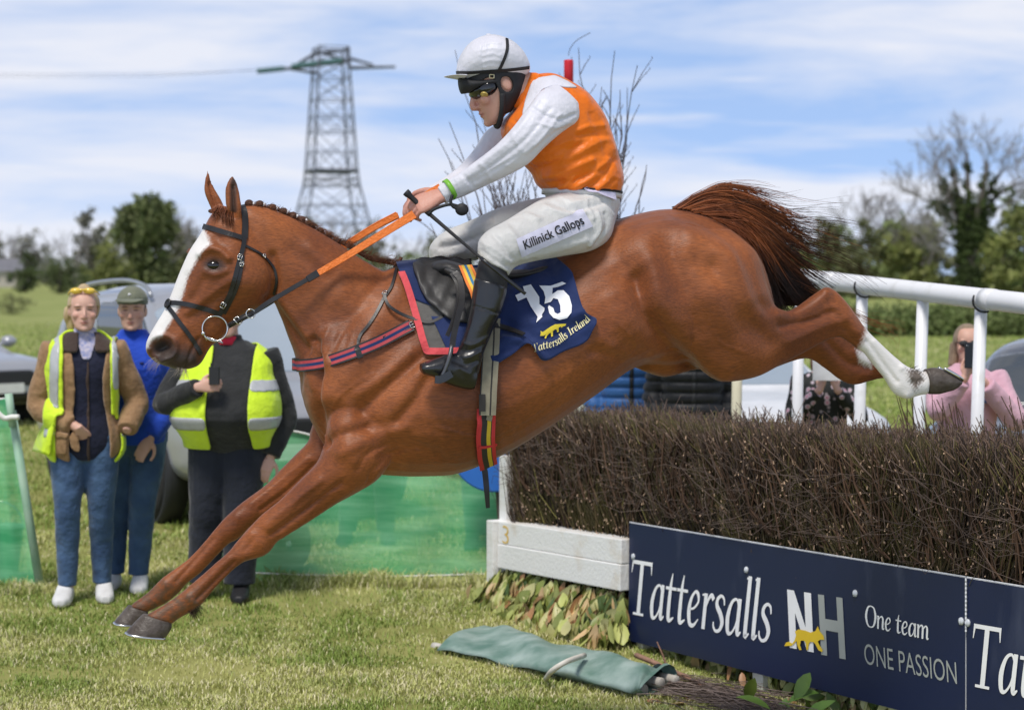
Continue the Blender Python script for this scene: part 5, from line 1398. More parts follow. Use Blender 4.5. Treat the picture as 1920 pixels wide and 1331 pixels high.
def hand_shells(wr, d, nrm_, s=1.0, curl=.5, thumb=1, spread=.0):
    """palm and five fingers: d along the hand, nrm_ out of the back of the hand, thumb on the side thumb * (d x nrm_)"""
    d = np.array(d, float); d /= np.linalg.norm(d); n = np.array(nrm_, float); n -= d * (n @ d); n /= np.linalg.norm(n); t = np.cross(d, n) * thumb
    wr = np.array(wr, float); o = []
    C = np.array([wr + d * k * s for k in (-.02, .015, .05, .085, .098)]); wdt = np.array([.026, .031, .040, .042, .036]) * s; th = np.array([.020, .018, .016, .014, .009]) * s
    o.append(rings(C, np.outer(wdt, t), np.outer(th, n), 16, None, 2.5))
    for k, (off, ln, r) in enumerate(((.030, .074, .0092), (.010, .082, .0095), (-.011, .076, .0090), (-.031, .060, .0078))):
        p = wr + d * .088 * s + t * off * s; dd = d + t * off * spread * 8; P = [p - d * .02 * s, p]
        a = 0
        for seg_ in (.44, .32, .24):
            a += curl * (1.0 + .08 * k)
            v = (dd * math.cos(a) - n * math.sin(a)); P.append(P[-1] + v / np.linalg.norm(v) * ln * seg_ * s)
        o.append(tube(crom(P, 3), np.linspace(r * 1.08, r * .78, 13) * s, 10))
    p = wr + d * .025 * s + t * .026 * s
    P = [p, p + (d * .55 + t * .8 - n * .3) * .034 * s, p + (d * 1.25 + t * .95 - n * .5) * .046 * s, p + (d * 1.75 + t * .75 - n * .75) * .052 * s]
    o.append(tube(crom(P, 3), np.linspace(.0135, .0092, 10) * s, 10))
    return o
class Human:
    """a standing figure facing -y before yaw; x to the viewer's right"""
    def __init__(s, label, pos, H, yaw=0, female=False, belly=0.0, cat='person', head_yaw=0, wide=1.0, el=None, er=None, wl=None, wr=None, feet=((-.10, -.02), (.10, .02)), group=None, voxel=.009, hands=(True, True), head_tilt=0.0, lean=0, legw=1.06, bvox=.0058):
        s.k = H / 1.755; k = s.k; s.pos = np.array(pos, float); a = R(yaw)
        s.M = np.array([[math.cos(a), -math.sin(a), 0], [math.sin(a), math.cos(a), 0], [0, 0, 1]])
        s.t = thing('person', label, cat, s.pos, group); s.k = k; s.voxel = voxel; s.legw = legw
        w_ = wide * (.92 if female else 1.0)
        s.sh = .178 * w_
        s.tor = [(.80, .125, .095, .01), (.86, .168 * (1.04 if female else 1), .118, .01), (.95, .172 * (1.03 if female else 1), .118 + belly * .35, .0 - belly * .3), (1.06, .150 + belly * .5, .108 + belly * .8, -.0 - belly * .65), (1.18, .160 + belly * .4, .115 + belly * .6, -.005 - belly * .5), (1.30, .180, .122 + belly * .2, -.008 - belly * .15), (1.39, .178, .105, .0), (1.45, .13, .078, .012), (1.50, .066, .062, .018), (1.54, .054, .056, .012)]
        s.tor = [(z, hw * w_, hd_, yc) for z, hw, hd_, yc in s.tor]
        s.S = [np.array([sx * s.sh, .01, 1.415]) for sx in (-1, 1)]
        s.E = [np.array(e if e is not None else (sx * (s.sh + .07), .04, 1.12), float) for e, sx in ((el, -1), (er, 1))]
        s.W = [np.array(e if e is not None else (sx * (s.sh + .06), -.06, .87), float) for e, sx in ((wl, -1), (wr, 1))]
        s.hip = [np.array([sx * .088, .0, .90]) for sx in (-1, 1)]
        s.ank = [np.array([f[0], f[1] + .03, .085]) for f in feet]
        s.knee = [(h + a_) / 2 + np.array([0, -.035, .04]) for h, a_ in zip(s.hip, s.ank)]
        b = R(head_yaw); tl = R(head_tilt)
        s.HM = np.array([[math.cos(b), -math.sin(b), 0], [math.sin(b), math.cos(b), 0], [0, 0, 1]]) @ np.array([[1, 0, 0], [0, math.cos(tl), -math.sin(tl)], [0, math.sin(tl), math.cos(tl)]])
        s.hc = np.array([0, -.015, 1.637])
        sh = s.torso_shell(-.012) + head_shells(s.hc, s.HM) + s.leg_shells(0, .0)
        v, f = tube([(0, .02, 1.46), (0, .012, 1.52), (0, .0, 1.58)], [.062, .055, .055], 14); sh.append((v, f))
        for i in (0, 1):
            sh.append(tube(crom([s.S[i], (s.S[i] + s.E[i]) / 2, s.E[i], (s.E[i] + s.W[i]) / 2, s.W[i]], 3), np.interp(np.arange(13), [0, 3, 6, 8, 12], [.052, .046, .038, .038, .026]), 12))
            if hands[i] is not False:
                d = s.W[i] - s.E[i]; o = hands[i] if isinstance(hands[i], dict) else {}
                sh += hand_shells(s.W[i], o.get('d', d), o.get('n', (0, -1, .2)), .95, o.get('curl', .45), o.get('thumb', 1 if i == 0 else -1))
            sh.append(ball(s.ank[i] + np.array([0, -.04, -.050]), (.026, .060, .018), 12, 8))
        me = fuse(sh, bvox if voxel < .01 else voxel, 3)
        V = mverts(me); Nn = mnormals(me)
        dent, col = head_marks(V, s.hc, s.HM)
        set_verts(me, V + Nn * dent[:, None]); set_color(me, 'mark', col)
        s.place(me, 'body', skin)
    def wx(s, P): return s.pos + (np.asarray(P) * s.k) @ s.M.T
    def place(s, me, name, mat, smooth=True):
        set_verts(me, s.wx(mverts(me))); return mesh_from(name, me, mat, s.t, smooth)
    def torso_shell(s, grow, z0=None, z1=None, flare=0.0):
        S = crom(s.tor, 3)
        if z0 is not None: S = S[(S[:, 0] >= z0) & (S[:, 0] <= z1)]
        g = grow + flare * np.clip((1.05 - S[:, 0]) / .25, 0, 1)
        C = np.stack([S[:, 0] * 0, S[:, 3], S[:, 0]], 1)
        return [rings(C, np.stack([S[:, 1] + g, C[:, 0], C[:, 0]], 1), np.stack([C[:, 0], S[:, 2] + g, C[:, 0]], 1), 28, None, 2.4)]
    def sleeve(s, i, grow=.014, end=0.92, cuff=0):
        S, E, W = s.S[i], s.E[i], s.W[i]; W2 = E + (W - E) * end
        P = crom([S + (S - E) * .08, S, (S + E) / 2, E, (E + W2) / 2, W2], 3)
        r = np.interp(np.arange(len(P)), [0, 3, 6, 9, 12, 15], [.055, .062, .052, .046, .044, .036]) + grow
        r = r + .003 * np.sin(np.arange(len(P)) * 2.1)
        return tube(P, r, 16)
    def leg_shells(s, grow, foot=True):
        o = []
        for i in (0, 1):
            P = crom([s.hip[i] + np.array([0, 0, .04]), (s.hip[i] * .5 + s.knee[i] * .5), s.knee[i], (s.knee[i] * .5 + s.ank[i] * .5) + np.array([0, .018, .03]), s.ank[i]], 4)
            o.append(tube(P, np.interp(np.arange(17), [0, 4, 8, 11, 16], [.088, .078, .056, .054, .036]) + grow, 18))
        return o
    def trousers(s, name, mat, grow=.012, hem=.0):
        sh = s.torso_shell(.012, .79, 1.02); 
        for i in (0, 1):
            P = crom([s.hip[i] + np.array([0, 0, .04]), (s.hip[i] * .5 + s.knee[i] * .5), s.knee[i], (s.knee[i] * .5 + s.ank[i] * .5) + np.array([0, .014, .03]), s.ank[i] + np.array([0, 0, .01])], 5)
            r = np.interp(np.arange(21), [0, 5, 10, 14, 20], [.096, .084, .062, .058, .043]) * s.legw + grow + np.interp(np.arange(21), [0, 10, 20], [0, 0, hem]) + .002 * np.sin(np.arange(21) * 1.9 + i) * (np.arange(21) > 8)
            sh.append(tube(P, r, 20))
        return s.place(fuse(sh, s.voxel, 4), name, mat)
    def shoes(s, mat, sole=None):
        for i in (0, 1):
            p = s.ank[i]; sg = (-1, 1)[i]
            v, f = rings(np.array([p + np.array([sg * .006 * j, y, z]) for j, (y, z) in enumerate(((.06, -.045), (.045, -.035), (.0, -.025), (-.07, -.045), (-.14, -.056), (-.185, -.062)))]),
                         np.outer([.024, .042, .048, .052, .052, .026], [1, 0, 0]), np.outer([.035, .05, .062, .046, .034, .022], [0, 0, 1]), 16, None, 2.6)
            me = fuse([(v, f)], .008, 2); s.place(me, 'shoe', mat)
    def patch(s, me, keep, off, th, name, mat): return patch(me, keep, off, th, name, mat, s.t, s.wx)
def in_poly(poly): return lambda C: inside(C[:, [0, 2]], poly)
def ground_pos(px, D): return np.array([(px - 960) / FPX * D, D, float(gz(0, D))])

# --- woman in tan jacket and high-visibility waistcoat
h = Human('woman in tan jacket and yellow hi-vis waistcoat with yellow sunglasses on her blond hair', ground_pos(157, 11.26), 1.70, yaw=8, female=True, head_yaw=6, el=(-.255, .04, 1.10), wl=(-.02, -.165, .985), er=(.285, .07, 1.12), wr=(.235, -.09, .96), legw=1.08, feet=((-.10, -.06), (.085, .04)), hands=({'d': (.45, .62, -.75), 'n': (-.1, -1, 0), 'curl': .35}, False), wide=.97)
navy_k = cloth('navy knit', (.008, .010, .028), (.014, .017, .040))
tan = cloth('tan tweed', (.27, .155, .075), (.36, .215, .11), vscale=40, bump=.3, bscale=22)
brownc = cloth('brown cord collar', (.045, .028, .022), (.07, .045, .035))
shirt = cloth('checked pale shirt', (.55, .50, .56), (.20, .24, .45), vscale=60)
h.trousers('jeans', jean, .006)
h.shoes(white_shoe)
gil = fuse(h.torso_shell(.016, .80, 1.50), .010, 3)
kp = gil.copy(); h.place(kp, 'gilet', navy_k)
jk = fuse(h.torso_shell(.030, .80, 1.505, .02) + [h.sleeve(0, .020, .86), h.sleeve(1, .020, .92)], .010, 4)
arm = lambda C: (np.abs(C[:, 0]) > .20) | (C[:, 1] > .02)
openc = lambda C: ~((C[:, 1] < .0) & (np.abs(C[:, 0] - .035) < .095 + .02 * np.sin(C[:, 2] * 9)) & (C[:, 2] > .5)) | ((C[:, 1] < -.15) & (C[:, 2] < 1.09) & (C[:, 0] < -.02))
h.patch(jk, openc, .004, .012, 'jacket', tan)
h.patch(jk, lambda C: (C[:, 2] > 1.40) & (np.hypot(C[:, 0] * .85, C[:, 1] - .01) < .155) & ~((C[:, 1] < -.03) & (np.abs(C[:, 0] - .02) < .045)), .014, .014, 'collar', brownc)
vest = lambda C: (C[:, 2] > .80) & (np.abs(C[:, 0]) < np.where(C[:, 2] > 1.34, .180, .215)) & openc(C) & ~((C[:, 1] < .0) & (C[:, 0] > -.10) & (C[:, 0] < .14)) & ~((np.abs(C[:, 0]) > np.where(C[:, 0] < 0, .205, .168)) & (C[:, 1] < .10) & (C[:, 2] < 1.36) & (C[:, 2] > .96)) & ~((C[:, 2] < 1.05) & (C[:, 1] < -.06) & (C[:, 0] > -.14))
h.patch(jk, vest, .026, .012, 'high_visibility_waistcoat', hivis)
h.patch(jk, lambda C: vest(C) & (C[:, 0] < -.118) & (C[:, 0] > -.158) & (C[:, 2] > 1.08), .030, .006, 'reflective_strip', reflect)
h.patch(jk, lambda C: vest(C) & (C[:, 2] > .93) & (C[:, 2] < .99), .030, .006, 'reflective_strip', reflect)
h.patch(jk, lambda C: vest(C) & (C[:, 0] > .145) & (C[:, 0] < .185) & (C[:, 2] > 1.2), .030, .006, 'reflective_strip', reflect)
# flap of the waistcoat hanging out at her hip, jacket pocket
mb = MB(); fl = crom([(-.155, -.13, 1.02), (-.20, -.06, .94), (-.235, -.0, .84)], 5); fr_ = crom([(-.15, -.155, 1.00), (-.165, -.16, .92), (-.175, -.15, .835)], 5); fb = crom([(-.21, .07, 1.02), (-.25, .08, .94), (-.285, .08, .845)], 5)
V = []
for off_ in (0, .012):
    for a_, b_, c_ in zip(fr_, fl, fb):
        V += [a_ + np.array([-off_, -off_, 0]), b_ + np.array([-off_, -off_, 0]), c_ + np.array([-off_, -off_ * .5, 0])]
n3 = len(fl) * 3
F_ = [(o + 3 * i + j, o + 3 * i + j + 1, o + 3 * i + 4 + j, o + 3 * i + 3 + j) for o in (0, n3) for i in range(len(fl) - 1) for j in (0, 1)]
F_ += [(3 * i, 3 * i + 3, n3 + 3 * i + 3, n3 + 3 * i) for i in range(len(fl) - 1)] + [(3 * i + 2, 3 * i + 5, n3 + 3 * i + 5, n3 + 3 * i + 2) for i in range(len(fl) - 1)]
e = 3 * (len(fl) - 1); F_ += [(e, e + 1, n3 + e + 1, n3 + e), (e + 1, e + 2, n3 + e + 2, n3 + e + 1)]
mesh_obj('waistcoat_flap', h.wx(V), F_, hivis, h.t, True)
h.patch(jk, lambda C: (C[:, 1] < -.04) & (C[:, 0] > -.20) & (C[:, 0] < -.085) & (C[:, 2] > .84) & (C[:, 2] < .955), .014, .012, 'pocket', tan)
h.patch(jk, lambda C: (C[:, 1] < -.04) & (C[:, 0] > -.205) & (C[:, 0] < -.08) & (C[:, 2] > .93) & (C[:, 2] < .968), .020, .010, 'pocket_flap', tan)
h.patch(gil, lambda C: (C[:, 1] < 0) & (np.abs(C[:, 0] - .028) < .008) & (C[:, 2] < 1.36), .006, .006, 'zip', brownc)
h.patch(fuse(h.torso_shell(.010, 1.2, 1.53), .009, 2), lambda C: (C[:, 1] < .02) & (C[:, 2] > 1.36) & (np.abs(C[:, 0] - .02) < .02 + .30 * (C[:, 2] - 1.36)), .012, .01, 'shirt_collar', shirt)
hs_ = fuse([ball(h.hc + np.array([0, .020, .022]), (.090, .098, .109), 20, 14), ball(h.hc + np.array([-.02, .115, .0]), (.05, .05, .05), 12, 8), ball(h.hc + np.array([-.075, .085, -.075]), (.028, .035, .055), 12, 8), ball(h.hc + np.array([-.095, .07, -.03]), (.02, .03, .05), 12, 8), ball(h.hc + np.array([.0, .06, .115]), (.035, .035, .03), 12, 8)], .007, 3)
h.patch(hs_, lambda C: ((C[:, 1] - h.hc[1] > -.012 + .5 * np.clip(.06 - (C[:, 2] - h.hc[2]), -.12, .02)) | (C[:, 2] - h.hc[2] > .072 - 1.0 * np.clip(np.abs(C[:, 0]) - .02, 0, .05))) & ~((C[:, 1] < h.hc[1] + .0) & (C[:, 2] < h.hc[2] - .03)), .002, .012, 'hair', blond)
sg = material('yellow sunglass lenses', (.80, .50, .05), rough=.15, spec=.6, var=(.85, .62, .10), vscale=9)
mb = MB(); 
for sx in (-1, 1): mb.add(*ball(h.hc + np.array([sx * .036, -.058, .106]), (.034, .020, .018), 14, 8))
mb.tube(crom([h.hc + np.array(q) for q in ((-.085, .03, .085), (-.068, -.045, .102), (0, -.076, .112), (.068, -.045, .102), (.085, .03, .085))], 4), .005, 6)
mesh_obj('sunglasses', h.wx(mb.v), mb.f, sg, h.t, True)

# --- man in blue jumper and green cap
h = Human('smiling man in blue jumper and green cap standing behind the woman in tan', ground_pos(249, 11.6), 1.685, yaw=0, head_yaw=4, er=(.235, .06, 1.12), wr=(.115, -.11, .90), el=(-.24, .06, 1.12), wl=(-.13, -.12, .92), feet=((-.13, .04), (.02, -.02)), wide=1.0, legw=1.08, hands=(False, {'curl': .25}))
h.hc0 = h.hc
blue = cloth('royal blue fleece', (.012, .058, .46), (.018, .075, .54), vscale=6)
capm = cloth('olive green cap', (.13, .14, .095), (.17, .18, .125))
h.trousers('jeans', jean, .012); h.shoes(white_shoe)
jm = fuse(h.torso_shell(.024, .84, 1.53) + [h.sleeve(0, .018), h.sleeve(1, .018, .97)], .010, 4); 
h.patch(jm, lambda C: (C[:, 1] < 0) & (((C[:, 0] - .075) / .022) ** 2 + ((C[:, 2] - 1.335) / .010) ** 2 < 1), .004, .004, 'chest_badge', material('dark badge', (.004, .012, .10), rough=.7))
h.place(jm, 'jumper', blue)
hs_ = fuse([ball(h.hc + np.array([0, .012, .020]), (.079, .100, .096), 20, 12)], .007, 2)
h.patch(hs_, lambda C: (C[:, 1] > h.hc[1] - .02 + .25 * (h.hc[2] - C[:, 2])) & (C[:, 2] > h.hc[2] - .05), .001, .006, 'hair', brown_h)
cp = fuse([ball(h.hc + np.array([0, .008, .052]), (.088, .104, .088), 20, 12)], .007, 2)
h.patch(cp, lambda C: C[:, 2] > h.hc[2] + .036, .003, .010, 'cap_crown', capm)
v, f = rings(np.array([h.hc + np.array([0, y, z]) for y, z in ((-.03, .056), (-.085, .062), (-.120, .058), (-.142, .050), (-.148, .047))]), np.outer([.080, .082, .076, .050, .02], [1, 0, 0]), np.outer([.006, .006, .005, .005, .003], [0, 0, 1]), 18, None, 3)
mesh_obj('cap_peak', h.wx(v), f, capm, h.t, True)
mesh_obj('cap_logo', h.wx(ball(h.hc + np.array([.0, -.088, .092]), (.010, .008, .008), 10, 6)[0]), ball((0, 0, 0), 1, 10, 6)[1], white_shoe, h.t, True)

# --- man in black fleece with radio
h = Human('stout man in black fleece and yellow hi-vis waistcoat with one hand raised to his chest', ground_pos(428, 11.32), 1.655, legw=1.32, yaw=-4, belly=.13, wide=1.25, el=(-.345, -.16, 1.14), wl=(-.10, -.345, 1.25), er=(.325, .06, 1.06), wr=(.25, -.04, .83), feet=((-.16, .0), (.06, -.04)), hands=({'d': (1, -.1, .12), 'n': (.05, -1, .15), 'curl': .55, 'thumb': -1}, {'curl': .3}))
blackf = cloth('charcoal fleece', (.018, .019, .020), (.028, .029, .030), vscale=9)
navyt = cloth('dark navy trousers', (.012, .015, .026), (.022, .026, .040), vscale=6, bump=.4)
h.trousers('trousers', navyt, .022, .012); h.shoes(material('black boots', (.015, .015, .017), rough=.5))
jm = fuse(h.torso_shell(.026, .84, 1.50) + [h.sleeve(0, .020, .97), h.sleeve(1, .020, .97), tube([(0, .01, 1.44), (0, .006, 1.50), (0, .004, 1.535)], [.10, .082, .076], 18)], .010, 4)
armz = lambda C: (C[:, 2] > 1.06) & (C[:, 2] < 1.33) & (C[:, 1] < -.19 - .05) 
vt = lambda C: (C[:, 2] > .90) & (np.abs(C[:, 0]) < .275) & ~((C[:, 1] < .02) & (C[:, 0] > -.055 - .04 * (C[:, 2] < 1.0) * (1 - (C[:, 2] - .9) / .1)) & (C[:, 0] < .165)) & ~((C[:, 2] > 1.09) & (C[:, 2] < 1.335) & (C[:, 0] < -.0) & (C[:, 1] < .12)) & (C[:, 2] < 1.47) & ~((C[:, 0] > .225) & (C[:, 1] < .12))
vb = fuse(h.torso_shell(.030, .84, 1.50), .010, 3)
vt2 = lambda C: (C[:, 2] > .895) & ~((C[:, 1] < .02) & (C[:, 0] > -.065) & (C[:, 0] < .165)) & (C[:, 2] < 1.475) & (np.hypot(C[:, 0], C[:, 1]) > .085)
h.patch(vb, vt2, .018, .012, 'high_visibility_waistcoat', hivis)
for z0, z1 in ((1.015, 1.075), (1.21, 1.27)): h.patch(vb, lambda C: vt2(C) & (C[:, 2] > z0) & (C[:, 2] < z1), .022, .006, 'reflective_strip', reflect)
h.place(jm, 'fleece', blackf)
hs_ = fuse([ball(h.hc + np.array([0, .02, .02]), (.083, .098, .10), 20, 12)], .008, 2)
h.patch(hs_, lambda C: ((C[:, 1] > h.hc[1] - .02) & (C[:, 2] > h.hc[2] - .05)) | (C[:, 2] > h.hc[2] + .078), .004, .010, 'hair', brown_h)
redp = cloth('red collar', (.55, .02, .05))
v, f = tube([(0, -.022, 1.475), (0, -.02, 1.525)], [.066, .062], 18); mesh_obj('red_collar', h.wx(v), f, redp, h.t, True)
rd = thing('radio', 'black hand-held radio held to the chest of the stout man', 'radio', h.wx(np.array([[.045, -.36, 1.29]]))[0])
mb = MB(); mb.box((-.005, -.365, 1.315), (.055, .034, .10)); mb.tube([(-.02, -.365, 1.365), (-.02, -.365, 1.385)], .007, 8); mesh_obj('case', h.wx(mb.v), mb.f, trim_m, rd)

# --- people behind the rail
pinkm = cloth('pale pink sweatshirt', (.62, .36, .44), (.70, .43, .51), vscale=5)
h = Human('woman in pale pink sweatshirt and dark glasses holding up her phone', ground_pos(1814, 11.3), 1.50, yaw=0, female=True, head_yaw=-8, el=(-.22, -.17, 1.22), wl=(-.075, -.30, 1.44), er=(.285, -.14, 1.15), wr=(.03, -.30, 1.42), hands=({'d': (.25, -.1, 1), 'n': (-.6, -.5, 0), 'curl': .6, 'thumb': -1}, {'d': (-.55, -.1, .9), 'n': (.5, -.6, 0), 'curl': .6, 'thumb': 1}), wide=1.12)
h.trousers('trousers', navyt, .01); h.shoes(white_shoe)
h.place(fuse(h.torso_shell(.026, .84, 1.52) + [h.sleeve(0, .022, .9), h.sleeve(1, .024, .9)], .010, 4), 'sweatshirt', pinkm)
hs_ = fuse([ball(h.hc + np.array([0, .020, .020]), (.086, .098, .106), 20, 14), tube([h.hc + np.array([-.07, .05, .0]), h.hc + np.array([-.085, .04, -.14])], [.03, .03], 10), tube([h.hc + np.array([.07, .05, .0]), h.hc + np.array([.085, .03, -.16])], [.03, .034], 10), ball(h.hc + np.array([0, .07, -.07]), (.085, .05, .12), 14, 10)], .008, 3)
h.patch(hs_, lambda C: (C[:, 1] - h.hc[1] > -.035 + .9 * np.clip(.05 - (C[:, 2] - h.hc[2]), -.08, .03)) | (C[:, 2] - h.hc[2] > .068 - np.clip(np.abs(C[:, 0]) - .01, 0, .06)), .004, .012, 'hair', material('ash blond hair', (.22, .155, .10), rough=.5, var=(.38, .28, .19), vscale=22, stretch=(4, 4, .5), bump=.8, bscale=60))
mb = MB()
for sx in (-1, 1): mb.add(*ball(h.hc + np.array([sx * .033 - .012, -.094, .004]), (.028, .012, .020), 12, 8))
mb.tube([h.hc + np.array(q) for q in ((-.078, .0, .008), (-.06, -.075, .01), (0, -.10, .01), (.06, -.075, .01), (.078, .0, .008))], .004, 6)
mesh_obj('sunglasses', h.wx(mb.v), mb.f, trim_m, h.t, True)
h.patch(fuse(h.torso_shell(.030, 1.1, 1.45), .010, 2), lambda C: (C[:, 1] < 0) & (C[:, 0] > .05) & (C[:, 0] < .13) & (C[:, 2] > 1.27) & (C[:, 2] < 1.315), .012, .006, 'printed_patch', material('blue printed patch', (.08, .18, .50), rough=.6, var=(.60, .55, .70), vscale=40))
ph = thing('mobile_phone', 'black mobile phone held up by the woman in pink', 'phone', h.wx(np.array([[-.075, -.36, 1.55]]))[0])
mb = MB(); mb.box((-.055, -.355, 1.575), (.078, .010, .158)); mesh_obj('case', h.wx(mb.v), mb.f, material('black phone', (.010, .011, .013), rough=.25), ph, bevel=.006)
mesh_obj('camera_lens', h.wx(ball((-.078, -.361, 1.635), (.009, .004, .009), 12, 6)[0]), ball((0, 0, 0), 1, 12, 6)[1], glass_m, ph, True)

floral = material('black floral blouse', (.012, .014, .013), rough=.7)
t_ = floral.node_tree; vo = t_.nodes.new('ShaderNodeTexVoronoi'); vo.inputs['Scale'].default_value = 22; vo.inputs['Randomness'].default_value = 1
rr = t_.nodes.new('ShaderNodeValToRGB'); rr.color_ramp.elements[0].color = (.62, .52, .58, 1); rr.color_ramp.elements[0].position = .28; rr.color_ramp.elements[1].color = (.012, .014, .013, 1); rr.color_ramp.elements[1].position = .42
e_ = rr.color_ramp.elements.new(.16); e_.color = (.50, .22, .30, 1)
tc_ = t_.nodes.new('ShaderNodeTexCoord'); t_.links.new(tc_.outputs['Object'], vo.inputs['Vector']); t_.links.new(vo.outputs['Distance'], rr.inputs['Fac']); t_.links.new(rr.outputs[0], t_.nodes['Principled BSDF'].inputs['Base Color'])
h = Human('woman in black floral blouse holding up a white card behind the rail', ground_pos(1546, 12.4), 1.42, female=True, el=(-.25, -.12, 1.14), wl=(-.07, -.28, 1.36), er=(.25, -.12, 1.14), wr=(.05, -.28, 1.36), hands=({'d': (.2, -.1, 1), 'n': (-.6, -.5, 0), 'curl': .5, 'thumb': -1}, {'d': (-.3, -.1, .9), 'n': (.5, -.6, 0), 'curl': .5, 'thumb': 1}), wide=1.05)
h.trousers('trousers', navyt, .01); h.shoes(white_shoe)
h.place(fuse(h.torso_shell(.020, .80, 1.48) + [h.sleeve(0, .014, .9), h.sleeve(1, .014, .9)], .010, 4), 'blouse', floral)
hs_ = fuse([ball(h.hc + np.array([0, .022, .018]), (.086, .098, .106), 20, 14), ball(h.hc + np.array([0, .06, -.10]), (.10, .06, .13), 14, 10)], .008, 3)
h.patch(hs_, lambda C: (C[:, 1] - h.hc[1] > -.03), .001, .010, 'hair', brown_h)
cd = thing('white_card', 'white card held up by the woman in the floral blouse', 'card', h.wx(np.array([[-.03, -.34, 1.42]]))[0])
mb = MB(); mb.box((-.03, -.345, 1.50), (.21, .004, .15)); mesh_obj('card', h.wx(mb.v), mb.f, white_shoe, cd)
def puffer(label, px, D, H, c, cv):
    m_ = cloth(c[0], c[1], cv, .5, bump=.15)
    h = Human(label, ground_pos(px, D), H, wide=1.1, hands=({}, {}))
    h.trousers('trousers', navyt, .015); h.shoes(material('dark shoes', (.02, .02, .022), rough=.6))
    me = fuse(h.torso_shell(.045, .82, 1.53) + [h.sleeve(0, .032), h.sleeve(1, .032)], .010, 3)
    V = mverts(me); Nn = mnormals(me)
    set_verts(me, V + Nn * (-.016 * np.abs(np.cos(V[:, 2] * math.pi / .075)) ** 6)[:, None] * (1 - np.abs(Nn[:, 2:3])))
    h.patch(me, lambda C: (C[:, 1] < 0) & (np.abs(C[:, 0]) < .011), .006, .008, 'zip', trim_m)
    h.place(me, 'padded_jacket', m_)
    hs_ = fuse([ball(h.hc + np.array([0, .02, .02]), (.083, .098, .10), 20, 12)], .008, 2)
    h.patch(hs_, lambda C: (C[:, 1] > h.hc[1] - .02) | (C[:, 2] > h.hc[2] + .078), .004, .010, 'hair', brown_h)
puffer('person in blue quilted jacket behind the rail under the horse\'s belly', 1182, 13.6, 1.62, ('blue quilted nylon', (.035, .12, .33)), (.045, .15, .40))
puffer('person in black quilted jacket behind the rail below the horse\'s stifle', 1298, 13.2, 1.60, ('black quilted nylon', (.010, .011, .013)), (.018, .019, .022))
def plain(label, px, D, H, top, leg, feet):
    h = Human(label, ground_pos(px, D), H, feet=feet, voxel=.012, hands=({}, {}))
    h.trousers('trousers', leg, .02); h.shoes(material('dark shoes', (.02, .02, .022), rough=.6))
    h.place(fuse(h.torso_shell(.03, .82, 1.52) + [h.sleeve(0, .02), h.sleeve(1, .02)], .012, 4), 'jacket', top)
    hs_ = fuse([ball(h.hc + np.array([0, .02, .02]), (.083, .098, .10), 20, 12)], .010, 2)
    h.patch(hs_, lambda C: (C[:, 1] > h.hc[1] - .02) | (C[:, 2] > h.hc[2] + .078), .004, .010, 'hair', brown_h)
plain('person in dark trousers seen through the green screen behind the horse\'s elbow', 695, 13.6, 1.62, blackf, navyt, ((-.17, -.02), (.10, .02)))
plain('person in dark clothes seen through the green screen beside the blue disc', 905, 13.4, 1.60, navyt, blackf, ((-.06, -.02), (.05, .02)))
# ================================================================== the jockey
P3 = lambda x, y, w_: HP.on(x, y, w_)
jk_t = thing('person', 'jockey in orange and white silks crouched in the saddle of the leaping chestnut horse', 'jockey', P3(960, 520, 0))
jskin = material('jockey skin', (.52, .27, .19), rough=.45, spec=.4, var=(.60, .33, .24), vscale=11, attr='mark', attr_cols=[(.42, .13, .11), (.06, .035, .03), (.58, .22, .17)], subsurf=.1, bump=.08, bscale=120)
HT = R(25); hf = -HP.t * math.cos(HT) - np.array([0, 0, 1]) * math.sin(HT); hu = np.array([0, 0, 1]) * math.cos(HT) - HP.t * math.sin(HT)
hy_ = -hf; hx_ = np.cross(hy_, hu); JM = np.stack([hx_, hy_, hu], 1); JS = 1.07
jc = P3(950, 155, .08) - HP.n * .08 - hy_ * .012 * JS + hu * .008 * JS
near_x = 1 if hx_ @ HP.n > 0 else -1
JL = lambda P: ((np.asarray(P) - jc) @ JM) / JS              # world to head coordinates
JW = lambda P: np.asarray(P) * JS @ JM.T + jc
torso = [(965,190, 1000,150, .055), (958,214, 1034,146, .11), (948,234, 1064,160, .155), (950,260, 1096,184, .175), (966,288, 1122,224, .168), (990,312, 1136,264, .158), (1004,330, 1146,300, .150), (1014,348, 1152,336, .145), (1028,362, 1146,366, .140), (1060,392, 1148,410, .14)]
arm_n = [(1040,164, 1086,202, .045, .125), (1014,176, 1080,226, .055, .158), (990,205, 1050,250, .058, .172), (963,242, 1016,277, .054, .192), (930,276, 986,306, .050, .185), (894,305, 948,328, .045, .155), (862,327, 905,348, .038, .125), (840,340, 870,364, .033, .105), (826,352, 840,378, .028, .092)]
arm_f = [(1010,176, 1050,230, .055, -.155), (940,234, 980,290, .064, -.185), (914,252, 955,300, .058, -.19), (890,287, 930,325, .05, -.165), (858,320, 893,345, .04, -.125), (825,342, 850,365, .033, -.08), (802,356, 820,376, .028, -.055)]
thigh_n = [(1100,366, 1148,408, .09, .07), (1055,366, 1138,444, .11, .11), (1022,376, 1108,466, .105, .165), (987,396, 1060,476, .095, .215), (952,418, 1012,484, .085, .26), (922,434, 972,494, .076, .29), (903,452, 955,508, .068, .31), (900,472, 952,514, .062, .325), (899,495, 950,520, .056, .335), (891,530, 945,548, .054, .34), (884,580, 932,592, .05, .345), (870,630, 914,640, .042, .345), (858,662, 900,672, .04, .34)]
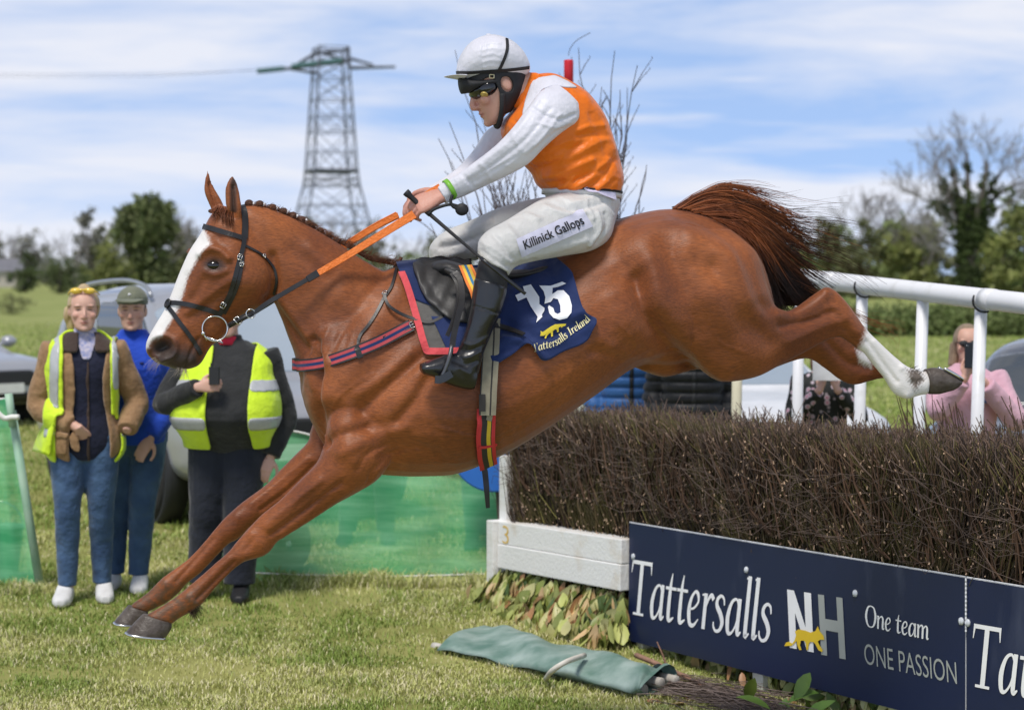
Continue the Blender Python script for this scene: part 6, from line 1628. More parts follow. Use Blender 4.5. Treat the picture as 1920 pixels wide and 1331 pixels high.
thigh_f = [(1080,368, 1130,420, .09, -.07), (1012,376, 1060,440, .10, -.15), (942,394, 985,470, .09, -.22), (882,420, 930,480, .08, -.27), (838,440, 870,490, .07, -.31), (812,464, 850,498, .062, -.33), (812,490, 846,512, .056, -.33), (830,540, 880,550, .05, -.335), (840,600, 885,610, .045, -.335), (830,660, 875,672, .04, -.33)]
sh = head_shells(jc, JM, JS, False) + [ball(JW((sx * .076, .010, -.014)), (.008, .017, .022), 12, 8, JM) for sx in (-1, 1)] + [loft(HP, torso, grow=-.022), loft(HP, arm_n[1:], grow=-.018), loft(HP, arm_f[1:], grow=-.018), loft(HP, arm_n[-4:], grow=-.004), loft(HP, arm_f[-4:], grow=-.004), loft(HP, thigh_n, grow=-.016), loft(HP, thigh_f, grow=-.016)]
v, f = tube(crom([P3(1000, 165, 0), P3(975, 172, 0), P3(955, 178, 0), JW((0, .02, -.06))], 3), [.062] * 4 + [.058] * 6, 16); sh.append((v, f))
foot_n = [(890,694, 886,728, .032, .34), (870,672, 866,724, .040, .34), (845,668, 838,716, .040, .345), (820,677, 817,702, .038, .35), (798,686, 798,695, .03, .352)]
sh += [loft(HP, foot_n)]
sh += [loft(HP, [(a[0] + 8, a[1] - 8, a[2] + 8, a[3] - 8, a[4], -a[5]) for a in foot_n])]
wn, kn = P3(829, 366, .094), P3(772, 389, .078); wf, kf = P3(803, 365, -.045), P3(748, 390, -.005)
sh += hand_shells(wn, kn - wn, HP.n * .72 + np.array([0, 0, .62]), 1.02, .62, 1)
sh += hand_shells(wf, kf - wf, -HP.n * .35 + np.array([0, 0, .9]), 1.0, .62, -1)
me = fuse(sh, .0042, 4, .45)
V = mverts(me); Nn = mnormals(me); dent, col = head_marks(V, jc, JM, JS)
far_ = np.linalg.norm(V - jc, axis=1) > .2; dent[far_] = 0; col[far_] = 0
set_verts(me, V + Nn * dent[:, None])
Q = project(mverts(me)); hm = (Q[:, 0] < 832) & (Q[:, 1] > 330)
col[hm, 2] = .35 * (rng.random(hm.sum()) * .2 + .8)
set_color(me, 'mark', col)
mesh_from('body', me, jskin, jk_t)
head_me = fuse(head_shells(jc, JM, JS, False), .005, 3)
# --- silks
orange = cloth('orange silk', (.74, .150, .007), (.80, .180, .010), .42, vscale=4, bump=.6, bscale=10, sheen=.1)
whsilk = cloth('white silk', (.62, .61, .66), (.70, .69, .73), .42, vscale=4, bump=.3, bscale=16, sheen=.1)
whbr = cloth('white breeches', (.52, .51, .485), (.62, .61, .585), .48, vscale=5, bump=.35, bscale=15, sheen=.1)
tors = [(972,197, 999,140, .062), (956,216, 1033,138, .12), (943,234, 1064,152, .165), (945,260, 1098,175, .19), (962,287, 1129,215, .185), (985,310, 1146,258, .176), (1000,327, 1157,295, .170), (1009,346, 1166,337, .168), (1024,358, 1158,364, .158)]
slv_n = [(1042,158, 1090,204, .052, .128), (1013,172, 1084,228, .062, .160), (988,204, 1052,250, .064, .185), (961,240, 1019,279, .063, .202), (928,274, 990,308, .057, .187), (892,302, 951,330, .052, .157), (860,325, 908,350, .045, .127), (838,338, 873,367, .040, .107), (826,346, 847,377, .036, .096), (820,352, 836,383, .033, .092)]
slv_f = [(1010,172, 1050,232, .062, -.155), (932,231, 980,292, .072, -.187), (909,249, 956,302, .065, -.192), (886,284, 931,327, .057, -.167), (855,317, 895,348, .047, -.127), (822,339, 852,368, .040, -.082), (800,352, 822,379, .034, -.057)]
tm = fuse([loft(HP, tors, seg=30, p=2.3)], .006, 4)
folds = [([(1010,335), (1060,322), (1110,300)], 7, .008), ([(1015,345), (1070,340), (1130,318)], 6, -.007), ([(1030,300), (1080,288), (1130,262)], 8, .006), ([(1000,320), (1045,302), (1090,270)], 6, -.006), ([(1080,352), (1110,330), (1140,300)], 5, .006), ([(1050,355), (1075,335)], 5, .006), ([(1100,352), (1128,334), (1152,300)], 5, -.006),
         ([(1040,355), (1055,338)], 4, -.005), ([(1070,356), (1088,340)], 4, .005), ([(1120,355), (1138,340)], 4, .005), ([(1140,350), (1152,338)], 4, -.004), ([(1085,245), (1105,238), (1128,236)], 5, .005), ([(1083,256), (1110,252), (1136,256)], 5, -.004), ([(960,262), (985,300), (1010,318)], 6, -.005), ([(950,235), (975,265)], 5, .004), ([(962,225), (990,250)], 4, -.004), ([(1098,180), (1128,222), (1150,280)], 7, .004), ([(1108,215), (1128,260), (1140,300)], 6, -.004),
         ([(1030,280), (1070,262)], 5, .004), ([(1020,360), (1150,366)], 5, -.010)]
relief(tm, HP, folds, 1.5)
am = fuse([loft(HP, slv_n, seg=24), loft(HP, slv_f, seg=24)], .005, 3)
sf = [([(1008,190), (960,260), (900,308)], 5, .005), ([(1030,205), (985,262), (930,306), (880,340)], 5, -.006), ([(1050,215), (1005,270), (950,310)], 4, .005), ([(1070,235), (1040,250), (1000,285)], 4, -.005), ([(980,290), (930,318), (885,345)], 4, -.005), ([(960,250), (975,280)], 5, .004), ([(905,310), (920,335)], 4, .003), ([(870,330), (885,350)], 4, -.003), ([(1010,230), (1040,240), (1070,232)], 4, .005), ([(1000,205), (1045,225), (1078,215)], 4, -.005)] + [([(838 + 4 * k, 344 - 2 * k), (848 + 4 * k, 370 - 2 * k)], 2.2, -.003) for k in range(-3, 4)]
relief(am, HP, sf, 1.0)
# orange body with white shoulder panels and yoke, cut on the body's own seams
TQ = lambda C: project(C)
yoke = [(1000,150), (1018,146), (1040,143), (1060,152), (1084,166), (1060,165), (1035,162), (1015,170), (1004,190), (990,222), (984,236), (980,216), (986,190)]
for w_, m_, nm in ((False, orange, 'silks_body'), (True, whsilk, 'silks_yoke')):
    pass
kept = tm.copy()
patch(tm, lambda C: inside(TQ(C), yoke), .0045, .006, 'silks_yoke', whsilk, jk_t)
mesh_from('silks_body', tm, orange, jk_t)
mesh_from('silks_sleeves', am, whsilk, jk_t)
cv, cf = tube(crom([P3(966, 196, .0), P3(980, 180, 0), P3(1000, 150, 0)], 4), [.070, .071, .072, .074, .075, .076, .074, .070, .064], 22)
cm = fuse([loft(HP, [(952,196, 985,222, .05), (962,176, 1002,200, .072), (978,152, 1014,176, .078), (992,136, 1022,150, .07)], seg=24)], .005, 3)
relief(cm, HP, [([(968,200), (985,175), (1000,148)], 4, -.004), ([(980,205), (1000,172)], 4, .003)])
mesh_from('collar', cm, orange, jk_t)
cuff = material('lime wristband', (.16, .42, .03), rough=.4, var=(.20, .48, .05), vscale=12)
def ring_on(pl, a, b_, wd, off, r, name, mat, parent, grow=.004, band=.012):
    A, B = pl.on(*a, off), pl.on(*b_, off); c = (A + B) / 2; h = (A - B) / 2; ln = np.linalg.norm(h); ax = np.cross(h / ln, pl.n)
    V, F_ = [], []; n = 28
    for k in range(n):
        th = 2 * math.pi * k / n
        for s_, g in ((-1, 0), (1, 0), (1, .003), (-1, .003)):
            V.append(c + h / ln * (ln + grow + g) * math.cos(th) + pl.n * (wd + grow + g) * math.sin(th) + ax * s_ * band / 2)
    F_ = [(4 * k + j, 4 * ((k + 1) % n) + j, 4 * ((k + 1) % n) + (j + 1) % 4, 4 * k + (j + 1) % 4) for k in range(n) for j in range(4)]
    return mesh_obj(name, V, F_, mat, parent, True)
ring_on(HP, (835,340), (852,371), .037, .100, 0, 'wristband', cuff, jk_t, .003, .017)
# --- breeches
br_n = [(1096,362, 1152,408, .10, .075), (1052,362, 1142,447, .122, .115), (1018,372, 1110,470, .117, .168), (983,392, 1060,480, .106, .218), (948,414, 1012,488, .096, .262), (918,430, 972,498, .087, .292), (900,447, 957,510, .080, .312), (896,468, 955,516, .072, .327), (898,491, 951,516, .062, .335)]
br_f = [(1080,364, 1130,420, .10, -.075), (1010,371, 1060,440, .112, -.155), (938,389, 985,470, .100, -.222), (878,415, 930,482, .09, -.272), (834,434, 870,492, .082, -.312), (807,460, 850,500, .072, -.332), (806,488, 846,514, .062, -.332)]
pel = [(1022,354, 1158,366, .150), (1022,362, 1160,385, .160), (1035,380, 1152,412, .165), (1060,400, 1146,436, .15), (1085,420, 1138,446, .11)]
bm_ = fuse([loft(HP, br_n, seg=26), loft(HP, br_f, seg=26), loft(HP, pel, seg=26)], .006, 4)
relief(bm_, HP, [([(1040,368), (1075,380), (1110,372)], 5, .005), ([(1030,376), (1080,392), (1130,380)], 5, -.006), ([(1020,388), (1060,402), (1095,400)], 5, .005), ([(905,455), (930,470), (956,492)], 4, .004), ([(902,470), (925,486), (950,500)], 4, -.004), ([(925,440), (945,462), (960,485)], 5, -.005), ([(950,425), (970,450), (985,478)], 6, .005), ([(1120,400), (1125,430), (1105,460)], 4, .006), ([(1135,400), (1138,425), (1120,455)], 4, -.005), ([(1100,380), (1112,410)], 4, .004), ([(985,400), (1010,412)], 5, .004),
                 ([(830,450), (870,440), (920,415)], 6, .005), ([(825,465), (870,455), (905,440)], 5, -.005), ([(870,425), (885,450)], 5, -.004), ([(840,480), (870,470)], 5, .004), ([(1035,366), (1060,380), (1080,400)], 4, -.005), ([(980,484), (1040,470), (1100,452)], 6, .004), ([(960,500), (1000,488)], 5, -.004), ([(900,490), (950,514)], 4, -.006)], 1.5)
BRB = bvh_of(bm_)
mesh_from('breeches', bm_, whbr, jk_t)
lav = cloth('lavender elastic', (.56, .52, .68), (.62, .58, .74), .6)
blk = material('black elastic', (.010, .010, .011), rough=.6, var=(.018, .018, .019), vscale=30)
def ribbon(pts, nors, width, thick, name, mat, parent, stripes=None, taper=None, smooth=False):
    """a flat strap along points with surface normals; stripes split it lengthwise into coloured bands"""
    P = np.array(pts, float); Nn = np.array(nors, float); n = len(P)
    T = np.gradient(P, axis=0); T /= np.linalg.norm(T, axis=1)[:, None] + 1e-9
    Sd = np.cross(T, Nn); Sd /= np.linalg.norm(Sd, axis=1)[:, None] + 1e-9
    W = np.full(n, width, float) if np.isscalar(width) else np.interp(np.linspace(0, 1, n), np.linspace(0, 1, len(width)), width)
    st = stripes or [(0, 1, 0)]
    mb = MB()
    for a, b_, mi in st:
        V = []
        for i in range(n):
            l, r_ = Sd[i] * W[i] * (a - .5), Sd[i] * W[i] * (b_ - .5)
            bulge = .0
            V += [P[i] + l, P[i] + r_, P[i] + r_ + Nn[i] * thick, P[i] + l + Nn[i] * thick]
        F_ = [(4 * i + j, 4 * i + 4 + j, 4 * i + 4 + (j + 1) % 4, 4 * i + (j + 1) % 4) for i in range(n - 1) for j in range(4)] + [(0, 1, 2, 3), (4 * n - 1, 4 * n - 2, 4 * n - 3, 4 * n - 4)]
        mb.add(V, F_, mi)
    return mb.build(name, mat, parent, smooth)
def on_surface(path, bvh, off, sub=6, sm=2):
    q = crom(np.array(path, float), sub) if len(path) > 2 else crom(np.array(path, float), 10)
    P, Nn = [], []
    last = None
    for x, y in q:
        p, n = hit(x, y, bvh)
        if p is None:
            if last is None: continue
            p = HP.on(x, y, HP.w(last[0])[0] - off); n = last[1]
        P.append(p + n * off); Nn.append(n); last = (p, n)
    P, Nn = np.array(P), np.array(Nn)
    for _ in range(sm):
        P[1:-1] = (P[:-2] + 2 * P[1:-1] + P[2:]) / 4; Nn[1:-1] = (Nn[:-2] + 2 * Nn[1:-1] + Nn[2:]) / 4
    return P, Nn / np.linalg.norm(Nn, axis=1)[:, None]
ring_on(HP, (1021,358), (1160,368), .152, 0, 0, 'waistband', whbr, jk_t, .004, .020)
P_, N_ = on_surface([(1098,357), (1120,360), (1140,366), (1150,370)], BRB, .009); ribbon(P_, N_, .030, .003, 'belt_tab', lav, jk_t)
ring_on(HP, (1022,354), (1163,362), .158, 0, 0, 'shirt_hem', blk, jk_t, .001, .008)
# patch with lettering on the thigh
patch_m = material('pale name patch', (.56, .55, .66), rough=.6, var=(.62, .61, .72), vscale=18, bump=.2, bscale=30)
A_, B_, C_, D_ = [np.array(q, float) for q in ((968,449), (1092,393), (1111,425), (978,482))]
def bil(u, v): return A_ * (1 - u) * (1 - v) + B_ * u * (1 - v) + C_ * u * v + D_ * (1 - u) * v
mb = MB(); nu, nv = 30, 8; V = []
for i in range(nu + 1):
    for j in range(nv + 1):
        p, n = hit(*bil(i / nu, j / nv), BRB)
        if p is None: p, n = HP.on(*bil(i / nu, j / nv), .3), HP.n
        V.append(p + n * (.0045 + .0012 * math.sin(i * 1.4)))
mesh_obj('name_patch', V, [(i * (nv + 1) + j, (i + 1) * (nv + 1) + j, (i + 1) * (nv + 1) + j + 1, i * (nv + 1) + j + 1) for i in range(nu) for j in range(nv)], patch_m, jk_t, True)
def text_on_surface(m, strips_or_tris, mapping, bvh, off, subdiv=0):
    P, F_ = strips_or_tris
    V = []
    for p in P:
        q = mapping(p[0], p[1]); h_, n = hit(q[0], q[1], bvh)
        if h_ is None: h_, n = HP.on(q[0], q[1], .3), HP.n
        d = ray(*q); V.append(h_ - d / np.linalg.norm(d) * off)
    m.add(V, F_)
def split_tris(P, F_, k=1):
    P = [tuple(p) for p in P]; F_ = [tuple(f) for f in F_]
    for _ in range(k):
        mid = {}; G = []
        def md(a, b):
            q = (min(a, b), max(a, b))
            if q not in mid:
                mid[q] = len(P); P.append(((P[a][0] + P[b][0]) / 2, (P[a][1] + P[b][1]) / 2))
            return mid[q]
        for a, b, c in F_:
            x, y, z = md(a, b), md(b, c), md(c, a); G += [(a, x, z), (x, b, y), (z, y, c), (x, y, z)]
        F_ = G
    return np.array(P), F_
P, F_ = sans_text('Killinick Gallops', .018); capn = sans_text('K', .018)[0]
x0, x1 = P[:, 0].min(), P[:, 0].max(); c0_, c1_ = capn[:, 1].min(), capn[:, 1].max()
P = np.stack([(P[:, 0] - x0) / (x1 - x0), (P[:, 1] - c0_) / (c1_ - c0_)], 1)
m = MB(); text_on_surface(m, (P, F_), lambda x, y: bil(.075 + .86 * x, .72 - .50 * y), BRB, .0095); m.build('lettering', blk, jk_t)
# --- boots
leather = material('polished black leather', (.010, .010, .011), rough=.30, spec=.55, var=(.016, .016, .018), vscale=6, bump=.25, bscale=22, coat=.15)
shell_n = [(890,521, 951,539, .062, .34), (886,550, 945,566, .062, .345), (883,578, 937,591, .058, .35), (877,605, 926,613, .053, .35), (868,632, 915,641, .048, .345), (857,660, 905,668, .046, .34), (850,682, 897,702, .045, .34)]
foot = [(896,690, 888,731, .034, .34), (874,668, 868,729, .045, .34), (846,663, 838,720, .046, .345), (820,671, 815,708, .046, .35), (798,678, 797,703, .042, .352), (788,682, 789,698, .034, .352)]
me = fuse([loft(HP, shell_n, seg=24), loft(HP, foot, seg=22)], .005, 3)
relief(me, HP, [([(852,664), (875,670), (900,660)], 4, .005), ([(856,654), (880,658), (908,645)], 4, -.005), ([(850,676), (872,684), (896,676)], 4, -.005), ([(862,640), (888,646), (914,632)], 4, .004), ([(860,690), (880,700)], 5, .004), ([(884,573), (936,588)], 2.2, -.003), ([(840,672), (845,700)], 5, -.003), ([(866,694), (874,715)], 4, -.003), ([(898,540), (886,600), (872,640)], 7, .003)])
mesh_from('boot', me, leather, jk_t)
mir = lambda st: [(a[0] + 6, a[1] - 10, a[2] + 6, a[3] - 10, a[4], -a[5]) for a in st]
me = fuse([loft(HP, mir(shell_n)), loft(HP, mir(foot))], .006, 3); mesh_from('boot', me, leather, jk_t)
for sg in (1, -1):
    st = [(899,488, 951,512, .060, .334), (896,500, 951,520, .060, .336), (893,514, 951,532, .058, .338), (891,526, 950,542, .056, .34)]
    v, f = loft(HP, st if sg > 0 else [(a[0] - 70, a[1], a[2] - 75, a[3], a[4], -a[5]) for a in st], seg=22); mesh_obj('gaiter', v, f, blk, jk_t, True)
# --- helmet
helm = [(857,127, 860,146, .030), (864,104, 871,149, .074), (884,78, 892,152, .104), (916,65.5, 921,154, .116), (949,72.5, 948,152, .116), (973,91, 968,147, .100), (987,114, 982,144, .072), (992,127, 989,140, .034)]
hm_ = fuse([loft(HP, helm, seg=30, p=2.15)], .0045, 4)
relief(hm_, HP, [([(908,66), (904,110), (906,150)], 1.8, -.003)] + [([(905, 84 + 11 * k), (922, 80 + 11 * k), (938, 82 + 11 * k)], 2.4, .0018) for k in range(6)] + [([(860,147), (921,155), (990,140)], 2.5, .002)])
HMB = bvh_of(hm_)
mesh_from('helmet', hm_, whsilk, jk_t)
v, f = loft(HP, [(833.5,143.6, 834,145, .018), (842,142.6, 843,145.2, .055), (855,142, 856,146.4, .082), (868,142, 868,149, .092)], seg=22); mesh_obj('helmet_peak', v, f, whsilk, jk_t, True)
def band(path, bvh, off, width, name, mat, parent, **k):
    P_, N_ = on_surface(path, bvh, off, **{a: k.pop(a) for a in ('sub', 'sm') if a in k}); return ribbon(P_, N_, width, .003, name, mat, parent, **k)
band([(857,137), (880,136), (920,134), (955,131), (991,127)], HMB, .001, .0125, 'helmet_band', blk, jk_t)
band([(950,74), (951,92), (945,112), (934,134), (922,153)], HMB, .0015, .0105, 'helmet_band', blk, jk_t)
mesh_obj('button', *ball(HP.on(916, 66, 0), (.010, .010, .005), 10, 6), whsilk, jk_t, True)
# black skull-cap lining, ear-hole harness, chin cup, goggles
kn_ = material('black neoprene', (.014, .014, .015), rough=.75, var=(.024, .024, .026), vscale=20)
ear = lambda L_: np.hypot((L_[:, 1] - .010) / .75, (L_[:, 2] + .012)) < .028
def cap_(C):
    L_ = JL(C)
    return (((L_[:, 2] > .032) & (L_[:, 1] < .0)) | ((L_[:, 1] > -.022 - .35 * np.clip(-.03 - L_[:, 2], 0, .1)) & (L_[:, 2] > -.095) & ~ear(L_))) & ~((L_[:, 2] < -.06) & (L_[:, 1] > .04))
patch(head_me, cap_, .010, .012, 'skull_cap', kn_, jk_t)
v, f = loft(HP, [(860,146, 866,177, .040), (872,148, 879,175, .070), (892,150, 897,170, .083), (916,148, 918,166, .090), (926,148, 926,166, .088)], seg=20); mesh_obj('brow_pad', v, f, kn_, jk_t, True)
v, f = tube(crom([JW((near_x * .078, -.018, -.035)), JW((near_x * .072, -.035, -.075)), JW((near_x * .050, -.052, -.108)), JW((0, -.062, -.128)), JW((-near_x * .050, -.052, -.108)), JW((-near_x * .078, -.018, -.035))], 5), .0105, 8); mesh_obj('chin_strap', v, f, kn_, jk_t, True)
gog = material('black goggle lens', (.006, .006, .007), rough=.06, spec=.7)
me = fuse([ball(JW((0, -.066, .004)), (.070 * JS, .040 * JS, .030 * JS), 22, 14, JM), ball(JW((near_x * .05, -.048, .002)), (.034 * JS, .04 * JS, .029 * JS), 16, 10, JM), ball(JW((-near_x * .05, -.048, .002)), (.034 * JS, .04 * JS, .029 * JS), 16, 10, JM)], .004, 3)
GB = bvh_of(me); mesh_from('goggles', me, gog, jk_t)
brass = material('gold goggle badge', (.50, .34, .04), rough=.4, metal=.4, var=(.62, .50, .20), vscale=300)
p, n = hit(908, 178, GB)
if p is None: p, n = hit(908, 178, bvh_of(head_me))
MB().lathe(p + n * .001, [(.0135, -.004), (.0135, .0006), (.0125, .0012), (.0005, .0014)], 22, n).build('goggle_badge', brass, jk_t, True)
p, n = hit(921, 160, bvh_of(head_me))
mb = MB(); c = JW((near_x * .086, -.03, .030)); 
for a_, b_ in (((-.008, -.006), (.008, -.006)), ((.008, -.006), (.008, .006)), ((.008, .006), (-.008, .006)), ((-.008, .006), (-.008, -.006))):
    mb.tube([c + HP.n * .010 + HP.t * a_[0] + np.array([0, 0, a_[1]]), c + HP.n * .010 + HP.t * b_[0] + np.array([0, 0, b_[1]])], .0018, 6)
mb.build('strap_buckle', material('brass buckle', (.42, .38, .24), rough=.35, metal=.8), jk_t)
# mouth opening and ear hollow
mesh_obj('mouth', *ball(JW((0, -.094, -.0715)), (.016 * JS, .006 * JS, .0042 * JS), 12, 6, JM), material('dark mouth', (.05, .012, .012), rough=.5), jk_t, True)

# ------------------------------------------------------------------ whip
rubber = material('black rubber grip', (.012, .012, .013), rough=.6, var=(.022, .022, .023), vscale=40)
wt = thing('whip', 'black racing whip held in the jockey\'s near hand, reaching down across the leg', 'whip', P3(850, 440, .2))
pts = crom([P3(760.5, 360, .075), P3(785, 383, .085), P3(806, 402, .105), P3(850, 440, .22), P3(902, 484, .40), P3(945, 519, .425), P3(985, 551, .43)], 6)
mb = MB(); n = len(pts); mb.tube(pts[:13], np.interp(np.arange(13), [0, 1, 2, 3, 12], [.0135, .0135, .0105, .0095, .0095]), 12); mb.build('grip', rubber, wt, True)
mb = MB(); mb.tube(pts[12:25], np.linspace(.0075, .0050, 13), 10); mb.build('shaft', rubber, wt, True)
mb = MB(); mb.tube(pts[24:], np.linspace(.0072, .0062, n - 24), 10); mb.build('padded_end', leather, wt, True)
mb = MB(); mb.tube(crom([P3(803, 402, .11), P3(815, 392, .12), P3(840, 384, .13), P3(856, 386, .135), P3(868, 391, .14)], 5), .0058, 8); mb.tube(crom([P3(848, 366, .142), P3(845, 378, .145), P3(850, 388, .145), P3(862, 392, .145)], 5), .0058, 8); mb.build('wrist_loop', rubber, wt, True)
c = P3(866, 393, .145); mesh_obj('rosette', *ball(c, (.024, .014, .022), 14, 8), rubber, wt, True)
# ================================================================== tack
black_l = material('black strap leather', (.013, .012, .012), rough=.4, spec=.45, var=(.024, .022, .022), vscale=20)
red_w = material('red webbing', (.38, .045, .055), rough=.75, var=(.48, .07, .08), vscale=30)
navy_c = cloth('navy cotton', (.008, .020, .085), (.012, .028, .11), .75, vscale=6, bump=.3, bscale=10)
def both(fn):
    """build on the near side, then the same on the far side"""
    fn(lambda P: P, 1); fn(lambda P: np.asarray(P) - 2 * np.outer(HP.w(P), HP.n), -1)
def strap2(path, width, name, mat, parent, off=.002, thick=.004, stripes=None, bvh=None, far=True, sub=6):
    P_, N_ = on_surface(path, bvh, off, sub, 14 if name == 'breast_girth' else 2)
    o = ribbon(P_, N_, width, thick, name, mat, parent, stripes)
    if far:
        P2 = P_ - 2 * np.outer(HP.w(P_), HP.n); N2 = N_ - 2 * np.outer(N_ @ HP.n, HP.n)
        ribbon(P2, N2, width, thick, name, mat, parent, stripes)
    return o
def buckle(px, py, name, parent, w_=.014, h_=.012, rot=0, bvh=None, off=.009, r_=.0016):
    p, n = hit(px, py, bvh)
    if p is None: return
    p = p + n * off; a = np.cross(n, [0, 0, 1]); a /= np.linalg.norm(a); b_ = np.cross(n, a)
    c, s = math.cos(R(rot)), math.sin(R(rot)); a, b_ = a * c + b_ * s, b_ * c - a * s
    q = [p + a * x * w_ / 2 + b_ * y * h_ / 2 for x, y in ((-1, -1), (1, -1), (1, 1), (-1, 1), (-1, -1))]
    m = MB()
    for i in range(4): m.tube([q[i], q[i + 1]], r_, 6)
    m.tube([(q[0] + q[3]) / 2, (q[1] + q[2]) / 2], r_ * .8, 5)
    m.build(name, steel, parent, True)
def hit_in(px, py, step=1.0):
    for k in range(30):
        p, n = hit(px + k * step, py)
        if p is not None: return p, n
# ------------------------------------------------------------------ bridle
br = thing('bridle', 'black leather bridle with crossed noseband and steel ring bit on the horse\'s head', 'bridle', P3(420, 620, 0))
strap2([(452,384), (457,395), (459,418), (458,447)], .022, 'headpiece', black_l, br)
strap2([(458,445), (455,465), (449,487), (442,515), (433,548), (421,570), (412,590)], .0155, 'cheekpiece', black_l, br, .002, .005)
strap2([(455,480), (451,510), (444,540), (434,562), (420,588)], .012, 'cheekpiece', black_l, br, .001, .004)
strap2([(372,425), (388,427), (408,432), (436,441), (461,449)], .0175, 'browband', black_l, br)
strap2([(312,569), (322,568), (340,569), (366,574), (394,582), (414,590)], .0165, 'noseband', black_l, br)
strap2([(315,574), (324,586), (336,603), (353,626), (368,648), (376,664)], .0145, 'noseband', black_l, br)
strap2([(461,462), (476,470), (491,479), (506,494), (516,509), (519,530), (514,552)], .0085, 'throat_lash', black_l, br)
# leather bridging the nose and brow
for a, b_, nm, wd in (((372,425), (372,425), 'browband', .0175), ((312,569), (312,569), 'noseband', .0165)):
    p, n = hit_in(a[0] + 3, a[1]); p2 = p - 2 * HP.n * HP.w(p)[0]; top = (p + p2) / 2
    out_ = np.array([-1.0, 0, .35]); out_ /= np.linalg.norm(out_)
    h_ = HP.w(p)[0]
    P_ = [top + HP.n * h_ * math.cos(t_) + out_ * h_ * .35 * math.sin(t_) for t_ in np.linspace(0, math.pi, 13)]
    N_ = [HP.n * math.cos(t_) * .4 + out_ * math.sin(t_) for t_ in np.linspace(0.05, math.pi - .05, 13)]
    ribbon(P_, [q / np.linalg.norm(q) for q in N_], wd, .004, nm, black_l, br)
p, n = hit_in(317, 570); m = MB(); m.lathe(p + n * .003, [(.012, 0), (.017, .002), (.0175, .006), (.013, .008), (.0115, .004), (.001, .004)], 20, n); m.build('rosette', black_l, br, True)
buckle(449, 483, 'buckle', br, .020, .014, 75); buckle(453, 496, 'buckle', br, .016, .012, 75); buckle(419, 571, 'buckle', br, .020, .016, 60); buckle(493, 481, 'buckle', br, .012, .012, 35)
def wring(c, n, r_, t_, name, mat, parent, a0=0, a1=2 * math.pi, ell=1.0):
    a = np.cross(n, [0, 0, 1.0]); a /= np.linalg.norm(a); b_ = np.cross(n, a)
    P = [c + a * r_ * math.cos(t) + b_ * r_ * ell * math.sin(t) for t in np.linspace(a0, a1, 33)]
    m = MB(); m.tube(P, t_, 8, cap=False); return m.build(name, mat, parent, True)
for sg in (1, -1):
    c, n = hit_in(403, 616); wv = HP.w(c)[0] + .012
    c = HP.on(403, 616, wv); 
    if sg < 0: c = c - 2 * HP.n * wv
    wring(c, HP.n * sg, .0435, .0030, 'bit_ring', steel, br)
    q = HP.on(381, 625, wv); e = HP.on(418, 643, wv); f_ = HP.on(388, 632, wv); g_ = HP.on(411, 634, wv)
    if sg < 0: q, e, f_, g_ = [z - 2 * HP.n * wv for z in (q, e, f_, g_)]
    m = MB(); m.tube([q, q - HP.n * sg * (wv + .0)], .006, 8); m.add(*ball(q, .0085, 12, 8)); m.tube([f_, e, g_], .0028, 6); m.tube([q, f_ + np.array([0, 0, -.012])], .0028, 6); m.build('bit', steel, br, True)
# reins
rub = material('orange rubber rein grip', (.72, .16, .015), rough=.55, var=(.80, .20, .03), vscale=30, bump=.5, bscale=120)
rn = thing('reins', 'reins with orange rubber grips running from the bit to the jockey\'s hands', 'reins', P3(600, 510, .1))
def rein(px, name, mat, w0, w1, thick=.006, flat=.3):
    P_ = crom([P3(*q) for q in px], 8); Nn = np.tile(HP.n * (1 if px[0][2] >= 0 else -1) + np.array([0, 0, flat]), (len(P_), 1)); Nn /= np.linalg.norm(Nn, axis=1)[:, None]
    return ribbon(P_, Nn, [w0, w1], thick, name, mat, rn)
rein([(428,612,.080), (454,596,.092), (480,584,.104), (504,567,.116), (560,534,.135), (594,514,.135)], 'leather_rein', black_l, .017, .015)
rein([(590,516.5,.137), (640,487,.134), (690,456,.122), (740,425,.105), (776,403,.092)], 'rubber_grip', rub, .020, .030, .009)
rein([(576,525,.135), (596,513,.139)], 'grip_end', black_l, .022, .024, .011)
rein([(770,398,.050), (796,368,.072), (824,349,.080)], 'rubber_grip', rub, .022, .016, .005)
rein([(746,404,-.03), (700,428,-.06), (640,466,-.085), (590,500,-.105)], 'rubber_grip', rub, .026, .020, .009)
rein([(746,404,.01), (716,420,-.02), (680,441,-.05), (640,467,-.08)], 'rubber_grip', rub, .018, .018, .009)
rein([(590,500,-.107), (540,545,-.125), (480,584,-.115), (428,612,-.085)], 'leather_rein', black_l, .016, .016)
wring(P3(470, 588, .106), HP.n, .0155, .0022, 'stop_ring', steel, rn)
for q in ((446,601,.098),):
    m = MB(); c = P3(*q); a = HP.t * .62 + np.array([0, 0, .5]); a /= np.linalg.norm(a); b_ = np.cross(HP.n, a)
    qq = [c + a * x + b_ * y for x, y in ((-.008, -.013), (.008, -.013), (.008, .013), (-.008, .013), (-.008, -.013))]
    for i in range(4): m.tube([qq[i], qq[i + 1]], .002, 6)
    m.build('buckle', steel, rn, True)
m = MB(); m.tube([P3(430, 611, .083), P3(455, 597, .096), P3(474, 588, .105)], .0085, 8); m.build('billet', black_l, rn, True)
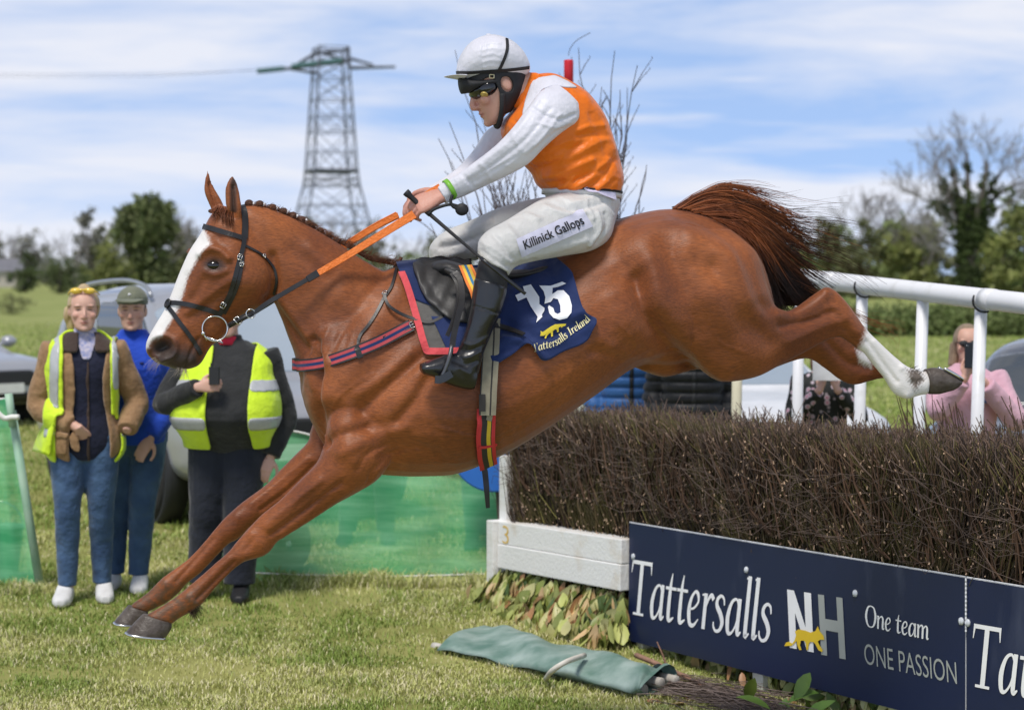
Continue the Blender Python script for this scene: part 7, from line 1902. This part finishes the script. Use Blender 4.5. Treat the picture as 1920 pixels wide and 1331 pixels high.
# ------------------------------------------------------------------ breastplate
bp_ = thing('breastplate', 'red and navy striped breast girth with black neck strap across the horse\'s chest', 'breastplate', P3(600, 690, .1))
strap2([(745,498), (741,518), (734,540), (723,556)], .0105, 'neck_strap', black_l, bp_)
strap2([(722,556), (708,584), (690,612), (677,628), (672,645), (674,664)], .0105, 'neck_strap', black_l, bp_)
strap2([(721,557), (728,578), (750,592), (778,603), (806,609), (830,598)], .0105, 'neck_strap', black_l, bp_, .018)
strap2([(560,684), (575,686), (600,683), (640,672), (690,652), (735,630), (772,612)], .044, 'breast_girth', [black_l, red_w, navy_c], bp_, .008, .005, [(0, .14, 0), (.14, .37, 1), (.37, .62, 2), (.62, .86, 1), (.86, 1, 0)])
strap2([(718,637), (745,625), (776,611)], .018, 'billet', black_l, bp_, .009, .004)
p0_, n0_ = hit_in(562, 684); m = MB(); h_ = HP.w(p0_)[0]; P_ = [p0_ - HP.n * h_ + HP.n * h_ * math.cos(t_) - HP.t * h_ * .5 * math.sin(t_) for t_ in np.linspace(0, math.pi, 17)]
N_ = [HP.n * .6 * math.cos(t_) - HP.t * math.sin(t_) for t_ in np.linspace(.08, math.pi - .08, 17)]
ribbon(P_, [q / np.linalg.norm(q) for q in N_], .044, .005, 'breast_girth', [black_l, red_w, navy_c], bp_, [(0, .14, 0), (.14, .37, 1), (.37, .62, 2), (.62, .86, 1), (.86, 1, 0)])
buckle(722, 552, 'buckle', bp_, .018, .014, 70); buckle(774, 612, 'buckle', bp_, .020, .022, 25, off=.016); strap2([(669,652), (672,662), (676,672)], .020, 'keeper', black_l, bp_, .008, .003)
# ------------------------------------------------------------------ number cloth, pad, saddle
def coons(T, B, Lf, Rt, nu, nv):
    """grid of pixels inside four edges (top and bottom left to right, sides top to bottom)"""
    def rs(p, n):
        p = crom(np.array(p, float), 10) if len(p) > 2 else np.array(p, float)
        d = np.r_[0, np.cumsum(np.hypot(*np.diff(p, axis=0).T))]; t = np.linspace(0, d[-1], n)
        return np.stack([np.interp(t, d, p[:, 0]), np.interp(t, d, p[:, 1])], 1)
    T, B, Lf, Rt = rs(T, nu + 1), rs(B, nu + 1), rs(Lf, nv + 1), rs(Rt, nv + 1)
    u = np.linspace(0, 1, nu + 1)[:, None, None]; v = np.linspace(0, 1, nv + 1)[None, :, None]
    G = T[:, None] * (1 - v) + B[:, None] * v + Lf[None] * (1 - u) + Rt[None] * u - (T[0] * (1 - u) * (1 - v) + T[-1] * u * (1 - v) + B[0] * (1 - u) * v + B[-1] * u * v)
    return G
def sheet(T, B, Lf, Rt, nu, nv, off, name, mat, parent, thick=.004, fold=None, far=True, bvh=None):
    G = coons(T, B, Lf, Rt, nu, nv); P = np.zeros((nu + 1, nv + 1, 3)); Nn = np.zeros_like(P)
    for i in range(nu + 1):
        for j in range(nv + 1):
            p, n = hit(*G[i, j], bvh)
            if p is None: p, n = HP.on(*G[i, j], .02), np.array([0, 0, 1.0])
            P[i, j], Nn[i, j] = p, n
    for _ in range(3):
        Nn[1:-1, 1:-1] = (Nn[:-2, 1:-1] + Nn[2:, 1:-1] + Nn[1:-1, :-2] + Nn[1:-1, 2:]) / 4
        P[1:-1, 1:-1] = (P[:-2, 1:-1] + P[2:, 1:-1] + P[1:-1, :-2] + P[1:-1, 2:]) / 4
    Nn /= np.linalg.norm(Nn, axis=2)[..., None]
    O = np.full((nu + 1, nv + 1), off)
    if fold is not None:
        O = O + fold(G.reshape(-1, 2)).reshape(nu + 1, nv + 1)
    A = (P + Nn * O[..., None]).reshape(-1, 3); Bk = (P + Nn * (O - thick)[..., None]).reshape(-1, 3)
    m_ = nv + 1; n_ = len(A)
    F_ = [(i * m_ + j, (i + 1) * m_ + j, (i + 1) * m_ + j + 1, i * m_ + j + 1) for i in range(nu) for j in range(nv)]
    F2 = F_ + [tuple(n_ + k for k in reversed(q)) for q in F_]
    rim = [i * m_ for i in range(nu + 1)] + [nu * m_ + j for j in range(1, m_)] + [i * m_ + nv for i in range(nu - 1, -1, -1)] + [j for j in range(nv - 1, 0, -1)]
    F2 += [(a, b_, n_ + b_, n_ + a) for a, b_ in zip(rim, rim[1:] + rim[:1])]
    V = np.vstack([A, Bk])
    o = mesh_obj(name, V, F2, mat, parent, True)
    if far:
        mesh_obj(name, V - 2 * np.outer(HP.w(V), HP.n), F2, mat, parent, True)
    return A, F_, o
nc = thing('number_cloth', 'navy number cloth marked 15 with yellow fox and Tattersalls Ireland behind the jockey\'s boot', 'saddle cloth', P3(1010, 680, .3))
def cfold(G):
    x, y = G[:, 0], G[:, 1]
    low = np.clip((y - 560) / 110, 0, 1)
    o = .010 * low * np.sin((x * .55 + y) * .065) + .004 * np.sin(x * .09 - y * .05) + .012 * low
    for poly, sg, am in (([(935,600), (980,622), (1010,640), (1060,622), (1112,596)], 9, -.012), ([(945,640), (985,645), (1020,672)], 7, .014), ([(1000,610), (1050,600), (1100,588)], 8, .012), ([(930,665), (965,655), (995,640)], 6, -.010), ([(1000,515), (960,560), (940,600)], 9, .007), ([(1035,500), (1040,540), (1020,580)], 8, -.006), ([(960,520), (945,550)], 7, -.006)):
        o = o + am * np.exp(-(seg_dist(G, poly) / sg) ** 2)
    return o
A, F_, _ = sheet([(880,505), (950,502), (1000,494), (1041,486)], [(925,690), (955,672), (990,649), (1016,677), (1056,659), (1097,640), (1114,608)], [(880,505), (890,560), (905,630), (925,690)], [(1041,486), (1071,513), (1078,530), (1089,572), (1098,592), (1114,598), (1115,607)], 56, 44, .018, 'cloth', navy_c, nc, .004, cfold)
NCB = BVHTree.FromPolygons([tuple(p) for p in A], F_)
A, F_, _ = sheet([(743,500), (775,497), (832,494)], [(777,566), (800,575), (832,585)], [(743,500), (752,520), (764,545), (777,566)], [(832,494), (832,585)], 14, 14, .019, 'cloth', navy_c, nc, .004)
A, F_, _ = sheet([(808,598), (850,600), (880,604)], [(838,660), (858,664), (876,664)], [(808,598), (824,630), (838,660)], [(880,604), (876,664)], 12, 12, .021, 'cloth', navy_c, nc, .004)
# 15, fox, lettering on the cloth
white_n = material('white cloth print', (.78, .78, .80), rough=.7)
yel_n = material('yellow cloth print', (.80, .62, .05), rough=.7)
pale_y = material('pale yellow print', (.78, .70, .38), rough=.7)
zc = lambda pts: [(940 + x / 6.05, 480 + y / 6.05) for x, y in pts]
def poly_on(polys, name, mat, off, cuts=2):
    m = MB()
    for pts in polys:
        P, F_ = flat_poly(pts); P, F_ = split_tris(np.array(P), F_, cuts)
        text_on_surface(m, (P, F_), lambda x, y: (x, y), NCB, off)
    return m.build(name, mat, nc)
one = zc([(245,345), (335,322), (430,465), (432,545), (490,590), (488,620), (460,665), (465,690), (395,755), (412,690), (335,575), (285,470), (190,512), (158,445), (262,400)])
five = zc([(430,335), (560,338), (690,292), (735,312), (640,352), (582,362), (578,432), (640,390), (705,388), (770,455), (800,560), (795,640), (745,705), (660,725), (590,700), (545,650), (528,580), (540,558), (590,590), (605,640), (640,658), (672,640), (668,560), (640,490), (590,478), (562,520), (490,542), (500,470), (480,400)])
poly_on([one], 'number', white_n, .005); poly_on([five], 'number', white_n, .005)
fx = [(940 + (440 + (735 - 440) * (1 - p[0])) / 6.05, 480 + (950 - 185 * p[1] - 60 * (1 - p[0]) * 0 ) / 6.05 - (1 - p[0]) * 8) for p in FOX]
poly_on([zc([(445,850), (470,862), (560,800), (610,775), (690,770), (735,768), (728,790), (695,800), (688,815), (672,800), (650,812), (650,860), (632,865), (632,840), (610,830), (585,850), (585,910), (565,915), (562,870), (540,880), (518,905), (505,938), (490,930), (505,890), (480,905), (440,905), (448,880)])], 'fox_emblem', yel_n, .005)
st, wd = serif_text('Tattersalls Ireland', 1.0)
arc = crom(np.array([(999,661), (1018,655), (1045,647), (1072,627), (1098,609), (1107,600)], float), 10); dd_ = np.r_[0, np.cumsum(np.hypot(*np.diff(arc, axis=0).T))]
def on_arc(x, y):
    t_ = x / wd * dd_[-1]; px, py = np.interp(t_, dd_, arc[:, 0]), np.interp(t_, dd_, arc[:, 1])
    e = 2; dx, dy = np.interp(t_ + e, dd_, arc[:, 0]) - np.interp(t_ - e, dd_, arc[:, 0]), np.interp(t_ + e, dd_, arc[:, 1]) - np.interp(t_ - e, dd_, arc[:, 1])
    l = math.hypot(dx, dy) + 1e-6; return px + dy / l * y * 15, py - dx / l * y * 15
m = MB()
for P, F_ in st: text_on_surface(m, (P, F_), on_arc, NCB, .005)
m.build('lettering', pale_y, nc)
# saddle
sd_t = thing('saddle', 'worn black racing saddle with stirrup and striped girth under the jockey', 'saddle', P3(880, 560, .2))
pad = cloth('grey saddle pad', (.10, .095, .085), (.15, .14, .13), .85)
sadl = material('scuffed black saddle leather', (.022, .021, .021), rough=.5, spec=.4, var=(.060, .058, .056), vscale=7, vdetail=9, bump=.35, bscale=26)
red_b = cloth('coral red binding', (.62, .065, .075), (.70, .09, .10), .7)
pad_edge = [(747,506), (757,535), (771,576), (783,615), (791,645), (798,659), (812,667), (840,668), (872,667)]
sheet([(746,503), (800,497), (880,500)], [(806,667), (840,668), (880,667)], [(746,503), (757,535), (771,576), (783,615), (791,645), (806,667)], [(880,500), (880,667)], 22, 22, .014, 'pad', pad, sd_t, .010)
strap2([(752,518), (760,540), (774,578), (786,616), (794,643), (802,656), (814,662), (840,662), (872,661)], .024, 'binding', red_b, sd_t, .017, .005)
FLAP = dict(T=[(771,509), (788,503), (830,500), (884,505)], B=[(838,605), (856,611), (878,612)], Lf=[(771,509), (776,530), (798,570), (838,605)], Rt=[(884,505), (886,560), (878,612)])
A, F_, fo = sheet(FLAP['T'], FLAP['B'], FLAP['Lf'], FLAP['Rt'], 24, 24, .036, 'flap', sadl, sd_t, .012, lambda G: .006 * np.exp(-(seg_dist(G, [(775,512), (782,535), (802,570), (840,602)]) / 7) ** 2) - .004 * np.exp(-(seg_dist(G, [(790,508), (800,540), (820,572)]) / 5) ** 2) + .003 * np.sin(G[:, 0] * .2 + G[:, 1] * .1))
FLB = BVHTree.FromPolygons([tuple(p) for p in A], F_)
me = fuse([loft(HP, [(797,500, 806,516, .07), (806,491, 818,520, .11), (828,486.5, 836,522, .15), (850,491, 856,524, .16), (880,500, 884,528, .17), (920,506, 920,528, .175), (970,503, 972,524, .18), (1008,492, 1012,514, .16), (1026,484, 1030,502, .10)], seg=26)], .006, 4)
relief(me, HP, [([(806,512), (820,494), (836,490)], 4, .005), ([(826,520), (840,500), (866,502)], 4, -.004), ([(1000,505), (1026,492)], 4, .004)])
mesh_from('seat', me, sadl, sd_t)
me = fuse([loft(HP, [(832,503, 834,508, .012, .215), (845,504, 846,518, .02, .225), (860,508, 860,520, .02, .23), (872,512, 872,518, .012, .23)], seg=16)], .004, 2); mesh_from('skirt_flap', me, sadl, sd_t)
# stirrup leather and iron
def ribpx(px, width, thick, name, mat, parent, stripes=None, flat=0.0):
    P_ = crom([P3(*q) for q in px], 7); Nn = np.tile(HP.n + np.array([0, 0, flat]), (len(P_), 1)); Nn /= np.linalg.norm(Nn, axis=1)[:, None]
    return ribbon(P_, Nn, width, thick, name, mat, parent, stripes)
ribpx([(852,510,.255), (862,524,.275), (866,560,.315), (858,596,.345), (850,632,.372), (848,650,.385)], .020, .005, 'stirrup_leather', black_l, sd_t)
ribpx([(846,512,.25), (856,530,.268), (859,560,.305), (850,600,.335), (838,630,.36)], .014, .005, 'stirrup_leather', black_l, sd_t)
iron = material('dark alloy stirrup', (.10, .10, .105), rough=.4, metal=.6)
m = MB(); a = P3(847, 648, .385); b1_, b2_ = P3(836, 690, .405), P3(826, 712, .400); c2_ = P3(826, 712, .300); d2_ = P3(838, 690, .290)
m.tube(crom([a + HP.n * .0, P3(843, 668, .405), b1_, b2_], 5), .007, 8); m.tube(crom([a, P3(846, 664, .30), d2_, c2_], 5), .006, 8); m.tube([b2_, c2_], .009, 8)
m.build('stirrup_iron', iron, sd_t, True)
ribpx([(815,711,.40), (826,711,.405), (846,700,.405)], .026, .010, 'tread', leather, sd_t)
# rainbow surcingle over the seat
org = material('orange stripe webbing', (.72, .20, .04), rough=.8); yel_s = material('yellow stripe webbing', (.75, .50, .06), rough=.8); blu_s = material('blue stripe webbing', (.05, .20, .36), rough=.8)
ribpx([(872,497,.20), (877,508,.245), (884,525,.285), (893,545,.315), (900,575,.32), (908,620,.325)], .047, .004, 'surcingle', [org, yel_s, blu_s], sd_t, [(0, .2, 0), (.2, .4, 1), (.4, .6, 2), (.6, .8, 1), (.8, 1, 0)])
khaki = material('khaki webbing', (.30, .27, .19), rough=.8, var=(.24, .21, .15), vscale=30); dkw = material('dark webbing', (.035, .032, .03), rough=.8)
red_e = material('red elastic', (.50, .035, .04), rough=.75); yel_e = material('yellow elastic', (.58, .40, .03), rough=.75)
strap2([(923,606), (921,650), (917,700), (913,745), (911,775)], .058, 'girth', [khaki, dkw], sd_t, .030, .006, [(0, .30, 0), (.30, .40, 1), (.40, .92, 0), (.92, 1, 1)])
strap2([(902,740), (901,760), (901,768)], .022, 'girth_billet', dkw, sd_t, .036, .004)
strap2([(911,766), (909,790), (909,820), (911,850), (913,868)], .066, 'elastic_girth', [red_e, yel_e, dkw], sd_t, .012, .006, [(0, .20, 0), (.20, .25, 2), (.25, .46, 1), (.46, .76, 2), (.76, 1, 0)])
strap2([(894,832), (910,831), (929,826)], .010, 'elastic_keeper', red_e, sd_t, .019, .003)
strap2([(917,752), (916,776), (913,784)], .020, 'girth_billet', khaki, sd_t, .020, .004)
P_ = crom([P3(905, 864, .05), P3(909, 885, .05), P3(912, 915, .06), P3(914.5, 952, .055)], 6); Nn = np.tile(HP.n, (len(P_), 1)); ribbon(P_, Nn, [.019, .021, .020, .014], .005, 'loose_strap_end', black_l, sd_t)
strap2([(927,613), (955,622), (981,633)], .020, 'keeper_strap', black_l, nc, .012, .004, bvh=NCB, far=False)

# ------------------------------------------------------------------ mane plaits, forelock, tail
bandw = material('white plaiting band', (.7, .68, .66), rough=.7)
plait = material('plaited mane', (.060, .022, .010), rough=.55, var=(.10, .035, .014), vscale=60, bump=.6, bscale=180)
for i, (x, y) in enumerate([(467,383), (487,384.5), (511,391), (531,398), (549,406), (566,414), (584,424), (601,434), (617,444), (632,453)]):
    c = HP.on(x, y - 1, .004); s = .0145 if i < 6 else .012
    me_v, me_f = ball(c, (s * 1.1, s * .9, s), 12, 8)
    pb_ = mesh_obj('plait', me_v, me_f, plait, horse, True)
    if i < 6:
        m = MB(); m.tube([c + HP.t * .010 + np.array([0, 0, .003]), c + HP.t * .014 + np.array([0, 0, -.006])], .0085, 8); m.build('plaiting_band', bandw, pb_, True)
def strands(name, guides, n, pts, r0, jit, parent, tint, wspread, seed, dens=1.0, clumps=0):
    """hair: strands laid between guide curves given in outline coordinates (x, y, plane offset)"""
    r = np.random.default_rng(seed); G = np.array([crom(np.array(g, float), 40 // (len(g) - 1))[:40] if len(g) > 2 else g for g in guides])
    m_ = len(guides); V = np.zeros((n, pts, 3, 3)); C = np.zeros((n, pts, 3, 3))
    nc = clumps or n
    ca = r.random(nc) ** dens * (m_ - 1); cd = r.normal(size=(nc, 2)) * jit; ce = .72 + .36 * r.random(nc); cw = r.normal(size=nc) * wspread; cp = r.random(nc) * 6.28
    for k in range(n):
        ci = r.integers(0, nc) if clumps else k
        a = ca[ci]; i = min(m_ - 2, int(a)); f_ = a - i
        c = G[i] * (1 - f_) + G[i + 1] * f_
        e = min(1.0, ce[ci] * (.8 + .25 * r.random())); t = np.linspace(0, e, pts) * (len(c) - 1)
        q = np.stack([np.interp(t, np.arange(len(c)), c[:, d]) for d in range(3)], 1)
        s = np.linspace(0, 1, pts)[:, None]; ph = cp[ci]
        q[:, :2] += cd[ci] * s ** 1.4 + np.array([math.cos(ph), math.sin(ph)]) * (np.sin(s * 5 + ph) * jit * .3 * s)
        if clumps: q[:, :2] += r.normal(size=2) * 5 * (1.05 - s) * np.minimum(1, .3 + 3 * s) + r.normal(size=2) * jit * .22 * s ** 2
        q[:, 2] += cw[ci] * (.5 + .5 * s[:, 0]) + r.normal() * .006
        P = np.array([HP.on(*z) for z in q])
        T = np.gradient(P, axis=0); T /= np.linalg.norm(T, axis=1)[:, None] + 1e-9
        b_ = np.cross(T, HP.n); b_ /= np.linalg.norm(b_, axis=1)[:, None] + 1e-9; d_ = np.cross(T, b_)
        rr = r0 * (.6 + .7 * r.random()) * (1 - .72 * np.linspace(0, 1, pts))[:, None]
        for j in range(3):
            th = 2 * math.pi * j / 3; V[k, :, j] = P + (b_ * math.cos(th) + d_ * math.sin(th)) * rr
        C[k] = (tint(a / (m_ - 1), s) * (.6 + .8 * r.random()))[:, None, :]
    q = np.array([[i * 3 + j, i * 3 + (j + 1) % 3, i * 3 + 3 + (j + 1) % 3, i * 3 + 3 + j] for i in range(pts - 1) for j in range(3)])
    Q = (np.arange(n)[:, None, None] * (pts * 3) + q[None]).reshape(-1, 4)
    o = quads_obj(name, V.reshape(-1, 3), Q, hair_m, parent, C.reshape(-1, 3))
    o.data.polygons.foreach_set('use_smooth', [True] * len(o.data.polygons)); return o
TG = [[(1262,392,0), (1300,370,.0), (1342,348,.0), (1382,355,0), (1412,363,0), (1440,372,0)],
      [(1272,391,.01), (1325,366,.01), (1385,370,.01), (1440,390,.01), (1490,414,.01), (1540,440,.01)],
      [(1290,392,.02), (1350,378,.02), (1405,398,.02), (1450,432,.02), (1505,470,.02), (1575,505,.02)],
      [(1310,398,.03), (1370,400,.03), (1418,430,.03), (1455,470,.03), (1500,515,.03), (1555,552,.03)],
      [(1335,408,.03), (1390,425,.03), (1428,462,.03), (1452,505,.03), (1484,545,.03), (1534,572,.03)],
      [(1350,415,.02), (1402,445,.02), (1432,490,.02), (1448,530,.02), (1462,565,.02), (1490,582,.02)],
      [(1365,425,.0), (1410,460,.0), (1436,510,.0), (1446,545,.0), (1456,572,.0), (1470,585,.0)]]
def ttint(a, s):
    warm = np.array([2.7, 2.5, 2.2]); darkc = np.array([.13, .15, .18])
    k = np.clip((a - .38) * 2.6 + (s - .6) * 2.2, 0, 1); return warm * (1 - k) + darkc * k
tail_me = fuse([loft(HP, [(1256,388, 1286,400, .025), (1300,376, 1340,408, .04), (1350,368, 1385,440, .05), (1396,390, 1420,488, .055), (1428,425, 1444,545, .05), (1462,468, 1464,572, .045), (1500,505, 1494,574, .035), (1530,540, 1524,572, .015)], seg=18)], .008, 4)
dockm = material('tail underhair', (.020, .009, .005), rough=.8, var=(.04, .016, .008), vscale=12)
tail = mesh_from('tail', tail_me, dockm, horse)
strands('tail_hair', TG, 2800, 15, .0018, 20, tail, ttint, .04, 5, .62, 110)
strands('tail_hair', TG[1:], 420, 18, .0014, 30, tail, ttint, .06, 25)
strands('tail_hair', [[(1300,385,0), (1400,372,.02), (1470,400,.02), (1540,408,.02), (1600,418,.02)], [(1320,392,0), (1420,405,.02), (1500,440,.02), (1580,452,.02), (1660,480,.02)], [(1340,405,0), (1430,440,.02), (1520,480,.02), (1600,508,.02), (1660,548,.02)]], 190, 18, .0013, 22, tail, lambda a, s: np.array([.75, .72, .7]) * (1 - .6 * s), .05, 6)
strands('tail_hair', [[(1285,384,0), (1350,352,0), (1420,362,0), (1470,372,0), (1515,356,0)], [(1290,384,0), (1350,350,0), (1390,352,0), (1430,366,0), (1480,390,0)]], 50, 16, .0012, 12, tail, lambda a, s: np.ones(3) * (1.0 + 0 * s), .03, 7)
strands('tail_hair', [[(1480,520,.02), (1560,560,.02), (1620,600,.02), (1680,625,.02), (1650,640,.02)], [(1500,540,.02), (1570,575,.02), (1630,610,.02), (1670,612,.02), (1700,640,.02)]], 34, 16, .0009, 14, tail, lambda a, s: np.array([2.2, 2.3, 2.0]) + 0 * s, .04, 8)
# short tufted mane towards the withers, forelock, whiskers
mt = lambda a, s: np.array([1.1, 1.1, 1.1]) + .5 * s
strands('mane', [[(640,458,0), (648,452,0), (656,450,0)], [(690,488,0), (698,482,0), (706,483,0)], [(740,498,0), (748,492,0), (756,494,0)]], 420, 6, .0015, 7, horse, mt, .016, 9)
strands('mane', [[(470,386,.0), (476,382,0), (484,383,0)], [(520,396,0), (526,391,0), (534,394,0)], [(580,424,0), (588,420,0), (596,426,0)], [(640,460,0), (648,455,0), (656,462,0)]], 520, 6, .0014, 4, horse, mt, .012, 10)
strands('forelock', [[(408,386,.0), (402,392,.03), (396,404,.06)], [(424,388,.03), (420,402,.07), (424,420,.088)], [(438,395,.04), (434,412,.08), (438,428,.09)]], 240, 8, .0016, 4, horse, lambda a, s: np.array([1.5, 1.35, 1.2]) + 0 * s, .004, 11)
c = HP.on(397, 396, .035); mesh_obj('plait', *ball(c, (.013, .009, .008), 10, 6), plait, horse, True); m = MB(); m.tube([c + HP.t * .010, c + HP.t * .018], .007, 8); m.build('plaiting_band', bandw, horse, True)
c = HP.on(745, 493, .0); m = MB(); m.tube(crom([HP.on(738,498,.01), HP.on(747,492,.01), HP.on(752,484,.0)], 4), .007, 8); m.build('plait', plait, horse, True)
strands('whiskers', [[(330,688,.03), (328,698,.035), (322,706,.04)], [(350,692,.03), (352,702,.03), (358,710,.03)]], 60, 5, .0006, 7, horse, lambda a, s: np.array([3.5, 9, 20]) + 0 * s, .02, 12)
strands('whiskers', [[(290,668,.03), (280,676,.035), (272,690,.04)], [(300,680,.03), (294,690,.03), (288,700,.03)]], 30, 5, .0005, 6, horse, lambda a, s: np.array([3.5, 9, 20]) + 0 * s, .02, 13)
# muddy tufts of fetlock hair
strands('feather', [[(362,1130,.13), (372,1134,.13), (378,1142,.13)], [(352,1145,.13), (360,1152,.13), (362,1160,.13)]], 160, 5, .0014, 6, horse, lambda a, s: np.array([.35, .5, .8]) + 0 * s, .012, 14)
strands('feather', [[(1700,694,.14), (1712,690,.14), (1722,690,.14)], [(1716,730,.14), (1722,716,.14), (1730,708,.14)]], 120, 4, .0016, 5, horse, lambda a, s: np.array([.25, .5, .8]) + 0 * s, .016, 15)
